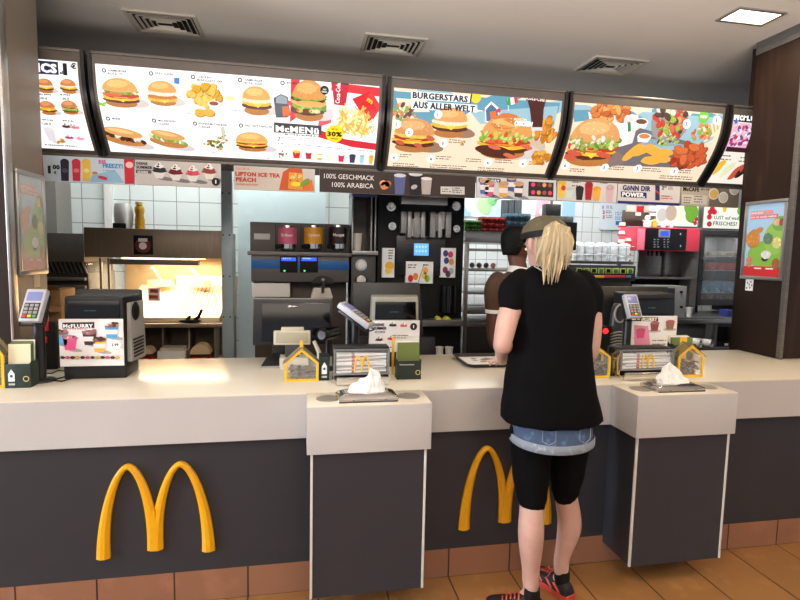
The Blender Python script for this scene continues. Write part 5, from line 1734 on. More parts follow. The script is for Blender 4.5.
# lit signs of the salad cabinet
for (xa, xb, yt, yb, txt, lab) in ((656, 698, 205, 226, False, 'backlit sign with lettuce and radishes above the pink machine'), (703.5, 745, 207, 228.5, True, 'backlit sign reading LUST auf was FRISCHES above the fridge')):
    Ys = 2.95
    q = rng(xa, xb, yt, yb, Ys)
    t = thing('light_box', lab, 'lit sign', ((q[0] + q[1]) / 2, Ys, q[2]), 'backlit signs on top of the kitchen equipment')
    bx('box_frame', t, ALU, q[0] - .012, q[1] + .012, Ys, Ys + .12, q[2] - .012, q[3] + .012, .006)
    A = Art(Flat((0, Ys, 0), (1, 0, 0), (0, 0, 1)), 0.95)
    A.lim = (q[0], q[1], q[2], q[3])
    A.rect(q[0], q[2], q[1], q[3], (236, 238, 226), 0)
    k = A.S(xa, yt)
    if txt:
        for x, y in ((710, 212), (709, 217), (712, 209), (709, 224), (714, 212)): u, v = A.P(x, y); A.ell(u, v, 2.6 * k, 2.4 * k, (200, 40, 56), 2 + x * .01)
        for x, y in ((742, 218), (744, 223), (741, 211)): u, v = A.P(x, y); A.ell(u, v, 4 * k, 4 * k, (110, 160, 70), 2)
        u, v = A.P(724.5, 209); A.ell(u, v, 2 * k, 3 * k, (220, 190, 70), 2)
        A.ptext('LUST auf was', 714, 219, 3.1, (80, 80, 82), 4, .01, wpx=24); A.ptext('FRISCHES?', 713, 225, 3.4, (80, 80, 82), 4, .015, wpx=24)
    else:
        for x, y, w, h in ((693, 211, 5, 7), (690, 216, 5, 6), (688, 209, 4, 6)): u, v = A.P(x, y); A.ell(u, v, w * k, h * k, (120, 176, 60), 2 + x * .01, .4, var=.2)
        for x, y in ((692, 221), (696, 219), (695, 223)): u, v = A.P(x, y); A.ell(u, v, 2 * k, 2 * k, (190, 40, 60), 4)
        for x, y, w, h, c in ((662, 215, 5, 6, (200, 196, 190)), (671, 213, 6, 7, (190, 170, 150)), (680, 214, 4, 8, (240, 236, 210))): u, v = A.P(x, y); A.ell(u, v, w * k, h * k, c, 2)
    A.build('printed_sign', t)
# dark shelf rail left of the signs with price tags
q = rng(627, 657, 206, 212, 2.9)
t = thing('tag_rail', 'shelf rail with a red and several white tags beside the lit signs', 'rail', ((q[0] + q[1]) / 2, 2.9, q[2]))
bx('rail', t, CREAM_PL, q[0], q[1] - .01, 2.9, 2.93, q[2], q[3], .003)
for xa, xb, yt, yb, m in ((637, 644, 206, 211.5, RED_PL), (650, 657, 206.5, 211.5, PAPER), (636, 641, 212.5, 215.5, PAPER), (650, 656, 213, 216, PAPER)):
    q = rng(xa, xb, yt, yb, 2.89); bx('price_tag', t, m, q[0], q[1], 2.89, 2.9, q[2], q[3], .0005)
q = rng(627, 657, 212, 226, 3.05)
bx('dark_recess', t, mat('recess_brown', (92, 84, 74), .6, var=.2), q[0], q[1] - .06, 3.09, 3.15, q[2], q[3] + .02, .004)
# ---------------------------------------------------------------- fridge
Y = 2.85
x0, x1, zb, zt = rng(699, 746, 230.5, 311, Y)
zb = .985
t = thing('glass_door_fridge', 'tall glass-door fridge with packed salads behind the right pillar poster', 'fridge', ((x0 + x1) / 2, Y + .2, .9))
for nm, aa in (('side_wall', (x0, x0 + .03, Y + .04, Y + .42, zb, zt)), ('side_wall', (x1 - .03, x1, Y + .04, Y + .42, zb, zt)), ('top_wall', (x0 + .03, x1 - .03, Y + .04, Y + .42, zt - .04, zt)), ('bottom_wall', (x0 + .03, x1 - .03, Y + .04, Y + .42, zb, zb + .05)), ('back_wall', (x0 + .03, x1 - .03, Y + .4, Y + .42, zb + .05, zt - .04))):
    bx(nm, t, DGREY_PL if nm != 'back_wall' else mat('fridge_inside', (84, 84, 86), .4), *aa, bev=.002)
for xx in (x0 + .03, x1 - .07): bx('foot', t, MATT_BLK, xx, xx + .04, Y + .06, Y + .38, .9, zb, .002)
dr = bx('door', t, DGREY_PL, x0, x0 + .05, Y, Y + .04, zb, zt, .004)
bx('door_stile', dr, DGREY_PL, x1 - .05, x1, Y, Y + .04, zb, zt, .004)
bx('door_rail', dr, DGREY_PL, x0 + .05, x1 - .05, Y, Y + .04, zt - .06, zt, .004)
bx('door_rail', dr, DGREY_PL, x0 + .05, x1 - .05, Y, Y + .04, zb, zb + .07, .004)
bx('door_glass', dr, ACRYL, x0 + .05, x1 - .05, Y + .012, Y + .018, zb + .07, zt - .06, .001)
b = MB(STEEL); b.tube([(x0 + .02, Y - .002, zt - .3), (x0 + .02, Y - .04, zt - .33), (x0 + .02, Y - .04, zb + .32), (x0 + .02, Y - .002, zb + .29)], .009, 8); b.build('door_handle', dr)
fzs = []
for py in (252, 266, 288):
    z = at(722, py + 4, Y + .1).z
    fzs.append(z)
    bx('glass_shelf', t, STEEL, x0 + .03, x1 - .03, Y + .06, Y + .38, z - .012, z, .002)
FM = [mat('pack_red', (190, 50, 60), .5, var=.5, scale=30), mat('pack_blue', (120, 160, 190), .4, var=.5, scale=24), mat('pack_brown', (120, 60, 40), .5, var=.6, scale=26), mat('pack_beige', (170, 160, 140), .5, var=.3, scale=30)]
bz = zb + .05
for r_, (z, hh, ms, n_, nm) in enumerate(((fzs[0], .05, 3, 4, 'upper'), (fzs[1], .08, 0, 4, 'second'), (fzs[2], .12, 1, 3, 'third'), (bz, .085, 2, 4, 'bottom'))):
    if r_ == 0: z = fzs[0]
    for k in range(n_):
        w_ = (x1 - x0 - .1) / n_
        bx_ = x0 + .05 + k * w_
        b = MB(FM[ms]); b.hexa([(bx_ + .008, Y + .09, z + .001), (bx_ + w_ - .008, Y + .09, z + .001), (bx_ + w_ - .008, Y + .3, z + .001), (bx_ + .008, Y + .3, z + .001), (bx_, Y + .08, z + hh), (bx_ + w_ - .004, Y + .08, z + hh), (bx_ + w_ - .004, Y + .31, z + hh), (bx_, Y + .31, z + hh)], bev=.004)
        tag(b.build('salad_pack'), 'packed salad bowl on the %s shelf inside the glass-door fridge' % nm, 'salad pack', nm + ' shelf packs in the fridge')
area('fridge_tube', ((x0 + x1) / 2 + .05, Y + .2, zt - .05), ((x0 + x1) / 2, Y + .2, 0), .2, .05, 4, (1, 1, 1))

# microwave and things on the right-hand table
Y = 2.5
q = rng(652, 686, 286, 315, Y)
zt_ = at(668, 286, Y).z
t = thing('microwave_oven', 'silver microwave oven with black door below the pink drinks machine', 'microwave', ((q[0] + q[1]) / 2, Y + .1, .9))
bx('casing', t, GREY_PL, q[0] - .1, q[1], Y, Y + .2, .9, zt_, .006)
q2 = rng(642, 673.5, 288, 314, Y)
bx('door', t, GLOSS_BLK, q2[0], q2[1], Y - .012, Y, .92, zt_ - .02, .004)
b = MB(MATT_BLK); p = at(681, 292, Y); b.lathe(p, [(0, 0), (.014, 0), (.012, .014), (0, .014)], 16, None, (0, -1, 0)); b.build('knob', t)
b = MB(MATT_BLK); p = at(681, 307, Y); b.lathe(p, [(0, 0), (.014, 0), (.012, .014), (0, .014)], 16, None, (0, -1, 0)); b.build('knob', t)
p = atz(688.5, 319, .9); p.y = 2.5; p.x = at(688.5, 315, 2.52).x; p.y = 2.52; p.z = .901
paper_cup(p, .026, .037, at(688, 307.5, 2.52).z - .9, 'plain white paper cup on the steel table beside the microwave')
p = at(727, 313, 2.6)
b = MB(mat('blue_plastic', (60, 70, 150), .4)); b.loft([[Vector((p.x + sx * .05 * k, 2.6 + sy * .06 * k, z)) for sx, sy in ((-1, -1), (1, -1), (1, 1), (-1, 1))] for k, z in ((.8, .901), (1, .94), (.96, .965))])
tag(b.build('plastic_tub'), 'small blue plastic tub on the steel table under the fridge edge', 'tub')
# cup rack lying cups under the steel table top
Y = 2.3
x0, x1, _, _ = rng(680, 745, 325, 350, Y)
t = thing('under_shelf', 'steel shelf below the right-hand table with cups and a black bin', 'shelf', ((x0 + x1) / 2, Y, .4))
z1_ = at(710, 347, Y).z
bx('shelf_plate', t, STEEL_DK, x0 - .2, x1, Y - .02, 2.44, z1_ - .02, z1_, .003)
for xx in (x0 - .2, x1 - .03): bx('post', t, STEEL, xx, xx + .03, Y, Y + .03, 0, .86, .003)
bx('front_rail', t, STEEL, x0 - .2, x1, Y, Y + .03, .86, .9, .003)
b = MB(STEEL_DK); xd = at(716, 335, Y).x; b.box(xd, xd + .012, Y, 2.44, z1_, .86); b.build('divider', t)
for i, xp in enumerate((687, 698, 709)):
    p = at(xp, 340 - (i % 2) * 5, Y - .02)
    z_ = z1_ + .04 + .001
    b = MB(CUPW)
    for k in range(4):
        o_ = Vector((-.02 * k, .03 * k, 0))
        b.lathe(Vector((p.x, Y + .02, z_)) + o_, [(.0, .02), (.026, .02), (.036, -.06), (.039, -.06), (.039, -.054), (.03, .03), (0, .03)], 20, None, (-.45, .9, 0))
    tag(b.build('cup_stack'), 'white cup stack lying on its side under the right-hand table, %s' % ['leftmost', 'middle one', 'rightmost by the divider'][i], 'cups', 'cup stacks lying under the right-hand table')
q = rng(718, 736, 328, 342, Y)
t = thing('storage_bin', 'black open-fronted storage bin under the right-hand steel table', 'bin', ((q[0] + q[1]) / 2, Y + .05, z1_))
b = MB(MATT_BLK); zz = q[3]
b.prism([(q[0], Y, z1_ + .001), (q[1], Y, z1_ + .001), (q[1], Y, z1_ + .05), (q[0], Y, z1_ + .05)], (0, .01, 0)); b.box(q[0], q[1], Y + .01, 2.42, z1_ + .001, z1_ + .01); b.box(q[0], q[0] + .01, Y + .01, 2.42, z1_ + .01, zz); b.box(q[1] - .01, q[1], Y + .01, 2.42, z1_ + .01, zz); b.box(q[0] + .01, q[1] - .01, 2.40, 2.42, z1_ + .01, zz); b.build('bin_body', t)
bx('bin_label', t, PAPER, (q[0] + q[1]) / 2 - .02, (q[0] + q[1]) / 2 + .02, Y - .003, Y, z1_ + .012, z1_ + .035, .0005)
# ================================================================ things on the counter
CT = .9005


def base(px, py):
    return atz(px, py, CT)


def flat_art(p0, ex, ey, lit=0):
    return Art(Flat(p0, ex, ey), lit)


# --- framed posters on the pillars
def pillar_poster(X, ya, yb, z0, z1, side, label, glare):
    """side +1: faces +X (left pillar), -1: faces -X (right pillar)"""
    t = thing('framed_poster', label, 'poster', (X, (ya + yb) / 2, z0), None)
    th = .016 * side
    w_ = .022
    b = MB(ALU)
    for (a0, a1, c0, c1) in ((ya, yb, z0, z0 + w_), (ya, yb, z1 - w_, z1), (ya, ya + w_, z0 + w_, z1 - w_), (yb - w_, yb, z0 + w_, z1 - w_)):
        b.box(X, X + th, a0, a1, c0, c1, bev=.004)
    b.build('frame', t)
    bx('backing', t, PAPER, X, X + th * .4, ya + w_, yb - w_, z0 + w_, z1 - w_, 0)
    ex = (0, side, 0)
    o = (X + th * .42, ya + w_ if side > 0 else yb - w_, z0 + w_)
    A = flat_art(o, ex, (0, 0, 1))
    W, H = yb - ya - 2 * w_, z1 - z0 - 2 * w_
    A.lim = (0, W, 0, H)
    A.rect(0, 0, W, H, (170, 206, 236), 0)
    A.rect(0, 0, W, H * .14, (200, 50, 50), 3)
    A.ell(W * .62, H * .3, W * .55, H * .2, (136, 186, 76), 1)
    A.ell(W * .8, H * .52, W * .3, H * .22, (150, 196, 90), 1.5)
    A.ell(W * .9, H * .72, W * .2, H * .1, (120, 170, 80), 1.8)
    for x, y, w, h, c in ((.2, .52, .2, .13, (222, 150, 74)), (.36, .64, .12, .04, (222, 150, 74)), (.6, .3, .14, .06, (240, 240, 240)), (.58, .25, .1, .04, (50, 50, 50)), (.62, .52, .13, .08, (110, 140, 110)), (.86, .46, .12, .08, (236, 226, 150)), (.88, .18, .1, .08, (170, 110, 70)), (.14, .2, .1, .08, (214, 150, 110)), (.82, .74, .1, .05, (226, 200, 160)), (.94, .74, .06, .05, (160, 90, 60))):
        A.ell(x * W, y * H, w * W, h * H, c, 4 + x, .3 if x == .36 else 0, 16, .08, var=.2)
    A.rect(W * .08, H * .86, W * .7, H * .91, (236, 150, 150), 4); A.rect(W * .08, H * .8, W * .84, H * .85, (230, 110, 120), 4)
    A.text('MEHR SPASS', W * .1, H * .87, H * .025, W_, 6, .02); A.text('FÜR DIE GANZE FAMILIE', W * .1, H * .812, H * .025, W_, 6, .02, w=W * .7)
    for x in (.3, .62): A.rect(W * x, H * .1, W * (x + .2), H * .12, (240, 220, 220), 5)
    A.build('printed_poster', t)
    if glare: bx('glare_sheet', t, mat('poster_glare', (240, 240, 230), .25, alpha=.3), X + th * .6, X + th * .7, ya + w_, yb - w_, z0 + w_, z1 - w_, 0)  # pale see-through sheet, a washed-out reflection put into the colour
    return t


pillar_poster(-1.294, .512, .782, 1.355, 1.848, 1, 'silver-framed animal poster with washed-out reflection on the left pillar', True)
pillar_poster(2.859, .475, .782, 1.375, 1.872, -1, 'silver-framed poster of farm animals on green grass on the right pillar', False)
# little sticker under the right poster
q = [atx(x, y, 2.858) for x, y in ((746, 279), (752.5, 291))]
t = thing('door_sticker', 'small dark and white square sticker under the poster on the right pillar', 'sticker', (2.858, q[0].y, q[1].z))
bx('sticker_sheet', t, PAPER, 2.8575, 2.8595, q[1].y, q[0].y, q[1].z, q[0].z, 0)
A = flat_art((2.8574, q[0].y, q[1].z), (0, -1, 0), (0, 0, 1)); w_, h_ = q[0].y - q[1].y, q[0].z - q[1].z
for i, (u, v) in enumerate(((.15, .15), (.55, .2), (.2, .6), (.65, .7), (.45, .45), (.8, .4))): A.rect(u * w_, v * h_, (u + .14) * w_, (v + .16) * h_, (50, 50, 80), 1)
A.build('printed_sticker', t)
q = [atx(x, y, -1.2938) for x, y in ((37, 275), (41, 290))]
t = thing('price_sticker', 'small pale sticker hanging under the poster on the left pillar', 'sticker', (-1.2938, q[0].y, q[1].z))
bx('sticker_sheet', t, mat('pale_sticker', (206, 190, 160), .6), -1.2949, -1.2925, .66, .72, 1.29, 1.35, 0)


# --- tills
def till(px0, px1, pyt, pys, pyb, Y, mon, label, draw, frame, sign=(0, 0), vents=True):
    """pyt top of the housing, pys top of the sign card, pyb bottom of the card"""
    xm = (px0 + px1) / 2
    x0, x1 = at(px0, pys, Y).x, at(px1, pys, Y).x
    zt, zs, zb = at(xm, pyt, Y + .02).z, at(xm, pys, Y).z, at(xm, pyb, Y).z
    t = thing('cash_register', label, 'cash register', ((x0 + x1) / 2, Y + .12, CT), 'cash registers on the counter')
    bx('base', t, PLASTIC_BLK, x0 + .01, x1, Y + .01, Y + .2, CT, max(CT + .02, zb + .004), .004)
    b = MB(frame)
    b.hexa([(x0 + .012, Y + .006, zb), (x1 - .004, Y + .006, zb), (x1 + .035, Y + .2, zb), (x0 + .02, Y + .2, zb), (x0 + .016, Y + .022, zt), (x1 - .01, Y + .022, zt), (x1 + .025, Y + .19, zt), (x0 + .03, Y + .19, zt)], bev=.01, seg=3)
    b.build('housing', t)
    b = MB(GLOSS_BLK)
    h_ = zt - zs
    b.hexa([(x0 + .03, Y + .008, zs + .004), (x1 - .022, Y + .008, zs + .004), (x1 - .022, Y + .03, zs + .004), (x0 + .03, Y + .03, zs + .004), (x0 + .032, Y + .0165, zt - h_ * .2), (x1 - .024, Y + .0165, zt - h_ * .2), (x1 - .024, Y + .03, zt - h_ * .2), (x0 + .032, Y + .03, zt - h_ * .2)], bev=.002)
    d = b.build('customer_display', t)
    A = flat_art(((x0 + x1) / 2 - .03, Y + .004, zs + h_ * .35), (1, 0, 0), (0, 0, 1), .8)
    A.text('Guten Appetit', 0, 0, .006, (90, 130, 120), 1)
    A.build('display_text', d)
    cd = bx('sign_card', t, PAPER, x0, x1 - .004, Y - .002, Y + .004, zb, zs, .001)
    A = flat_art((0, Y - .0025, 0), (1, 0, 0), (0, 0, 1))
    A.lim = (x0 + .002, x1 - .006, zb + .002, zs - .002)
    A.rect(x0, zb, x1, zs, (232, 230, 230), 0)
    draw(A)
    A.build('card_print', cd)
    if vents:
        b = MB(GREY_PL)
        b.hexa([(x1 - .001, Y + .03, zb + .01), (x1 + .022, Y + .03, zb + .01), (x1 + .04, Y + .19, zb + .01), (x1 + .02, Y + .19, zb + .01), (x1 - .001, Y + .04, zt - .03), (x1 + .014, Y + .04, zt - .03), (x1 + .032, Y + .19, zt - .03), (x1 + .02, Y + .19, zt - .03)], bev=.006)
        sp = b.build('side_panel', t)
        b = MB(MATT_BLK)
        p = Vector((x1 + .02, Y + .1, zt - .075)); b.ell(p, (.012, .05, .045)); b.build('speaker_bulge', sp)
        for k in range(6):
            z = zb + .03 + k * .016
            b = MB(MATT_BLK); b.tube([(x1 + .024, Y + .05, z), (x1 + .037, Y + .15, z + .002)], .004, 8); b.build('vent_slot', sp)
    # screen of the operator, tilted away behind the housing
    a, c, yt, yb = mon
    q = rng(a, c, yt, yb, Y + .22)
    b = MB(PLASTIC_BLK)
    dz = q[3] - q[2]
    b.hexa([(q[0] + .01, Y + .215, q[2]), (q[1], Y + .215, q[2]), (q[1], Y + .25, q[2]), (q[0] + .01, Y + .25, q[2]), (q[0], Y + .26, q[3]), (q[1] - .02, Y + .26, q[3]), (q[1] - .02, Y + .29, q[3]), (q[0], Y + .29, q[3])], bev=.008)
    b.build('operator_screen', t)
    b = MB(PLASTIC_BLK); b.box((x0 + x1) / 2 - .03, (x0 + x1) / 2 + .03, Y + .19, Y + .24, CT, q[2] + dz * .3, bev=.004); b.build('screen_stand', t)
    return t


def art_flurry(A):
    k = A.S(90, 340)
    A.ppoly([(62.5, 322.5), (94.5, 322), (94.5, 328), (62.5, 328.5)], (50, 46, 44), 2)
    A.ptext('McFLURRY', 63.5, 327.6, 4, W_, 4, .03, wpx=30)
    for x, y, c in ((62, 345, (100, 170, 220)), (70.5, 350, (226, 90, 150)), (90, 345, (60, 50, 56)), (100, 352, (226, 180, 70)), (112, 338, (90, 160, 210))):
        u, v = A.P(x, y); A.ell(u + 4 * k, v, 8 * k, 2 * k, (170, 166, 166), 2, -.15)
        cup(A, u, v, 14 * k, 17 * k, c, (150, 110, 90) if x != 70.5 else (230, 120, 150), 4, (236, 226, 226) if x > 80 else None)
        for i in range(6): blob(A, u + random.uniform(-6, 6) * k, v + 15 * k + random.uniform(-2, 2) * k, 4 * k, 2.4 * k, random.choice([(240, 232, 226), (90, 56, 44), (200, 120, 140)]), 9 + i * .1)
    u, v = A.P(115.5, 344.5); A.ell(u, v, 6 * k, 5 * k, W_, 12); A.text('2.99', u, v - 1.4 * k, 3 * k, K_, 13, .03, align='CENTER', w=7 * k)
    for i in range(12):
        u, v = A.P(63 + i * 5, 357); blob(A, u, v, 4.6 * k, 3 * k, [(60, 40, 40), (220, 90, 130), (80, 50, 44), (236, 190, 90)][i % 4], 12 + i * .1)
    tiny(A, 70, 329.5, 18, 1, (200, 130, 150), 1)


def art_summer(A):
    k = A.S(400, 335)
    A.ptext('DEINE', 373.5, 326, 2.6, (40, 40, 44), 3, .04); A.ptext('SUMMER', 373.5, 329.5, 2.8, (40, 40, 44), 3, .04, wpx=13); A.ptext('ICONS', 375, 333, 2.4, (90, 90, 94), 3, .02)
    for x, y, c in ((392.5, 329.5, (50, 50, 56)), (403.5, 330, (220, 110, 110)), (379, 344, (90, 60, 56)), (391, 343, (226, 70, 80))):
        u, v = A.P(x, y); sundae(A, u, v, 8 * k, 8 * k, c, 3)
    u, v = A.P(413.5, 326.5); A.ell(u, v, 3.6 * k, 3.6 * k, K_, 4); A.text('1', u, v - 1.4 * k, 3 * k, W_, 5, .03, align='CENTER')
    tiny(A, 392, 336, 20, 2, (120, 120, 124), 1, 2.4); tiny(A, 373, 348, 20, 1, (120, 120, 124), 1)


def art_flurry2(A):
    k = A.S(650, 330)
    A.ppoly([(636, 317), (658, 317.3), (658, 321.4), (636, 321)], (50, 46, 44), 2); A.ptext('McFLURRY', 637, 320.8, 2.8, (240, 230, 210), 4, .04, wpx=20)
    for x, y, c in ((640, 338, (210, 80, 130)), (654, 331, (140, 80, 70)), (669.5, 329.5, (150, 110, 90))):
        u, v = A.P(x, y); cup(A, u, v, 9 * k, 9 * k, c, (190, 110, 110), 4); A.ell(u, v, 7 * k, 1.4 * k, (190, 180, 176), 2)
    A.ppoly([(634, 325), (648, 326), (650, 345), (634, 345)], (220, 140, 170), 3)
    tiny(A, 652, 341, 22, 2, (120, 110, 104), 1)


till(58.5, 124, 296.5, 319, 366, .34, (72, 143, 290, 324), 'black cash register with an ice cream cup card on the left end of the counter', art_flurry, PLASTIC_BLK)
till(369.5, 420.5, 297, 320.5, 352, .46, (353, 424, 283, 336), 'cash register with light grey frame and summer sundae card in the middle of the counter', art_summer, mat('light_grey_frame', (150, 150, 140), .4), vents=False)
till(627, 678, 293.5, 316, 347, .52, (604, 674, 287, 330), 'black cash register with a cream-coloured ice cream card right of the woman', art_flurry2, PLASTIC_BLK, vents=False)


# --- card terminals
def terminal(p, size, yaw, tilt, label, post_z, post_r=.022):
    """p centre of the head"""
    t = thing('card_terminal', label, 'card terminal', (p.x, p.y + .03, CT), 'card terminals on stands')
    b = MB(mat('stand_black', (28, 28, 30), .35)); b.lathe((p.x, p.y + .03, CT), [(0, 0), (.06, 0), (.055, .008), (post_r, .014), (post_r, p.z - CT - .02), (0, p.z - CT - .02)], 24); b.build('stand', t)
    R_ = Matrix.Rotation(yaw, 3, 'Z') @ Matrix.Rotation(tilt, 3, 'X')
    w_, l_, h_ = size

    def bxr(name, m, x0, x1, y0, y1, z0, z1, bev, parent):
        b = MB(m)
        b.hexa([p + R_ @ Vector(q) for q in ((x0, y0, z0), (x1, y0, z0), (x1, y1, z0), (x0, y1, z0), (x0, y0, z1), (x1, y0, z1), (x1, y1, z1), (x0, y1, z1))], bev=bev)
        return b.build(name, parent)
    bd = bxr('head', mat('terminal_silver', (176, 178, 184), .35), -w_ / 2, w_ / 2, -l_ / 2, l_ / 2, -h_ / 2, h_ / 2, .008, t)
    bxr('cradle', PLASTIC_BLK, -w_ / 2 - .004, w_ / 2 + .004, -l_ / 2 + .01, l_ / 2 - .02, -h_ / 2 - .012, -h_ / 2, .003, t)
    bxr('screen', mat('lcd_blue_grey', (110, 116, 160), .25, emit=.35), -w_ * .36, w_ * .36, l_ * .12, l_ * .4, h_ / 2 - .002, h_ / 2 + .0015, .001, bd)
    bxr('keypad_panel', PLASTIC_BLK, -w_ * .38, w_ * .38, -l_ * .42, l_ * .06, h_ / 2 - .002, h_ / 2 + .0008, .001, bd)
    for r_ in range(4):
        for c_ in range(3):
            cx, cy = (c_ - 1) * w_ * .24, l_ * (-.02 - .11 * r_)
            m = GREY_PL if r_ < 3 else [mat('key_red', (206, 50, 40), .4), mat('key_yellow', (226, 190, 60), .4), mat('key_green', (60, 150, 80), .4)][c_]
            bxr('key', m, cx - w_ * .09, cx + w_ * .09, cy - l_ * .04, cy + l_ * .04, h_ / 2, h_ / 2 + .004, .001, bd)
    b = MB(MATT_BLK)
    pts = [p + R_ @ Vector(q) for q in ((-w_ * .6, -l_ * .1, -.02), (-w_ * .62, -l_ * .55, -.02), (w_ * .62, -l_ * .55, -.02), (w_ * .6, -l_ * .1, -.02))]
    b.tube(pts, .004, 8); b.build('guard_bar', t)
    return t


p = at(34.5, 306, .30)
terminal(p, (.085, .15, .03), -.12, math.radians(62), 'silver card terminal on a black post at the left end of the counter', 0)
p = at(632, 306.5, .35)
terminal(p, (.085, .135, .028), .1, math.radians(66), 'silver card terminal standing upright in front of the right cash register', 0)
p = at(356, 315, .33)
terminal(p, (.075, .19, .032), 1.05, math.radians(32), 'pale card terminal tilted sideways on a post beside the middle cash register', 0, .02)
# ribbed scanner with red lamp
p = at(617, 320, .50)
t = thing('barcode_scanner', 'grey ribbed hand scanner in its holder left of the upright card terminal', 'scanner', (p.x, p.y, CT))
b = MB(mat('scanner_dark', (46, 44, 44), .4)); b.loft([[Vector((p.x + math.cos(s) * rx, p.y + math.sin(s) * .03, z)) for s in [2 * PI * i / 18 for i in range(18)]] for rx, z in ((.042, CT), (.046, CT + .09), (.04, p.z + .03), (.032, p.z + .075), (.014, p.z + .095))]); b.build('scanner_body', t)
b = MB(GREY_PL)
for k in range(5):
    z = CT + .1 + k * .017
    b.tube([(p.x + math.cos(s) * .043, p.y + math.sin(s) * .033, z - .008 * math.cos(s * 2)) for s in [PI + PI * i / 10 for i in range(11)]], .004, 6)
b.tube([(p.x + math.cos(s) * .034, p.y - .028 , p.z + .04 + math.sin(s) * .05) for s in [2 * PI * i / 18 for i in range(18)]], .006, 6, closed=True)
b.build('rib', t)
p = at(605.5, 331, .46)
t = thing('desk_scanner', 'black scanner base with a glowing red lamp beside the woman\'s right arm', 'scanner', (p.x, p.y, CT))
bx('base_body', t, MATT_BLK, p.x - .035, p.x + .03, p.y, p.y + .08, CT, p.z + .025, .006)
b = MB(mat('red_lamp_glow', (255, 30, 30), .3, emit=3)); b.lathe(p, [(0, 0), (.016, 0), (.014, .006), (0, .008)], 18, None, (0, -1, 0)); b.build('red_lamp', t)

# --- middle left: operator screen from behind, customer display, barcode camera
Yd = .60
q = rng(253, 332, 299, 344, Yd)
t = thing('operator_monitor', 'black operator monitor seen from behind with a small white mark, left of the straw dispenser', 'monitor', ((q[0] + q[1]) / 2, Yd, CT))
b = MB(PLASTIC_BLK); b.hexa([(q[0], Yd - .03, q[2]), (q[1], Yd - .03, q[2]), (q[1], Yd, q[2]), (q[0], Yd, q[2]), (q[0], Yd + .01, q[3]), (q[1], Yd + .01, q[3]), (q[1], Yd + .04, q[3]), (q[0], Yd + .04, q[3])], bev=.006); b.build('screen_housing', t)
q2 = rng(262, 330, 301, 340, Yd)
b = MB(GLOSS_BLK); b.hexa([(q2[0], Yd - .04, q[2] + .02), (q2[1], Yd - .04, q[2] + .02), (q2[1], Yd - .02, q[2] + .02), (q2[0], Yd - .02, q[2] + .02), (q2[0], Yd - .004, q[3] - .02), (q2[1], Yd - .004, q[3] - .02), (q2[1], Yd + .01, q[3] - .02), (q2[0], Yd + .01, q[3] - .02)], bev=.004); b.build('back_cover', t)
bx('top_edge', t, STEEL, q[0], q[1] , Yd + .008, Yd + .03, q[3] - .003, q[3] + .003, .001)
p = at(292, 306.5, Yd - .02)
b = MB(WHITE_PL); b.ell(p + Vector((-.01, 0, 0)), (.01, .004, .006), nu=10, nv=6); b.ell(p + Vector((.012, 0, 0)), (.016, .004, .004), nu=10, nv=6); b.build('white_mark', t)
bx('stand', t, PLASTIC_BLK, q[0] + .1, q[0] + .25, Yd - .02, Yd + .1, CT, q[2] + .03, .006)
Yp = .46
q = rng(273.5, 310.5, 331, 345, Yp)
t = thing('customer_display', 'small cream customer display on a stand behind the yellow donation house', 'display', ((q[0] + q[1]) / 2, Yp, CT))
bx('display_frame', t, CREAM_PL, q[0], q[1], Yp, Yp + .03, q[2], q[3], .006)
q2 = rng(276, 308, 332.5, 343, Yp); bx('display_glass', t, mat('cream_glass', (176, 170, 146), .12), q2[0], q2[1], Yp - .003, Yp + .001, q2[2], q2[3], .001)
q3 = rng(281, 304, 327.5, 331.5, Yp); bx('top_hump', t, CREAM_PL, q3[0], q3[1], Yp + .004, Yp + .028, q3[2], q3[3], .006)
bx('stem', t, DGREY_PL, (q[0] + q[1]) / 2 - .035, (q[0] + q[1]) / 2 + .035, Yp + .005, Yp + .06, CT + .01, q[2], .004)
bx('foot', t, CREAM_PL, q[0] + .03, q[1] - .01, Yp - .02, Yp + .09, CT, CT + .06, .004)
p = base(272, 368)
t = thing('scanner_plate', 'low black wedge-shaped coin scale at the foot of the cream customer display', 'scale', (p.x, p.y + .04, CT))
b = MB(PLASTIC_BLK); b.hexa([(p.x - .055, p.y, CT), (p.x + .06, p.y, CT), (p.x + .06, p.y + .08, CT), (p.x - .04, p.y + .08, CT), (p.x - .055, p.y, CT + .014), (p.x + .06, p.y, CT + .014), (p.x + .06, p.y + .08, CT + .06), (p.x - .02, p.y + .08, CT + .06)], bev=.003); b.build('wedge', t)
bx('front_rim', t, ALU, p.x - .055, p.x + .06, p.y - .004, p.y, CT, CT + .01, .001)
p = at(324, 334, .42)
t = thing('barcode_camera', 'black round-headed barcode scanner on a stand left of the straw dispenser', 'scanner', (p.x, p.y, CT))
b = MB(GLOSS_BLK); b.tube([p + Vector((-.01, -.03, 0)), p + Vector((.005, .0, 0)), p + Vector((.07, .05, .005))], [.034, .036, .028], 20); b.build('head', t)
b = MB(mat('lens_dark', (60, 64, 66), .15)); b.tube([p + Vector((-.014, -.037, 0)), p + Vector((-.008, -.028, 0))], .022, 18); b.build('lens', t)
b = MB(PLASTIC_BLK); b.lathe((p.x + .02, p.y + .02, CT), [(0, 0), (.045, 0), (.04, .01), (.012, .016), (.012, p.z - CT - .02), (0, p.z - CT - .02)], 18); b.build('stand', t)
p = at(318, 352, .40)
b = MB(CREAM_PL); b.tube([Vector((p.x - .02, .40, at(315, 341, .4).z)), Vector((p.x + .005, .40, p.z)), Vector((p.x + .012, .40, CT + .012))], [.009, .011, .012], 10)
tag(b.build('handset_cord_holder'), 'slim cream upright handle leaning behind the yellow donation house', 'handle')


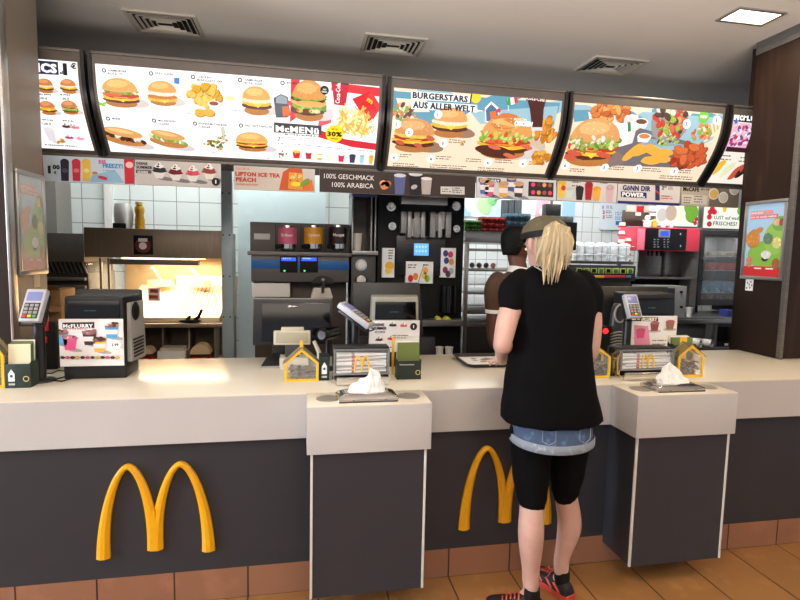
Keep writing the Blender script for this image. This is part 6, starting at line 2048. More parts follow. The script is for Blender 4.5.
# --- straw dispensers
def straw_dispenser(px0, px1, pyt, pyb, side, yaw):
    c = base((px0 + px1) / 2, pyb)
    c.y += .075
    k = (at(px1, pyb, c.y - .07).x - at(px0, pyb, c.y - .07).x)
    w_ = k
    z1 = at((px0 + px1) / 2, pyt, c.y - .03).z
    R_ = Matrix.Rotation(yaw, 3, 'Z')
    t = thing('straw_dispenser', 'chrome straw dispenser with a yellow M on its clear front, ' + side, 'straw dispenser', (c.x, c.y, CT), 'straw dispensers on the counter')

    def H(name, m, x0, x1, yb0, yb1, z0, zz1, tilt=0, bev=.003, parent=None):
        b = MB(m)
        b.hexa([Vector((c.x, c.y, 0)) + R_ @ Vector(q) for q in ((x0, yb0, z0), (x1, yb0, z0), (x1, yb1, z0), (x0, yb1, z0), (x0, yb0 + tilt, zz1), (x1, yb0 + tilt, zz1), (x1, yb1 + tilt, zz1), (x0, yb1 + tilt, zz1))], bev=bev)
        return b.build(name, parent or t)
    h = w_ / 2
    zf = CT + .045
    H('base_tray', CHROME, -h + .01, h, -.07, .06, CT, CT + .022)
    H('tray_lip', CHROME, -h + .012, h - .004, -.082, -.068, CT + .004, CT + .04, -.006)
    H('back_plate', DGREY_PL, -h, h, .045, .06, CT, z1, 0)
    H('side_plate', CHROME, -h, -h + .006, -.05, .045, CT + .022, z1, .0)
    H('side_plate', CHROME, h - .006, h, -.05, .045, CT + .022, z1, .0)
    H('top_plate', PLASTIC_BLK, -h, h, -.045, .045, z1, z1 + .006)
    for a0, a1, b0, b1 in ((-h, h, zf, zf + .008), (-h, h, z1 - .006, z1 + .001), (-h, -h + .008, zf + .008, z1 - .006), (h - .008, h, zf + .008, z1 - .006)):
        H('front_frame', mat('frame_grey', (140, 140, 140), .35, .5), a0, a1, -.062, -.056, b0, b1, 0, .001)
    fr = H('front_window', ACRYL, -h + .008, h - .008, -.0605, -.0585, zf + .008, z1 - .006, 0, 0)
    # the M
    b = MB(YEL_PL)
    for sx in (-1, 1):
        pts = []
        for i in range(13):
            s = PI * i / 12
            hh = (z1 - zf) * .62
            pts.append(Vector((c.x, c.y, 0)) + R_ @ Vector((sx * .0165 + math.cos(s) * .0165, -.064, zf + .014 + math.sin(s) * hh)))
        b.tube(pts, .0038, 8)
    b.build('yellow_emblem', t)
    # wrapped straws
    n = 20
    for i in range(n):
        z = CT + .058 + (i % 10) * (z1 - CT - .078) / 10
        y = -.044 + .026 * (i // 10)
        dz = random.uniform(-.004, .007)
        m = [PAPER, mat('straw_paper_red', (206, 90, 96), .7), mat('straw_paper_grey', (170, 166, 176), .7)][i % 3 if i % 4 else 0]
        b = MB(PAPER if i % 3 else m)
        A0 = Vector((c.x, c.y, 0)) + R_ @ Vector((-h + .014, y, z - dz))
        A1 = Vector((c.x, c.y, 0)) + R_ @ Vector((h - .014, y, z + dz))
        b.tube([A0, A1], .0052, 8, [PAPER, mat('straw_paper_grey', (150, 146, 158), .7)][i % 5 in (1, 3)])
        M0, M1 = A0.lerp(A1, .3), A0.lerp(A1, .36)
        b.tube([M0, M1], .0055, 8, [RED_PL, mat('straw_stripe', (190, 150, 156), .7)][i % 2])
        tag(b.build('wrapped_straw'), 'paper-wrapped straw lying inside the chrome dispenser, ' + side, 'straw', 'wrapped straws in the dispenser ' + side)
    return t


straw_dispenser(334, 390, 348, 385.5, 'left of the woman', .0)
straw_dispenser(608 + 14, 675, 348.5, 380, 'right of the woman', .0)
# metal stop plate beside the right dispenser (seen edge on)

# --- yellow donation houses
HG = mat('dark_green_card', (30, 46, 40), .5, var=.1)


def house(px0, px1, pyt, pyb, label, short, chimney=True, yaw=0, depth=.07):
    c = base((px0 + px1) / 2, pyb)
    w_ = at(px1, pyb, c.y).x - at(px0, pyb, c.y).x
    z1 = at((px0 + px1) / 2, pyt, c.y).z
    t = thing('donation_house', label, 'donation box', (c.x, c.y + depth / 2, CT), 'yellow house-shaped donation boxes')
    h = w_ / 2
    eave = CT + (z1 - CT) * (.56 if chimney else .66)
    R_ = Matrix.Rotation(yaw, 3, 'Z')
    O = Vector((c.x, c.y, 0))
    outer = [(-h, CT), (h, CT), (h, eave), (0, z1), (-h, eave)]
    f = .011
    inner = [(-h + f, CT + f), (h - f, CT + f), (h - f, eave - f * .3), (0, z1 - f * 1.5), (-h + f, eave - f * .3)]
    for yy, nm in ((0, 'front_frame'), (depth - .008, 'back_frame')):
        b = MB(YEL_PL)
        n = 5
        rings = []
        for i in range(n):
            rings.append([O + R_ @ Vector((outer[i][0], yy, outer[i][1])), O + R_ @ Vector((inner[i][0], yy, inner[i][1])), O + R_ @ Vector((inner[i][0], yy + .008, inner[i][1])), O + R_ @ Vector((outer[i][0], yy + .008, outer[i][1]))])
        b.loft(rings, close=True)
        b.build(nm, t)
    b = MB(ACRYL)
    b.prism([O + R_ @ Vector((x, .004, z)) for x, z in inner], R_ @ Vector((0, .002, 0))); b.build('clear_front', t)
    for sx in (-1, 1):
        b = MB(mat('roof_grey', (120, 116, 104), .4) if chimney else mat('smoky_clear', (120, 116, 90), .2, alpha=.45))
        a0 = [(sx * (h + .008), -.002, eave - .006), (sx * (h + .008), depth + .002, eave - .006), (0, depth + .002, z1 + .004), (0, -.002, z1 + .004)]
        b.prism([O + R_ @ Vector(q) for q in a0], (0, 0, .003)); b.build('roof_panel', t)
        b = MB(ACRYL); b.prism([O + R_ @ Vector(q) for q in ((sx * (h - .002), .008, CT + f), (sx * (h - .002), depth - .008, CT + f), (sx * (h - .002), depth - .008, eave - .01), (sx * (h - .002), .008, eave - .01))], R_ @ Vector((-sx * .002, 0, 0))); b.build('clear_side', t)
    b = MB(YEL_PL); b.hexa([O + R_ @ Vector(q) for q in ((-h + f, .008, CT), (h - f, .008, CT), (h - f, depth - .008, CT), (-h + f, depth - .008, CT), (-h + f, .008, CT + .008), (h - f, .008, CT + .008), (h - f, depth - .008, CT + .008), (-h + f, depth - .008, CT + .008))]); b.build('floor_plate', t)
    if chimney:
        b = MB(YEL_PL); b.box(c.x - .008, c.x + .008, c.y + .005, c.y + .03, z1 - .006, z1 + .032, bev=.003); b.build('chimney', t)
    # coins
    b = MB(mat('coin_copper', (128, 76, 46), .4, .6, var=.2))
    CM = [b.d, mat('coin_gold', (160, 122, 62), .35, .6), mat('coin_silver', (150, 146, 138), .35, .6)]
    for i in range(150):
        pp = O + R_ @ Vector((random.uniform(-h + f + .008, h - f - .008), random.uniform(.018, depth - .018), CT + .011 + (i / 150) * (eave - CT) * .62))
        b.lathe(pp, [(0, 0), (.0105, 0), (.0105, .002), (0, .002)], 10, random.choice(CM), (random.uniform(-.5, .5), random.uniform(-.8, .2), 1))
    o = b.build('coins'); tag(o, 'heap of small coins inside the donation house ' + short, 'coins', kind='stuff')
    return t, c, w_


house(284.5, 318.5, 348.5, 381.5, 'yellow house-shaped donation box full of coins left of the straw dispenser', 'left of the straw dispenser')
house(677.5, 703, 345, 377, 'yellow house-shaped donation box at the right end of the counter items', 'furthest right', False)
house(580, 610, 346, 378, 'yellow house-shaped donation box half hidden behind the woman\'s right side', 'half hidden by the woman', False)
house(-24, 5, 338, 388.5, 'yellow house-shaped donation box cut off by the left edge of the photo', 'at the left edge of the photo', False)


def leaf_box(px0, px1, pyt, pyb, label, short='', depth=.07, logo='house', leaf=None, dy=0.0):
    c = base((px0 + px1) / 2, pyb)
    c.y += dy
    w_ = at(px1, pyb, c.y).x - at(px0, pyb, c.y).x
    z1 = at((px0 + px1) / 2, pyt, c.y).z
    t = thing('leaflet_holder', label, 'leaflet holder', (c.x, c.y + depth / 2, CT), 'dark green leaflet holders')
    x0, x1 = c.x - w_ / 2, c.x + w_ / 2
    bx('front_wall', t, HG, x0, x1, c.y, c.y + .003, CT, z1, .001)
    bx('back_wall', t, HG, x0, x1, c.y + depth, c.y + depth + .003, CT, z1 + .01, .001)
    bx('side_wall', t, HG, x0, x0 + .003, c.y + .003, c.y + depth, CT, z1 + .004, .0005)
    bx('side_wall', t, HG, x1 - .003, x1, c.y + .003, c.y + depth, CT, z1 + .004, .0005)
    bx('bottom_plate', t, HG, x0 + .003, x1 - .003, c.y + .003, c.y + depth, CT, CT + .003, 0)
    A = flat_art((0, c.y - .0005, 0), (1, 0, 0), (0, 0, 1))
    A.lim = (x0, x1, CT, z1)
    H = z1 - CT
    if logo == 'house' or logo == 'both':
        hx, s = (c.x if logo == 'house' else x0 + .025), .012
        A.poly([(hx - s, CT + H * .28), (hx + s, CT + H * .28), (hx + s, CT + H * .6), (hx, CT + H * .78), (hx - s, CT + H * .6)], (226, 230, 228), 1)
        A.ell(hx, CT + H * .5, s * .5, s * .5, (60, 80, 130), 2)
        A.rect(hx - s, CT + H * .12, hx + s, CT + H * .2, (170, 180, 176), 1)
    if logo in ('ring', 'both'):
        hx, hz, s = x1 - .016, CT + H * .38, .012
        pts = [(hx + math.cos(a) * s, hz + math.sin(a) * s) for a in [PI * 2 * i / 20 for i in range(20)]]
        A.poly(pts, (206, 190, 130), 1); A.ell(hx, hz, s * .72, s * .72, (30, 46, 40), 2)
    if logo == 'ring': A.text('Datenschutz', x0 + .012, z1 - .02, .007, (220, 224, 220), 1, .02, w=w_ * .6)
    A.build('printed_logo', t)
    if leaf:
        zl = at((px0 + px1) / 2, leaf[0], c.y + .03).z
        for i in range(4):
            b = MB([mat('leaflet_cream', (222, 214, 180), .6), mat('leaflet_green', (112, 130, 66), .6, var=.1), mat('leaflet_green', (0, 0, 0)), PAPER][(i + leaf[1]) % 4])
            y = c.y + .012 + i * .013
            b.hexa([(x0 + .006, y, CT + .004), (x1 - .006, y, CT + .004), (x1 - .006, y + .002, CT + .004), (x0 + .006, y + .002, CT + .004), (x0 + .006, y + .012, zl - .004 * (3 - i)), (x1 - .006, y + .012, zl - .004 * (3 - i)), (x1 - .006, y + .014, zl - .004 * (3 - i)), (x0 + .006, y + .014, zl - .004 * (3 - i))])
            tag(b.build('paper_leaflet'), 'paper leaflet standing in the dark holder ' + short, 'leaflet', 'leaflets in the holder ' + short)
    return t


leaf_box(319, 329.5, 357, 380.5, 'narrow dark green leaflet holder with a white house mark beside the coin-filled house', '', .05)
leaf_box(397, 421, 361, 379.5, 'dark leaflet holder with green leaflets and a ring mark right of the left straw dispenser', 'with the ring mark', .06, 'ring', (341, 1))
leaf_box(5.5, 31, 364, 388, 'dark green leaflet holder with cream leaflets at the left end of the counter', 'at the left end of the counter', .07, 'both', (341, 0))
leaf_box(609.5, 618, 355, 376, 'narrow dark leaflet holder with white mark between the woman and the right straw dispenser', '', .06, 'house', None)
leaf_box(682, 704, 345, 371, 'leaflet holder with green and white leaflets behind the right donation house', 'behind the right donation house', .05, None, (336, 1), .07)
leaf_box(593, 606, 345, 371, 'leaflet holder with pale leaflets behind the half-hidden donation house', 'behind the half-hidden donation house', .05, None, (337, 3), .075)
# yellow tabs on top of the leaflets
for (px, py, lab) in ((683, 341, 'yellow card tab standing behind the right donation house'), ):
    c = base(px, 374); b = MB(YEL_PL); x = at(px, py, c.y + .06).x; zt_ = at(px, py - 4, c.y + .06).z
    b.box(x - .022, x + .02, c.y + .054, c.y + .057, CT, zt_, bev=.001); tag(b.build('card_tab'), lab, 'card')
c = base(399, 379); b = MB(YEL_PL); x = at(397, 345, .27).x; b.box(x - .022, x - .010, .285, .288, CT, at(397, 337, .28).z, bev=.001); tag(b.build('card_tab'), 'yellow card standing behind the leaflets of the middle holder', 'card')

# --- serving tray with paper mat
c = (base(453, 352) + base(510, 371)) / 2
yb_, yf_ = base(480, 351).y, base(480, 368.5).y
xl = base(455, 360).x
t = thing('serving_tray', 'black serving tray with a printed paper mat in front of the woman', 'tray', (xl + .2, (yb_ + yf_) / 2, CT))
xr = xl + .42
yf_, yb_ = max(yf_, .36), min(yb_, .69)
b = MB(mat('tray_black', (26, 25, 26), .35))


def rr(x0, x1, y0, y1, r, z, n=6):
    out = []
    for cx, cy, a in ((x1 - r, y1 - r, 0), (x0 + r, y1 - r, PI / 2), (x0 + r, y0 + r, PI), (x1 - r, y0 + r, 1.5 * PI)):
        out += [Vector((cx + math.cos(a + PI / 2 * i / n) * r, cy + math.sin(a + PI / 2 * i / n) * r, z)) for i in range(n + 1)]
    return out


b.loft([rr(xl + .02, xr - .02, yf_ + .02, yb_ - .02, .03, CT), rr(xl + .004, xr - .004, yf_ + .004, yb_ - .004, .04, CT + .016), rr(xl, xr, yf_, yb_, .045, CT + .018), rr(xl, xr, yf_, yb_, .045, CT + .021), rr(xl + .008, xr - .008, yf_ + .008, yb_ - .008, .04, CT + .02), rr(xl + .024, xr - .024, yf_ + .024, yb_ - .024, .03, CT + .005)])
b.build('tray_body', t)
b = MB(PAPER); b.box(xl + .035, xr - .035, yf_ + .03, yb_ - .03, CT + .0055, CT + .0065)
pm = tag(b.build('tray_mat'), 'white paper mat with coloured food pictures lying on the black tray', 'paper mat')
A = flat_art((0, 0, CT + .0066), (1, 0, 0), (0, 1, 0))
A.lim = (xl + .036, xr - .036, yf_ + .031, yb_ - .031)
for i in range(16):
    u, v = random.uniform(xl + .06, xr - .06), random.uniform(yf_ + .05, yb_ - .05)
    A.ell(u, v, random.uniform(.015, .035), random.uniform(.01, .025), random.choice([(190, 120, 90), (150, 170, 120), (200, 90, 80), (120, 110, 110), (220, 180, 110), (170, 150, 170)]), 1 + i * .1, random.random() * 3, 14, .15, var=.3)
for i in range(5): A.rect(xl + .06 + i * .05, yb_ - .055, xl + .1 + i * .05, yb_ - .05, (90, 90, 96), 1)
o = A.build('mat_print', pm)


# --- napkin dispensers on the podiums
def napkin(cx, cy, label, seed):
    random.seed(seed)
    t = thing('napkin_dispenser', label, 'napkin dispenser', (cx, cy, CT), 'chrome napkin dispensers on the podiums')
    W, D = .124, .068
    b = MB(CHROME)
    b.loft([rr(cx - W, cx + W, cy - D, cy + D, .012, CT + .0005), rr(cx - W, cx + W, cy - D, cy + D, .012, CT + .013), rr(cx - W + .004, cx + W - .004, cy - D + .004, cy + D - .004, .012, CT + .017), rr(cx - W * .72, cx + W * .72, cy - D * .62, cy + D * .62, .012, CT + .030), rr(cx - W * .64, cx + W * .64, cy - D * .5, cy + D * .5, .01, CT + .031), rr(cx - W * .6, cx + W * .6, cy - D * .45, cy + D * .45, .01, CT + .026)])
    b.build('chrome_cover', t)
    bx('foot_plate', t, DGREY_PL, cx - W + .006, cx + W - .006, cy - D - .002, cy - D + .003, CT, CT + .006, .0005)
    for sx in (-.06, .07):
        b = MB(STEEL_DK); b.lathe((cx + sx, cy - D + .0005, CT + .009), [(0, 0), (.004, 0), (.003, .002), (0, .002)], 10, None, (0, -1, 0)); b.build('rivet', t)
    # crumpled tissue, pulled up into folds
    b = MB(PAPER)
    n, m_ = 64, 15
    rings = []
    for j in range(m_):
        s = j / (m_ - 1)
        ring = []
        for i in range(n):
            a = 2 * PI * i / n
            f = mnoise.noise(Vector((math.cos(a) * 2.6 + seed * 7, math.sin(a) * 2.6, s * 2.4)))
            g = 1 - abs(mnoise.noise(Vector((math.cos(a) * 5 + seed, math.sin(a) * 5 + 3, s * 4)))) * 2
            rx = (.076 * (1 - s * .62) if s < .85 else .076 * (.473 - (s - .85) * 2.6)) * (1 + .28 * f + .12 * g)
            ry = max(.004, .034 * (1 - s * .75)) * (1 + .4 * f + .25 * g)
            z = CT + .022 + .078 * s * (1 + .3 * math.cos(a + seed * 2.1) * s + .12 * f)
            ring.append(Vector((cx + math.cos(a) * max(rx, .006) + (-.012 + .02 * (seed % 2)) * s, cy + math.sin(a) * ry + .01 * s, z)))
        rings.append(ring)
    b.loft(rings)
    o = b.build('paper_napkin', angle=25)
    tag(o, 'crumpled white napkin sticking out of the ' + label[7:], 'napkin', None)
    return t


napkin(.266, -.100, 'chrome napkin dispenser on the podium left of the woman', 3)
napkin(1.686, -.100, 'chrome napkin dispenser on the podium right of the woman', 4)
random.seed(11)
# cables at the left terminal
p = base(45, 379)
for i, (pts, lab) in enumerate((([(46, 378), (56, 380), (66, 377), (72, 379), (62, 382), (50, 381)], 'black cable coiled on the counter between the left terminal and the cash register'), ([(44, 374), (52, 374), (58, 371), (66, 372)], 'short black cable running to the left cash register'))):
    b = MB(MATT_BLK); P = [base(*q) + Vector((0, 0, .0035)) for q in pts]; b.tube(P, .003, 8)
    tag(b.build('power_cable'), lab, 'cable')
# red and dark boxes behind the left terminal
q = rng(43, 56, 322, 372, .56)
t = thing('menu_stand', 'dark stand with red patches behind the left card terminal', 'stand', ((q[0] + q[1]) / 2, .56, CT))
bx('panel', t, MATT_BLK, q[0], q[1], .56, .6, CT, q[3], .003)
for xa, xb, yt, yb in ((43, 48.5, 318, 331), (43, 47, 337, 343)):
    qq = rng(xa, xb, yt, yb, .555); bx('red_patch', t, RED_PL, qq[0], qq[1], .552, .56, qq[2], qq[3], .002)
q = rng(16, 32, 276, 374, .6)
# ================================================================ people
SKIN_L = mat('fair_skin', (196, 156, 142), .5, var=.05, scale=10)
SKIN_D = mat('brown_skin', (98, 58, 40), .5, var=.06, scale=10)
BLK_CLOTH = mat('black_knit', (6, 6, 8), .85, spec=.12, var=.15, scale=30, bump=.15)
DENIM = mat('blue_denim', (84, 108, 144), .8, var=.4, scale=26, bump=.3, stretch=(1, 1, 1))
DENIM_L = mat('pale_denim_cuff', (150, 160, 172), .8, var=.25, scale=40, bump=.3)
BROWN_SH = mat('brown_uniform', (84, 58, 40), .85, var=.1, scale=20, bump=.1)


def ring(c, rx, ry, n=28, yaw=0.0, p=2.0):
    out = []
    for i in range(n):
        a = 2 * PI * i / n
        x = math.copysign(abs(math.cos(a)) ** (2 / p), math.cos(a)) * rx
        y = math.copysign(abs(math.sin(a)) ** (2 / p), math.sin(a)) * ry
        out.append(Vector((c[0] + x * math.cos(yaw) - y * math.sin(yaw), c[1] + x * math.sin(yaw) + y * math.cos(yaw), c[2])))
    return out


def limb(b, pts, rs, n=16, m=None):
    """smooth tapering limb through joint points"""
    P, R_ = [], []
    for i in range(len(pts) - 1):
        for k in range(6):
            t = k / 6
            p0, p1, p2, p3 = (Vector(pts[max(0, i - 1)]), Vector(pts[i]), Vector(pts[i + 1]), Vector(pts[min(len(pts) - 1, i + 2)]))
            P.append(.5 * ((2 * p1) + (p2 - p0) * t + (2 * p0 - 5 * p1 + 4 * p2 - p3) * t * t + (3 * p1 - p0 - 3 * p2 + p3) * t ** 3))
            R_.append(rs[i] + (rs[i + 1] - rs[i]) * (t * t * (3 - 2 * t)))
    P.append(Vector(pts[-1])); R_.append(rs[-1])
    b.tube(P, R_, n, m)
    b.ell(pts[0], (rs[0],) * 3, m, 12, 8); b.ell(pts[-1], (rs[-1],) * 3, m, 12, 8)


def hand(b, wrist, fwd, palm_n, side, s=1.0, curl=.5):
    """palm plus five bent fingers; fwd and palm normal are unit vectors, side = +1 thumb towards fwd x palm"""
    f = Vector(fwd).normalized(); nrm = Vector(palm_n).normalized(); lat = f.cross(nrm).normalized() * side
    w0 = Vector(wrist)
    limb(b, [w0 - f * .01, w0 + f * .035 * s, w0 + f * .075 * s], [.024 * s, .030 * s, .028 * s], 12)
    limb(b, [w0 + f * .04 * s + lat * .018 * s, w0 + f * .078 * s + lat * .026 * s], [.018 * s, .014 * s], 10)
    limb(b, [w0 + f * .04 * s - lat * .018 * s, w0 + f * .074 * s - lat * .026 * s], [.018 * s, .013 * s], 10)
    for k, (o, l) in enumerate(((.030, .066), (.011, .074), (-.009, .070), (-.028, .056))):
        base_ = w0 + f * .075 * s + lat * o * s
        d1 = (f + lat * o * 2).normalized()
        a = curl * .6
        p1 = base_ + d1 * l * .45 * s
        d2 = (d1 * math.cos(a) + nrm * math.sin(a)).normalized(); p2 = p1 + d2 * l * .32 * s
        d3 = (d1 * math.cos(a * 2) + nrm * math.sin(a * 2)).normalized(); p3 = p2 + d3 * l * .25 * s
        limb(b, [base_, p1, p2, p3], [.0095 * s, .0088 * s, .008 * s, .007 * s], 9)
    t0 = w0 + f * .022 * s + lat * .024 * s
    t1 = t0 + (f * .5 + lat * .8 + nrm * .2).normalized() * .034 * s
    t2 = t1 + (f * .85 + lat * .35 + nrm * .35).normalized() * .026 * s
    limb(b, [t0, t1, t2], [.014 * s, .011 * s, .009 * s], 9)


def head_shape(b, c, Rm, s=1.0):
    """head with jaw, nose, lips and ears around centre c; local -Y is the face"""
    c = Vector(c)

    def T(x, y, z): return c + Rm @ Vector((x * s, y * s, z * s))
    secs = [(-.118, .020, .022, -.052), (-.108, .036, .038, -.045), (-.09, .050, .056, -.030), (-.065, .060, .074, -.016), (-.035, .068, .085, -.006), (0, .073, .094, .002), (.03, .076, .098, .006), (.06, .073, .095, .008), (.085, .062, .082, .008), (.105, .042, .056, .006), (.114, .018, .024, .006)]
    rings = []
    for z, rx, ry, y in secs:
        rings.append([T(math.cos(2 * PI * i / 24) * rx, y + math.sin(2 * PI * i / 24) * ry, z) for i in range(24)])
    b.loft(rings)
    b.tube([T(0, -.088, .012), T(0, -.1, -.012), T(0, -.112, -.03), T(0, -.096, -.038)], [.008 * s, .010 * s, .013 * s, .01 * s], 10)
    b.ell(T(0, -.086, -.062), (.022 * s, .012 * s, .007 * s)); b.ell(T(0, -.084, -.072), (.019 * s, .012 * s, .008 * s))
    b.ell(T(0, -.078, -.1), (.02 * s, .016 * s, .016 * s))
    for sx in (-1, 1):
        b.tube([T(sx * .07, .0, -.03), T(sx * .081, .004, -.018), T(sx * .086, .01, .005), T(sx * .084, .016, .022), T(sx * .074, .004, .026)], [.010 * s, .013 * s, .015 * s, .014 * s, .009 * s], 8)
        b.tube([T(sx * .03, -.086, .026), T(sx * .05, -.078, .026)], [.008 * s, .006 * s], 8)


def eyes(parent, c, Rm, s=1.0, brow=(60, 40, 30)):
    c = Vector(c)

    def T(x, y, z): return c + Rm @ Vector((x * s, y * s, z * s))
    for sx in (-1, 1):
        b = MB(mat('eye_white', (230, 226, 220), .2)); b.ell(T(sx * .032, -.085, .004), (.013 * s, .008 * s, .007 * s), nu=12, nv=8); e = b.build('eye', parent)
        b = MB(mat('iris_dark', (60, 44, 34), .15)); b.ell(T(sx * .032, -.0915, .004), (.006 * s, .003 * s, .006 * s), nu=10, nv=6); b.build('iris', e)
        b = MB(mat('brow_%d' % brow[0], brow, .9)); b.tube([T(sx * .018, -.097, .024), T(sx * .034, -.094, .029), T(sx * .05, -.083, .024)], [.003, .004, .002], 6); b.build('eyebrow', parent)
    b = MB(mat('lips', (176, 96, 90), .5)); b.tube([T(-.02, -.088, -.065), T(0, -.098, -.064), T(.02, -.088, -.065)], [.003, .005, .003], 8); b.build('lips', parent)


def shoe(parent, heel, toe, m_up, m_sole, m_lace, nm):
    """running shoe from the heel point to the toe point on the floor"""
    heel, toe = Vector(heel), Vector(toe)
    f = (toe - heel); L = f.length; f.normalize(); s = Vector((-f.y, f.x, 0))
    prof = [(0, .026, .062), (.06, .032, .074), (.18, .035, .082), (.32, .034, .086), (.45, .036, .076), (.6, .043, .060), (.75, .048, .048), (.88, .043, .04), (.97, .028, .034), (1.0, .012, .03)]
    b = MB(m_up)
    rings = []
    for t, w_, h in prof:
        c = heel + f * (t * L)
        rings.append([c + s * (w_ * x) + Vector((0, 0, .022 + h_ * (h - .02))) for x, h_ in ((-1, 0), (-1.0, .35), (-.82, .7), (-.45, .95), (0, 1), (.45, .95), (.82, .7), (1.0, .35), (1, 0))])
    b.loft(rings)
    up = b.build('shoe', parent, angle=60)
    b = MB(m_sole)
    rings = []
    for t, w_, h in prof:
        c = heel + f * (t * L * 1.02 - .004)
        lift = .006 * (max(0, t - .75) / .25) ** 2
        rings.append([c + s * (w_ * 1.1 * x) + Vector((0, 0, z + lift)) for x, z in ((-.92, .0005), (-1.0, .012), (-.98, .028), (.98, .028), (1.0, .012), (.92, .0005))])
    b.loft(rings); b.build('sole', up)
    b = MB(m_lace)
    for k in range(5):
        t = .42 + k * .07
        c = heel + f * (t * L); w_ = .028
        h = .088 - (t - .35) * .1
        b.tube([c - s * w_ + Vector((0, 0, h - .018)), c - s * w_ * .4 + Vector((0, 0, h)), c + s * w_ * .4 + Vector((0, 0, h)), c + s * w_ + Vector((0, 0, h - .018))], .0035, 6)
    for sx in (-1, 1):
        for t0 in (.12, .3, .52):
            c0, c1 = heel + f * (t0 * L), heel + f * ((t0 + .14) * L)
            b.tube([c0 + s * sx * .037 + Vector((0, 0, .032)), c1 + s * sx * .036 + Vector((0, 0, .062))], .005, 6)
    b.build('stripes_and_laces', up)
    b = MB(MATT_BLK); c = heel + f * (.2 * L); b.lathe(c, [(0, .055), (.031, .055), (.034, .085), (.031, .118), (.027, .118), (.027, .09), (0, .09)], 20); b.build('sock', parent)
    return up


# ---------------------------------------------------------------- the woman at the counter, seen from behind
YB = -.27


def W(px, py, Y=YB): return at(px, py, Y)


def hw(px0, px1, py, Y=YB): return (at(px1, py, Y).x - at(px0, py, Y).x) / 2


ankL, ankR = Vector((.948, -.262, .09)), Vector((1.135, -.175, .085))
wo = thing('person', 'blonde woman in black tunic, denim shorts and trainers standing at the counter, seen from behind', 'person', (1.03, -.26, 0))
hips = W(551, 432); hips.y = -.25
b = MB(SKIN_L)
kneeL, kneeR = W(532, 500, -.27), W(566, 494, -.20)
calfL, calfR = W(531, 533, -.285), W(569.5, 525, -.185)
hipL, hipR = W(530, 440, -.25), W(571, 438, -.23)
limb(b, [hipL + Vector((0, 0, .02)), W(530, 470, -.26), kneeL, calfL, (ankL.x, ankL.y, .17), ankL, ankL + Vector((-.03, .02, -.045))], [.082, .070, .050, .053, .036, .031, .028], 20)
limb(b, [hipR + Vector((0, 0, .02)), W(567, 468, -.22), kneeR, calfR, (ankR.x, ankR.y, .17), ankR, ankR + Vector((-.01, .04, -.045))], [.082, .068, .048, .051, .034, .029, .028], 20)
tor = [(432, .150, .098), (410, .135, .09), (385, .118, .08), (355, .125, .085), (325, .140, .09), (300, .150, .088), (284, .140, .075), (275, .09, .06)]
b.loft([ring(W(551 if py > 380 else 553, py) + Vector((0, .0, 0)), rx, ry) for py, rx, ry in tor])
shL, shR = W(518, 288), W(588, 290)
neck0, neck1 = W(551, 276), W(546, 256, -.25)
limb(b, [neck0 + Vector((0, 0, -.03)), neck0, neck1], [.075, .056, .050], 18)
elL = W(502.5, 344, -.33); elL2 = elL
haL = Vector((elL.x + .14, .02, 1.03))
limb(b, [shL, W(508, 318, -.30), elL, elL + Vector((.03, .06, -.015)), elL.lerp(haL, .6), haL], [.050, .042, .036, .036, .030, .021], 16)
hand(b, haL, (.4, .9, -.28), (.1, -.3, -.9), 1, .95, .5)
elR = W(590, 352, -.27)
haR = Vector((elR.x - .06, .05, 1.03))
limb(b, [shR, W(592, 320, -.27), elR, elR + Vector((0, .06, -.01)), elR.lerp(haR, .6), haR], [.048, .040, .034, .034, .029, .021], 16)
hand(b, haR, (-.3, .92, -.26), (-.1, -.3, -.9), -1, .95, .5)
hc = W(546, 246, -.225)
HR = Matrix.Rotation(PI + .20, 3, 'Z') @ Matrix.Rotation(.22, 3, 'X')
head_shape(b, hc, HR, .96)
remeshed(b, 'body', wo, .0065, 3)
eyes(wo, hc, HR, .96, (150, 120, 80))
# leggings
b = MB(BLK_CLOTH)
hemL, hemR = W(532.5, 504, -.272), W(565, 494, -.20)
limb(b, [hipL + Vector((.005, 0, .03)), W(531, 470, -.26), W(532, 495, -.27), hemL], [.092, .078, .062, .052], 22)
limb(b, [hipR + Vector((-.005, 0, .03)), W(567, 468, -.22), W(565.5, 488, -.205), hemR], [.090, .074, .060, .052], 22)
remeshed(b, 'leggings', wo, .007, 2)
# shorts
b = MB(DENIM)
c0, c1 = W(551.5, 404), W(551.5, 446)
rows = []
for i in range(8):
    t_ = i / 7
    py = 400 + 39 * t_
    c = W(551.5, py)
    rx = hw(517 - 2.5 * t_, 587 + 2.5 * t_, py) * (1 - .0 * t_)
    rows.append([v + Vector((0, 0, -.012 * math.cos((v.x - c.x) / rx * 1.4) * t_)) for v in ring(c, rx, .118 + .012 * t_, 40, 0, 2.3)])
inner = [[v.lerp(Vector((r[0].x * 0 + sum(q.x for q in r) / len(r), sum(q.y for q in r) / len(r), v.z)), .05) for v in r] for r in reversed(rows)]
b.loft(rows + inner, cap=False)
b.build('denim_shorts', wo, angle=60)
b = MB(DENIM_L)
cz = W(551.5, 439.5)
rc = []
for dz, k in ((.032, 1.012), (.028, 1.03), (.0, 1.035), (-.004, 1.01)):
    rx = hw(514.5, 589.5, 440) * k
    rc.append([v + Vector((0, 0, dz - .012 * math.cos((v.x - cz.x) / rx * 1.4))) for v in ring(cz, rx, .130 * k, 40, 0, 2.3)])
b.loft(rc, cap=False, close=False)
b.build('rolled_cuff', wo, angle=60)
cx = cz.x
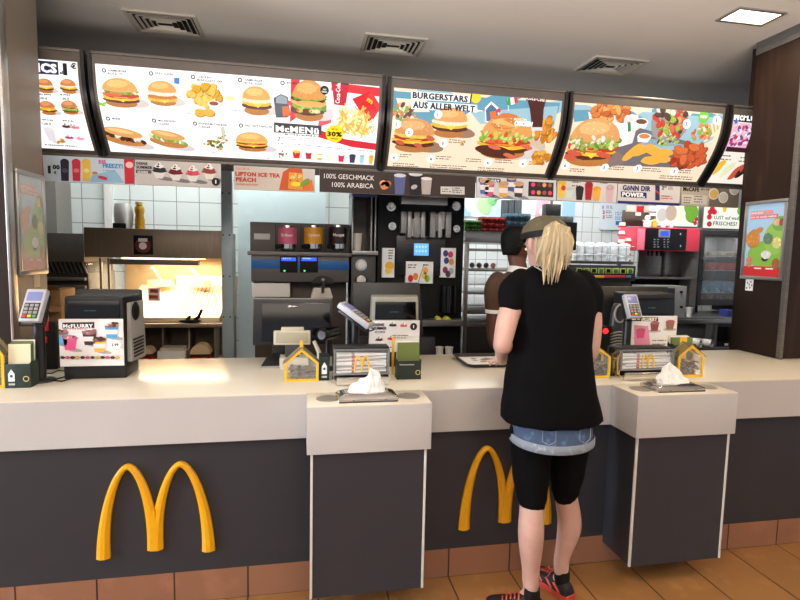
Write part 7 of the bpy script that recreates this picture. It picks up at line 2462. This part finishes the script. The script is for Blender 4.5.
for sx in (-1, 1):
    pts = [Vector((cx + sx * .05, -.27 - .128, W(551, 420).z)), Vector((cx + sx * .10, -.27 - .118, W(551, 420).z + .004)), Vector((cx + sx * .10, -.27 - .12, W(551, 430).z)), Vector((cx + sx * .075, -.27 - .127, W(551, 433).z)), Vector((cx + sx * .05, -.27 - .13, W(551, 430).z))]
    b = MB(mat('denim_seam', (140, 148, 160), .8)); b.tube(pts, .0014, 6, closed=True); b.build('pocket_seam', wo)
# tunic with puffed sleeves
b = MB(BLK_CLOTH)
tun = [(417, 503, 599.5, .142), (405, 503.5, 597, .138), (392, 506, 594, .130), (375, 507.5, 592, .120), (360, 510, 590.5, .112), (345, 512.5, 590, .106), (330, 515, 591, .104), (312, 515, 593, .106), (298, 513, 593, .104), (286, 513, 590, .094), (277, 519, 584, .082), (270, 528, 573, .066), (266, 533, 566, .056)]
b.loft([[v + Vector((0, 0, -.014 * max(0, math.cos((v.x - W((a_ + c_) / 2, py).x) * 6)) * (1 if i_ == 0 else 0))) for v in ring(W((a_ + c_) / 2, py), hw(a_, c_, py), dy, 36, 0, 2.25)] for i_, (py, a_, c_, dy) in enumerate(tun)])
limb(b, [W(521, 281), W(513, 291, -.275), W(511, 303, -.29)], [.050, .056, .050], 20)
limb(b, [W(583, 282), W(590.5, 293, -.27), W(592.5, 309, -.27)], [.050, .048, .042], 20)
remeshed(b, 'tunic', wo, .008, 3, wr=.004)
# thin neck cord
b = MB(mat('pale_cord', (200, 196, 186), .6)); b.tube([W(534, 266, -.335), W(541, 270, -.352), W(548, 275, -.357)], .0022, 6); b.build('neck_cord', wo)
# shoes
sh_red = mat('coral_red', (206, 78, 62), .55, var=.2, scale=30)
sh_blk = mat('shoe_black', (24, 20, 22), .7, var=.2, scale=30)
heelL = Vector((ankL.x + .045, ankL.y - .035, 0)); toeL = heelL + Vector((-.215, .10, 0))
heelR = Vector((ankR.x + .02, ankR.y - .05, 0)); toeR = heelR + Vector((-.085, .235, 0))
shoe(wo, heelL, toeL, sh_blk, sh_red, sh_red, 'l')
shoe(wo, heelR, toeR, sh_blk, sh_red, sh_red, 'r')
# cap of hair, ponytail
HAIR = mat('blonde_hair', (190, 172, 136), .6, var=.3, scale=40, stretch=(1, 1, .12))
b = MB(HAIR)
R3 = HR


def TH(x, y, z): return hc + R3 @ Vector((x * .96, y * .96, z * .96))


for i in range(70):
    a = random.uniform(-1.1, 1.1)
    th = random.uniform(.0, 1.0)
    # strands swept over the skull back to the tie
    p0 = TH(math.sin(a) * .079, .036 + .04 * th, -.035 + .075 * math.cos(a * .8) - .05 * th)
    pm = TH(math.sin(a) * .074, .07 + .02 * math.cos(a), .0 + .05 * math.cos(a))
    tie = TH(.012, .108, .058)
    b.tube([p0, p0.lerp(pm, .5) + (pm - hc) * .06, pm, pm.lerp(tie, .6) + (tie - hc) * .05, tie], [.004, .009, .010, .009, .007], 6)
b.ell(TH(0, .046, -.010), (.074, .070, .086), None, 24, 14)
b.build('hair', wo, angle=80)
# ponytail: a broad fall of strands
b = MB(HAIR)
tie = W(554, 226, -.33)
for i in range(150):
    u = random.uniform(-1, 1)
    v_ = random.uniform(-1, 1)
    mid = W(556 + 13.5 * u, 240 + random.uniform(-2, 2), -.385 - .022 * v_ * math.sqrt(max(0, 1 - u * u)))
    ln = random.choice([0, 0, 1])
    end_x = 552 + 16.5 * u + random.uniform(-2.5, 2.5)
    if u < -.45: end_y = random.uniform(255, 268)
    elif u > .5: end_y = random.uniform(252, 270)
    else: end_y = random.uniform(260, 272)
    if abs(end_x - 548) < 5 and ln: end_y = random.uniform(274, 285)
    if abs(end_x - 556) < 3 and ln: end_y = random.uniform(272, 283)
    low = W(554.5 + 17 * u, 253, -.39 - .018 * v_)
    end = W(end_x, end_y, -.385 - .01 * v_)
    st = tie + Vector((u * .012, v_ * .012, random.uniform(-.002, .016) - abs(u) * .012))
    b.tube([st, st.lerp(mid, .45) + Vector((u * .014, -.02, .012)), mid, low, low.lerp(end, .55) + Vector((random.uniform(-.004, .004), 0, 0)), end], [.006, .0085, .009, .0078, .005, .0012], 6)
b.ell(W(556, 241, -.37), (.042, .026, .05), None, 16, 10)
b.ell(W(555, 229, -.335), (.03, .03, .024), None, 14, 8)
b.build('ponytail', wo, angle=80)
# cap with a dark band
b = MB(mat('olive_cap', (104, 96, 70), .85, var=.3, scale=22))
rings = []
for i in range(9):
    t_ = i / 8 * PI / 2
    rings.append([TH(math.cos(2 * PI * k / 28) * .091 * math.cos(t_) , .0 + math.sin(2 * PI * k / 28) * .110 * math.cos(t_), .046 + .084 * math.sin(t_) - .012 * math.sin(2 * PI * k / 28) * math.cos(t_)) for k in range(28)])
b.loft(rings)
cp = b.build('cap', wo, angle=50)
b = MB(MATT_BLK)
for w_, dz in ((.0865, 0),):
    rings = []
    for z0, k in ((.030, 1.0), (.030, 1.04), (.056, 1.03), (.056, .99)):
        rings.append([TH(math.cos(2 * PI * q / 32) * .091 * k, .0 + math.sin(2 * PI * q / 32) * .110 * k, z0 - .012 * math.sin(2 * PI * q / 32)) for q in range(32)])
    b.loft(rings, cap=False, close=True)
b.build('cap_band', cp, angle=50)
b = MB(MATT_BLK)
grid = []
for i in range(9):
    a = PI + PI * (.18 + .64 * i / 8)
    grid.append([TH(math.cos(a) * (.083 + .0), -.006 + math.sin(a) * (.100 + .07 * j / 4 * math.sin((i / 8) * PI) ** .6), .042 - .012 * math.sin(a) - .02 * j / 4) for j in range(5)])
b.sheet(grid); b.sheet([[q + Vector((0, 0, .004)) for q in r] for r in grid])
b.build('cap_peak', cp, angle=50)

# ---------------------------------------------------------------- staff member behind the counter
YS = 1.12
em = thing('person', 'dark-haired staff member in brown polo shirt with white collar, half hidden behind the woman', 'person', (at(517, 300, YS).x, YS, 0))
cx = at(519, 300, YS).x
zsh = at(505, 275, YS).z
ez = lambda py: at(512, py, YS).z
b = MB(SKIN_D)
b.loft([ring((cx, YS, z), rx, ry) for z, rx, ry in ((.82, .155, .11), (1.0, .15, .105), (1.2, .165, .11), (1.36, .18, .11), (zsh - .03, .165, .09), (zsh + .01, .09, .065))])
hce = Vector((at(516, 243, YS).x, YS + .0, ez(244)))
limb(b, [(cx, YS, zsh - .05), (cx - .005, YS, zsh + .02), hce + Vector((0, .01, -.06))], [.08, .058, .056], 18)
eL = Vector((at(494.5, 335, YS - .02).x, YS - .03, ez(343)))
limb(b, [(cx - .165, YS, zsh - .05), (eL.x - .006, YS, ez(312)), eL, (eL.x + .06, YS - .16, 1.02), (eL.x + .12, YS - .27, .995)], [.056, .048, .04, .034, .024], 16)
hand(b, (eL.x + .12, YS - .27, .995), (.4, -.9, -.2), (0, 0, -1), -1, 1.0, .4)
limb(b, [(cx + .17, YS, zsh - .05), (cx + .20, YS - .02, 1.28), (cx + .19, YS - .04, 1.12), (cx + .1, YS - .2, 1.02), (cx + .06, YS - .29, .995)], [.056, .048, .04, .034, .024], 16)
hand(b, (cx + .06, YS - .29, .995), (-.3, -.9, -.2), (0, 0, -1), 1, 1.0, .4)
for sx in (-1, 1):
    limb(b, [(cx + sx * .08, YS, .88), (cx + sx * .09, YS, .48), (cx + sx * .09, YS + .02, .10), (cx + sx * .095, YS - .04, .05)], [.085, .058, .042, .036], 16)
HE = Matrix.Rotation(PI / 2 + .35, 3, 'Z')
head_shape(b, hce, HE, 1.0)
remeshed(b, 'body', em, .008, 3)
eyes(em, hce, HE, 1.0, (24, 18, 16))
b = MB(BROWN_SH)
b.loft([ring((cx, YS, z), rx, ry, 32, 0, 2.2) for z, rx, ry in ((.86, .18, .13), (1.0, .172, .125), (1.18, .18, .128), (1.34, .195, .13), (zsh - .03, .178, .108), (zsh + .012, .10, .08), (zsh + .03, .07, .066))])
for s, ee in ((-1, Vector((eL.x - .004, YS - .002, ez(309)))), (1, Vector((cx + .2, YS - .015, 1.31)))):
    limb(b, [(cx + s * .155, YS, zsh - .045), ((cx + s * .19 + ee.x) / 2, YS, zsh - .1), ee], [.068, .066, .060], 18)
remeshed(b, 'polo_shirt', em, .009, 3, wr=.003)
for s, ee in ((-1, Vector((eL.x - .004, YS - .004, ez(311)))), (1, Vector((cx + .2, YS - .017, 1.295)))):
    b = MB(PAPER); b.lathe(ee, [(.052, -.012), (.0615, -.012), (.0615, .012), (.052, .012)], 24); b.build('white_sleeve_band', em)
b = MB(mat('collar_white', (226, 222, 214), .8))
b.loft([[Vector((cx + math.cos(a) * r1, YS + math.sin(a) * r1 * .95, z - .012 * math.cos(a) )) for a in [2 * PI * i / 28 for i in range(28)]] for r1, z in ((.062, zsh + .02), (.066, zsh + .055), (.073, zsh + .052), (.092, zsh + .012))], cap=False, close=True)
b.build('collar', em, angle=60)
b = MB(mat('black_trousers', (20, 20, 22), .8))
for sx in (-1, 1):
    limb(b, [(cx + sx * .08, YS, .90), (cx + sx * .09, YS, .48), (cx + sx * .09, YS + .02, .12)], [.098, .075, .062], 18)
b.loft([ring((cx, YS, z), .168, .125) for z in (.80, .98)])
remeshed(b, 'trousers', em, .01, 2)
shoe(em, (cx - .09, YS + .08, 0), (cx - .1, YS - .19, 0), sh_blk, sh_blk, MATT_BLK, 'l')
shoe(em, (cx + .09, YS + .08, 0), (cx + .1, YS - .19, 0), sh_blk, sh_blk, MATT_BLK, 'r')
b = MB(mat('black_hair', (14, 12, 12), .7, spec=.2, var=.3, scale=40, bump=.5))


def TE(x, y, z): return hce + HE @ Vector((x, y, z))


secs = [(-.075, .05, .05, .046), (-.05, .064, .064, .038), (-.02, .076, .078, .030), (.01, .083, .088, .022), (.04, .085, .1, .012), (.07, .080, .1, .01), (.095, .066, .086, .008), (.115, .042, .056, .008), (.125, .014, .02, .008)]
b.loft([[TE(math.cos(2 * PI * i / 28) * rx, y + math.sin(2 * PI * i / 28) * ry, z) for i in range(28)] for z, rx, ry, y in secs])
b.build('short_hair', em, angle=80)
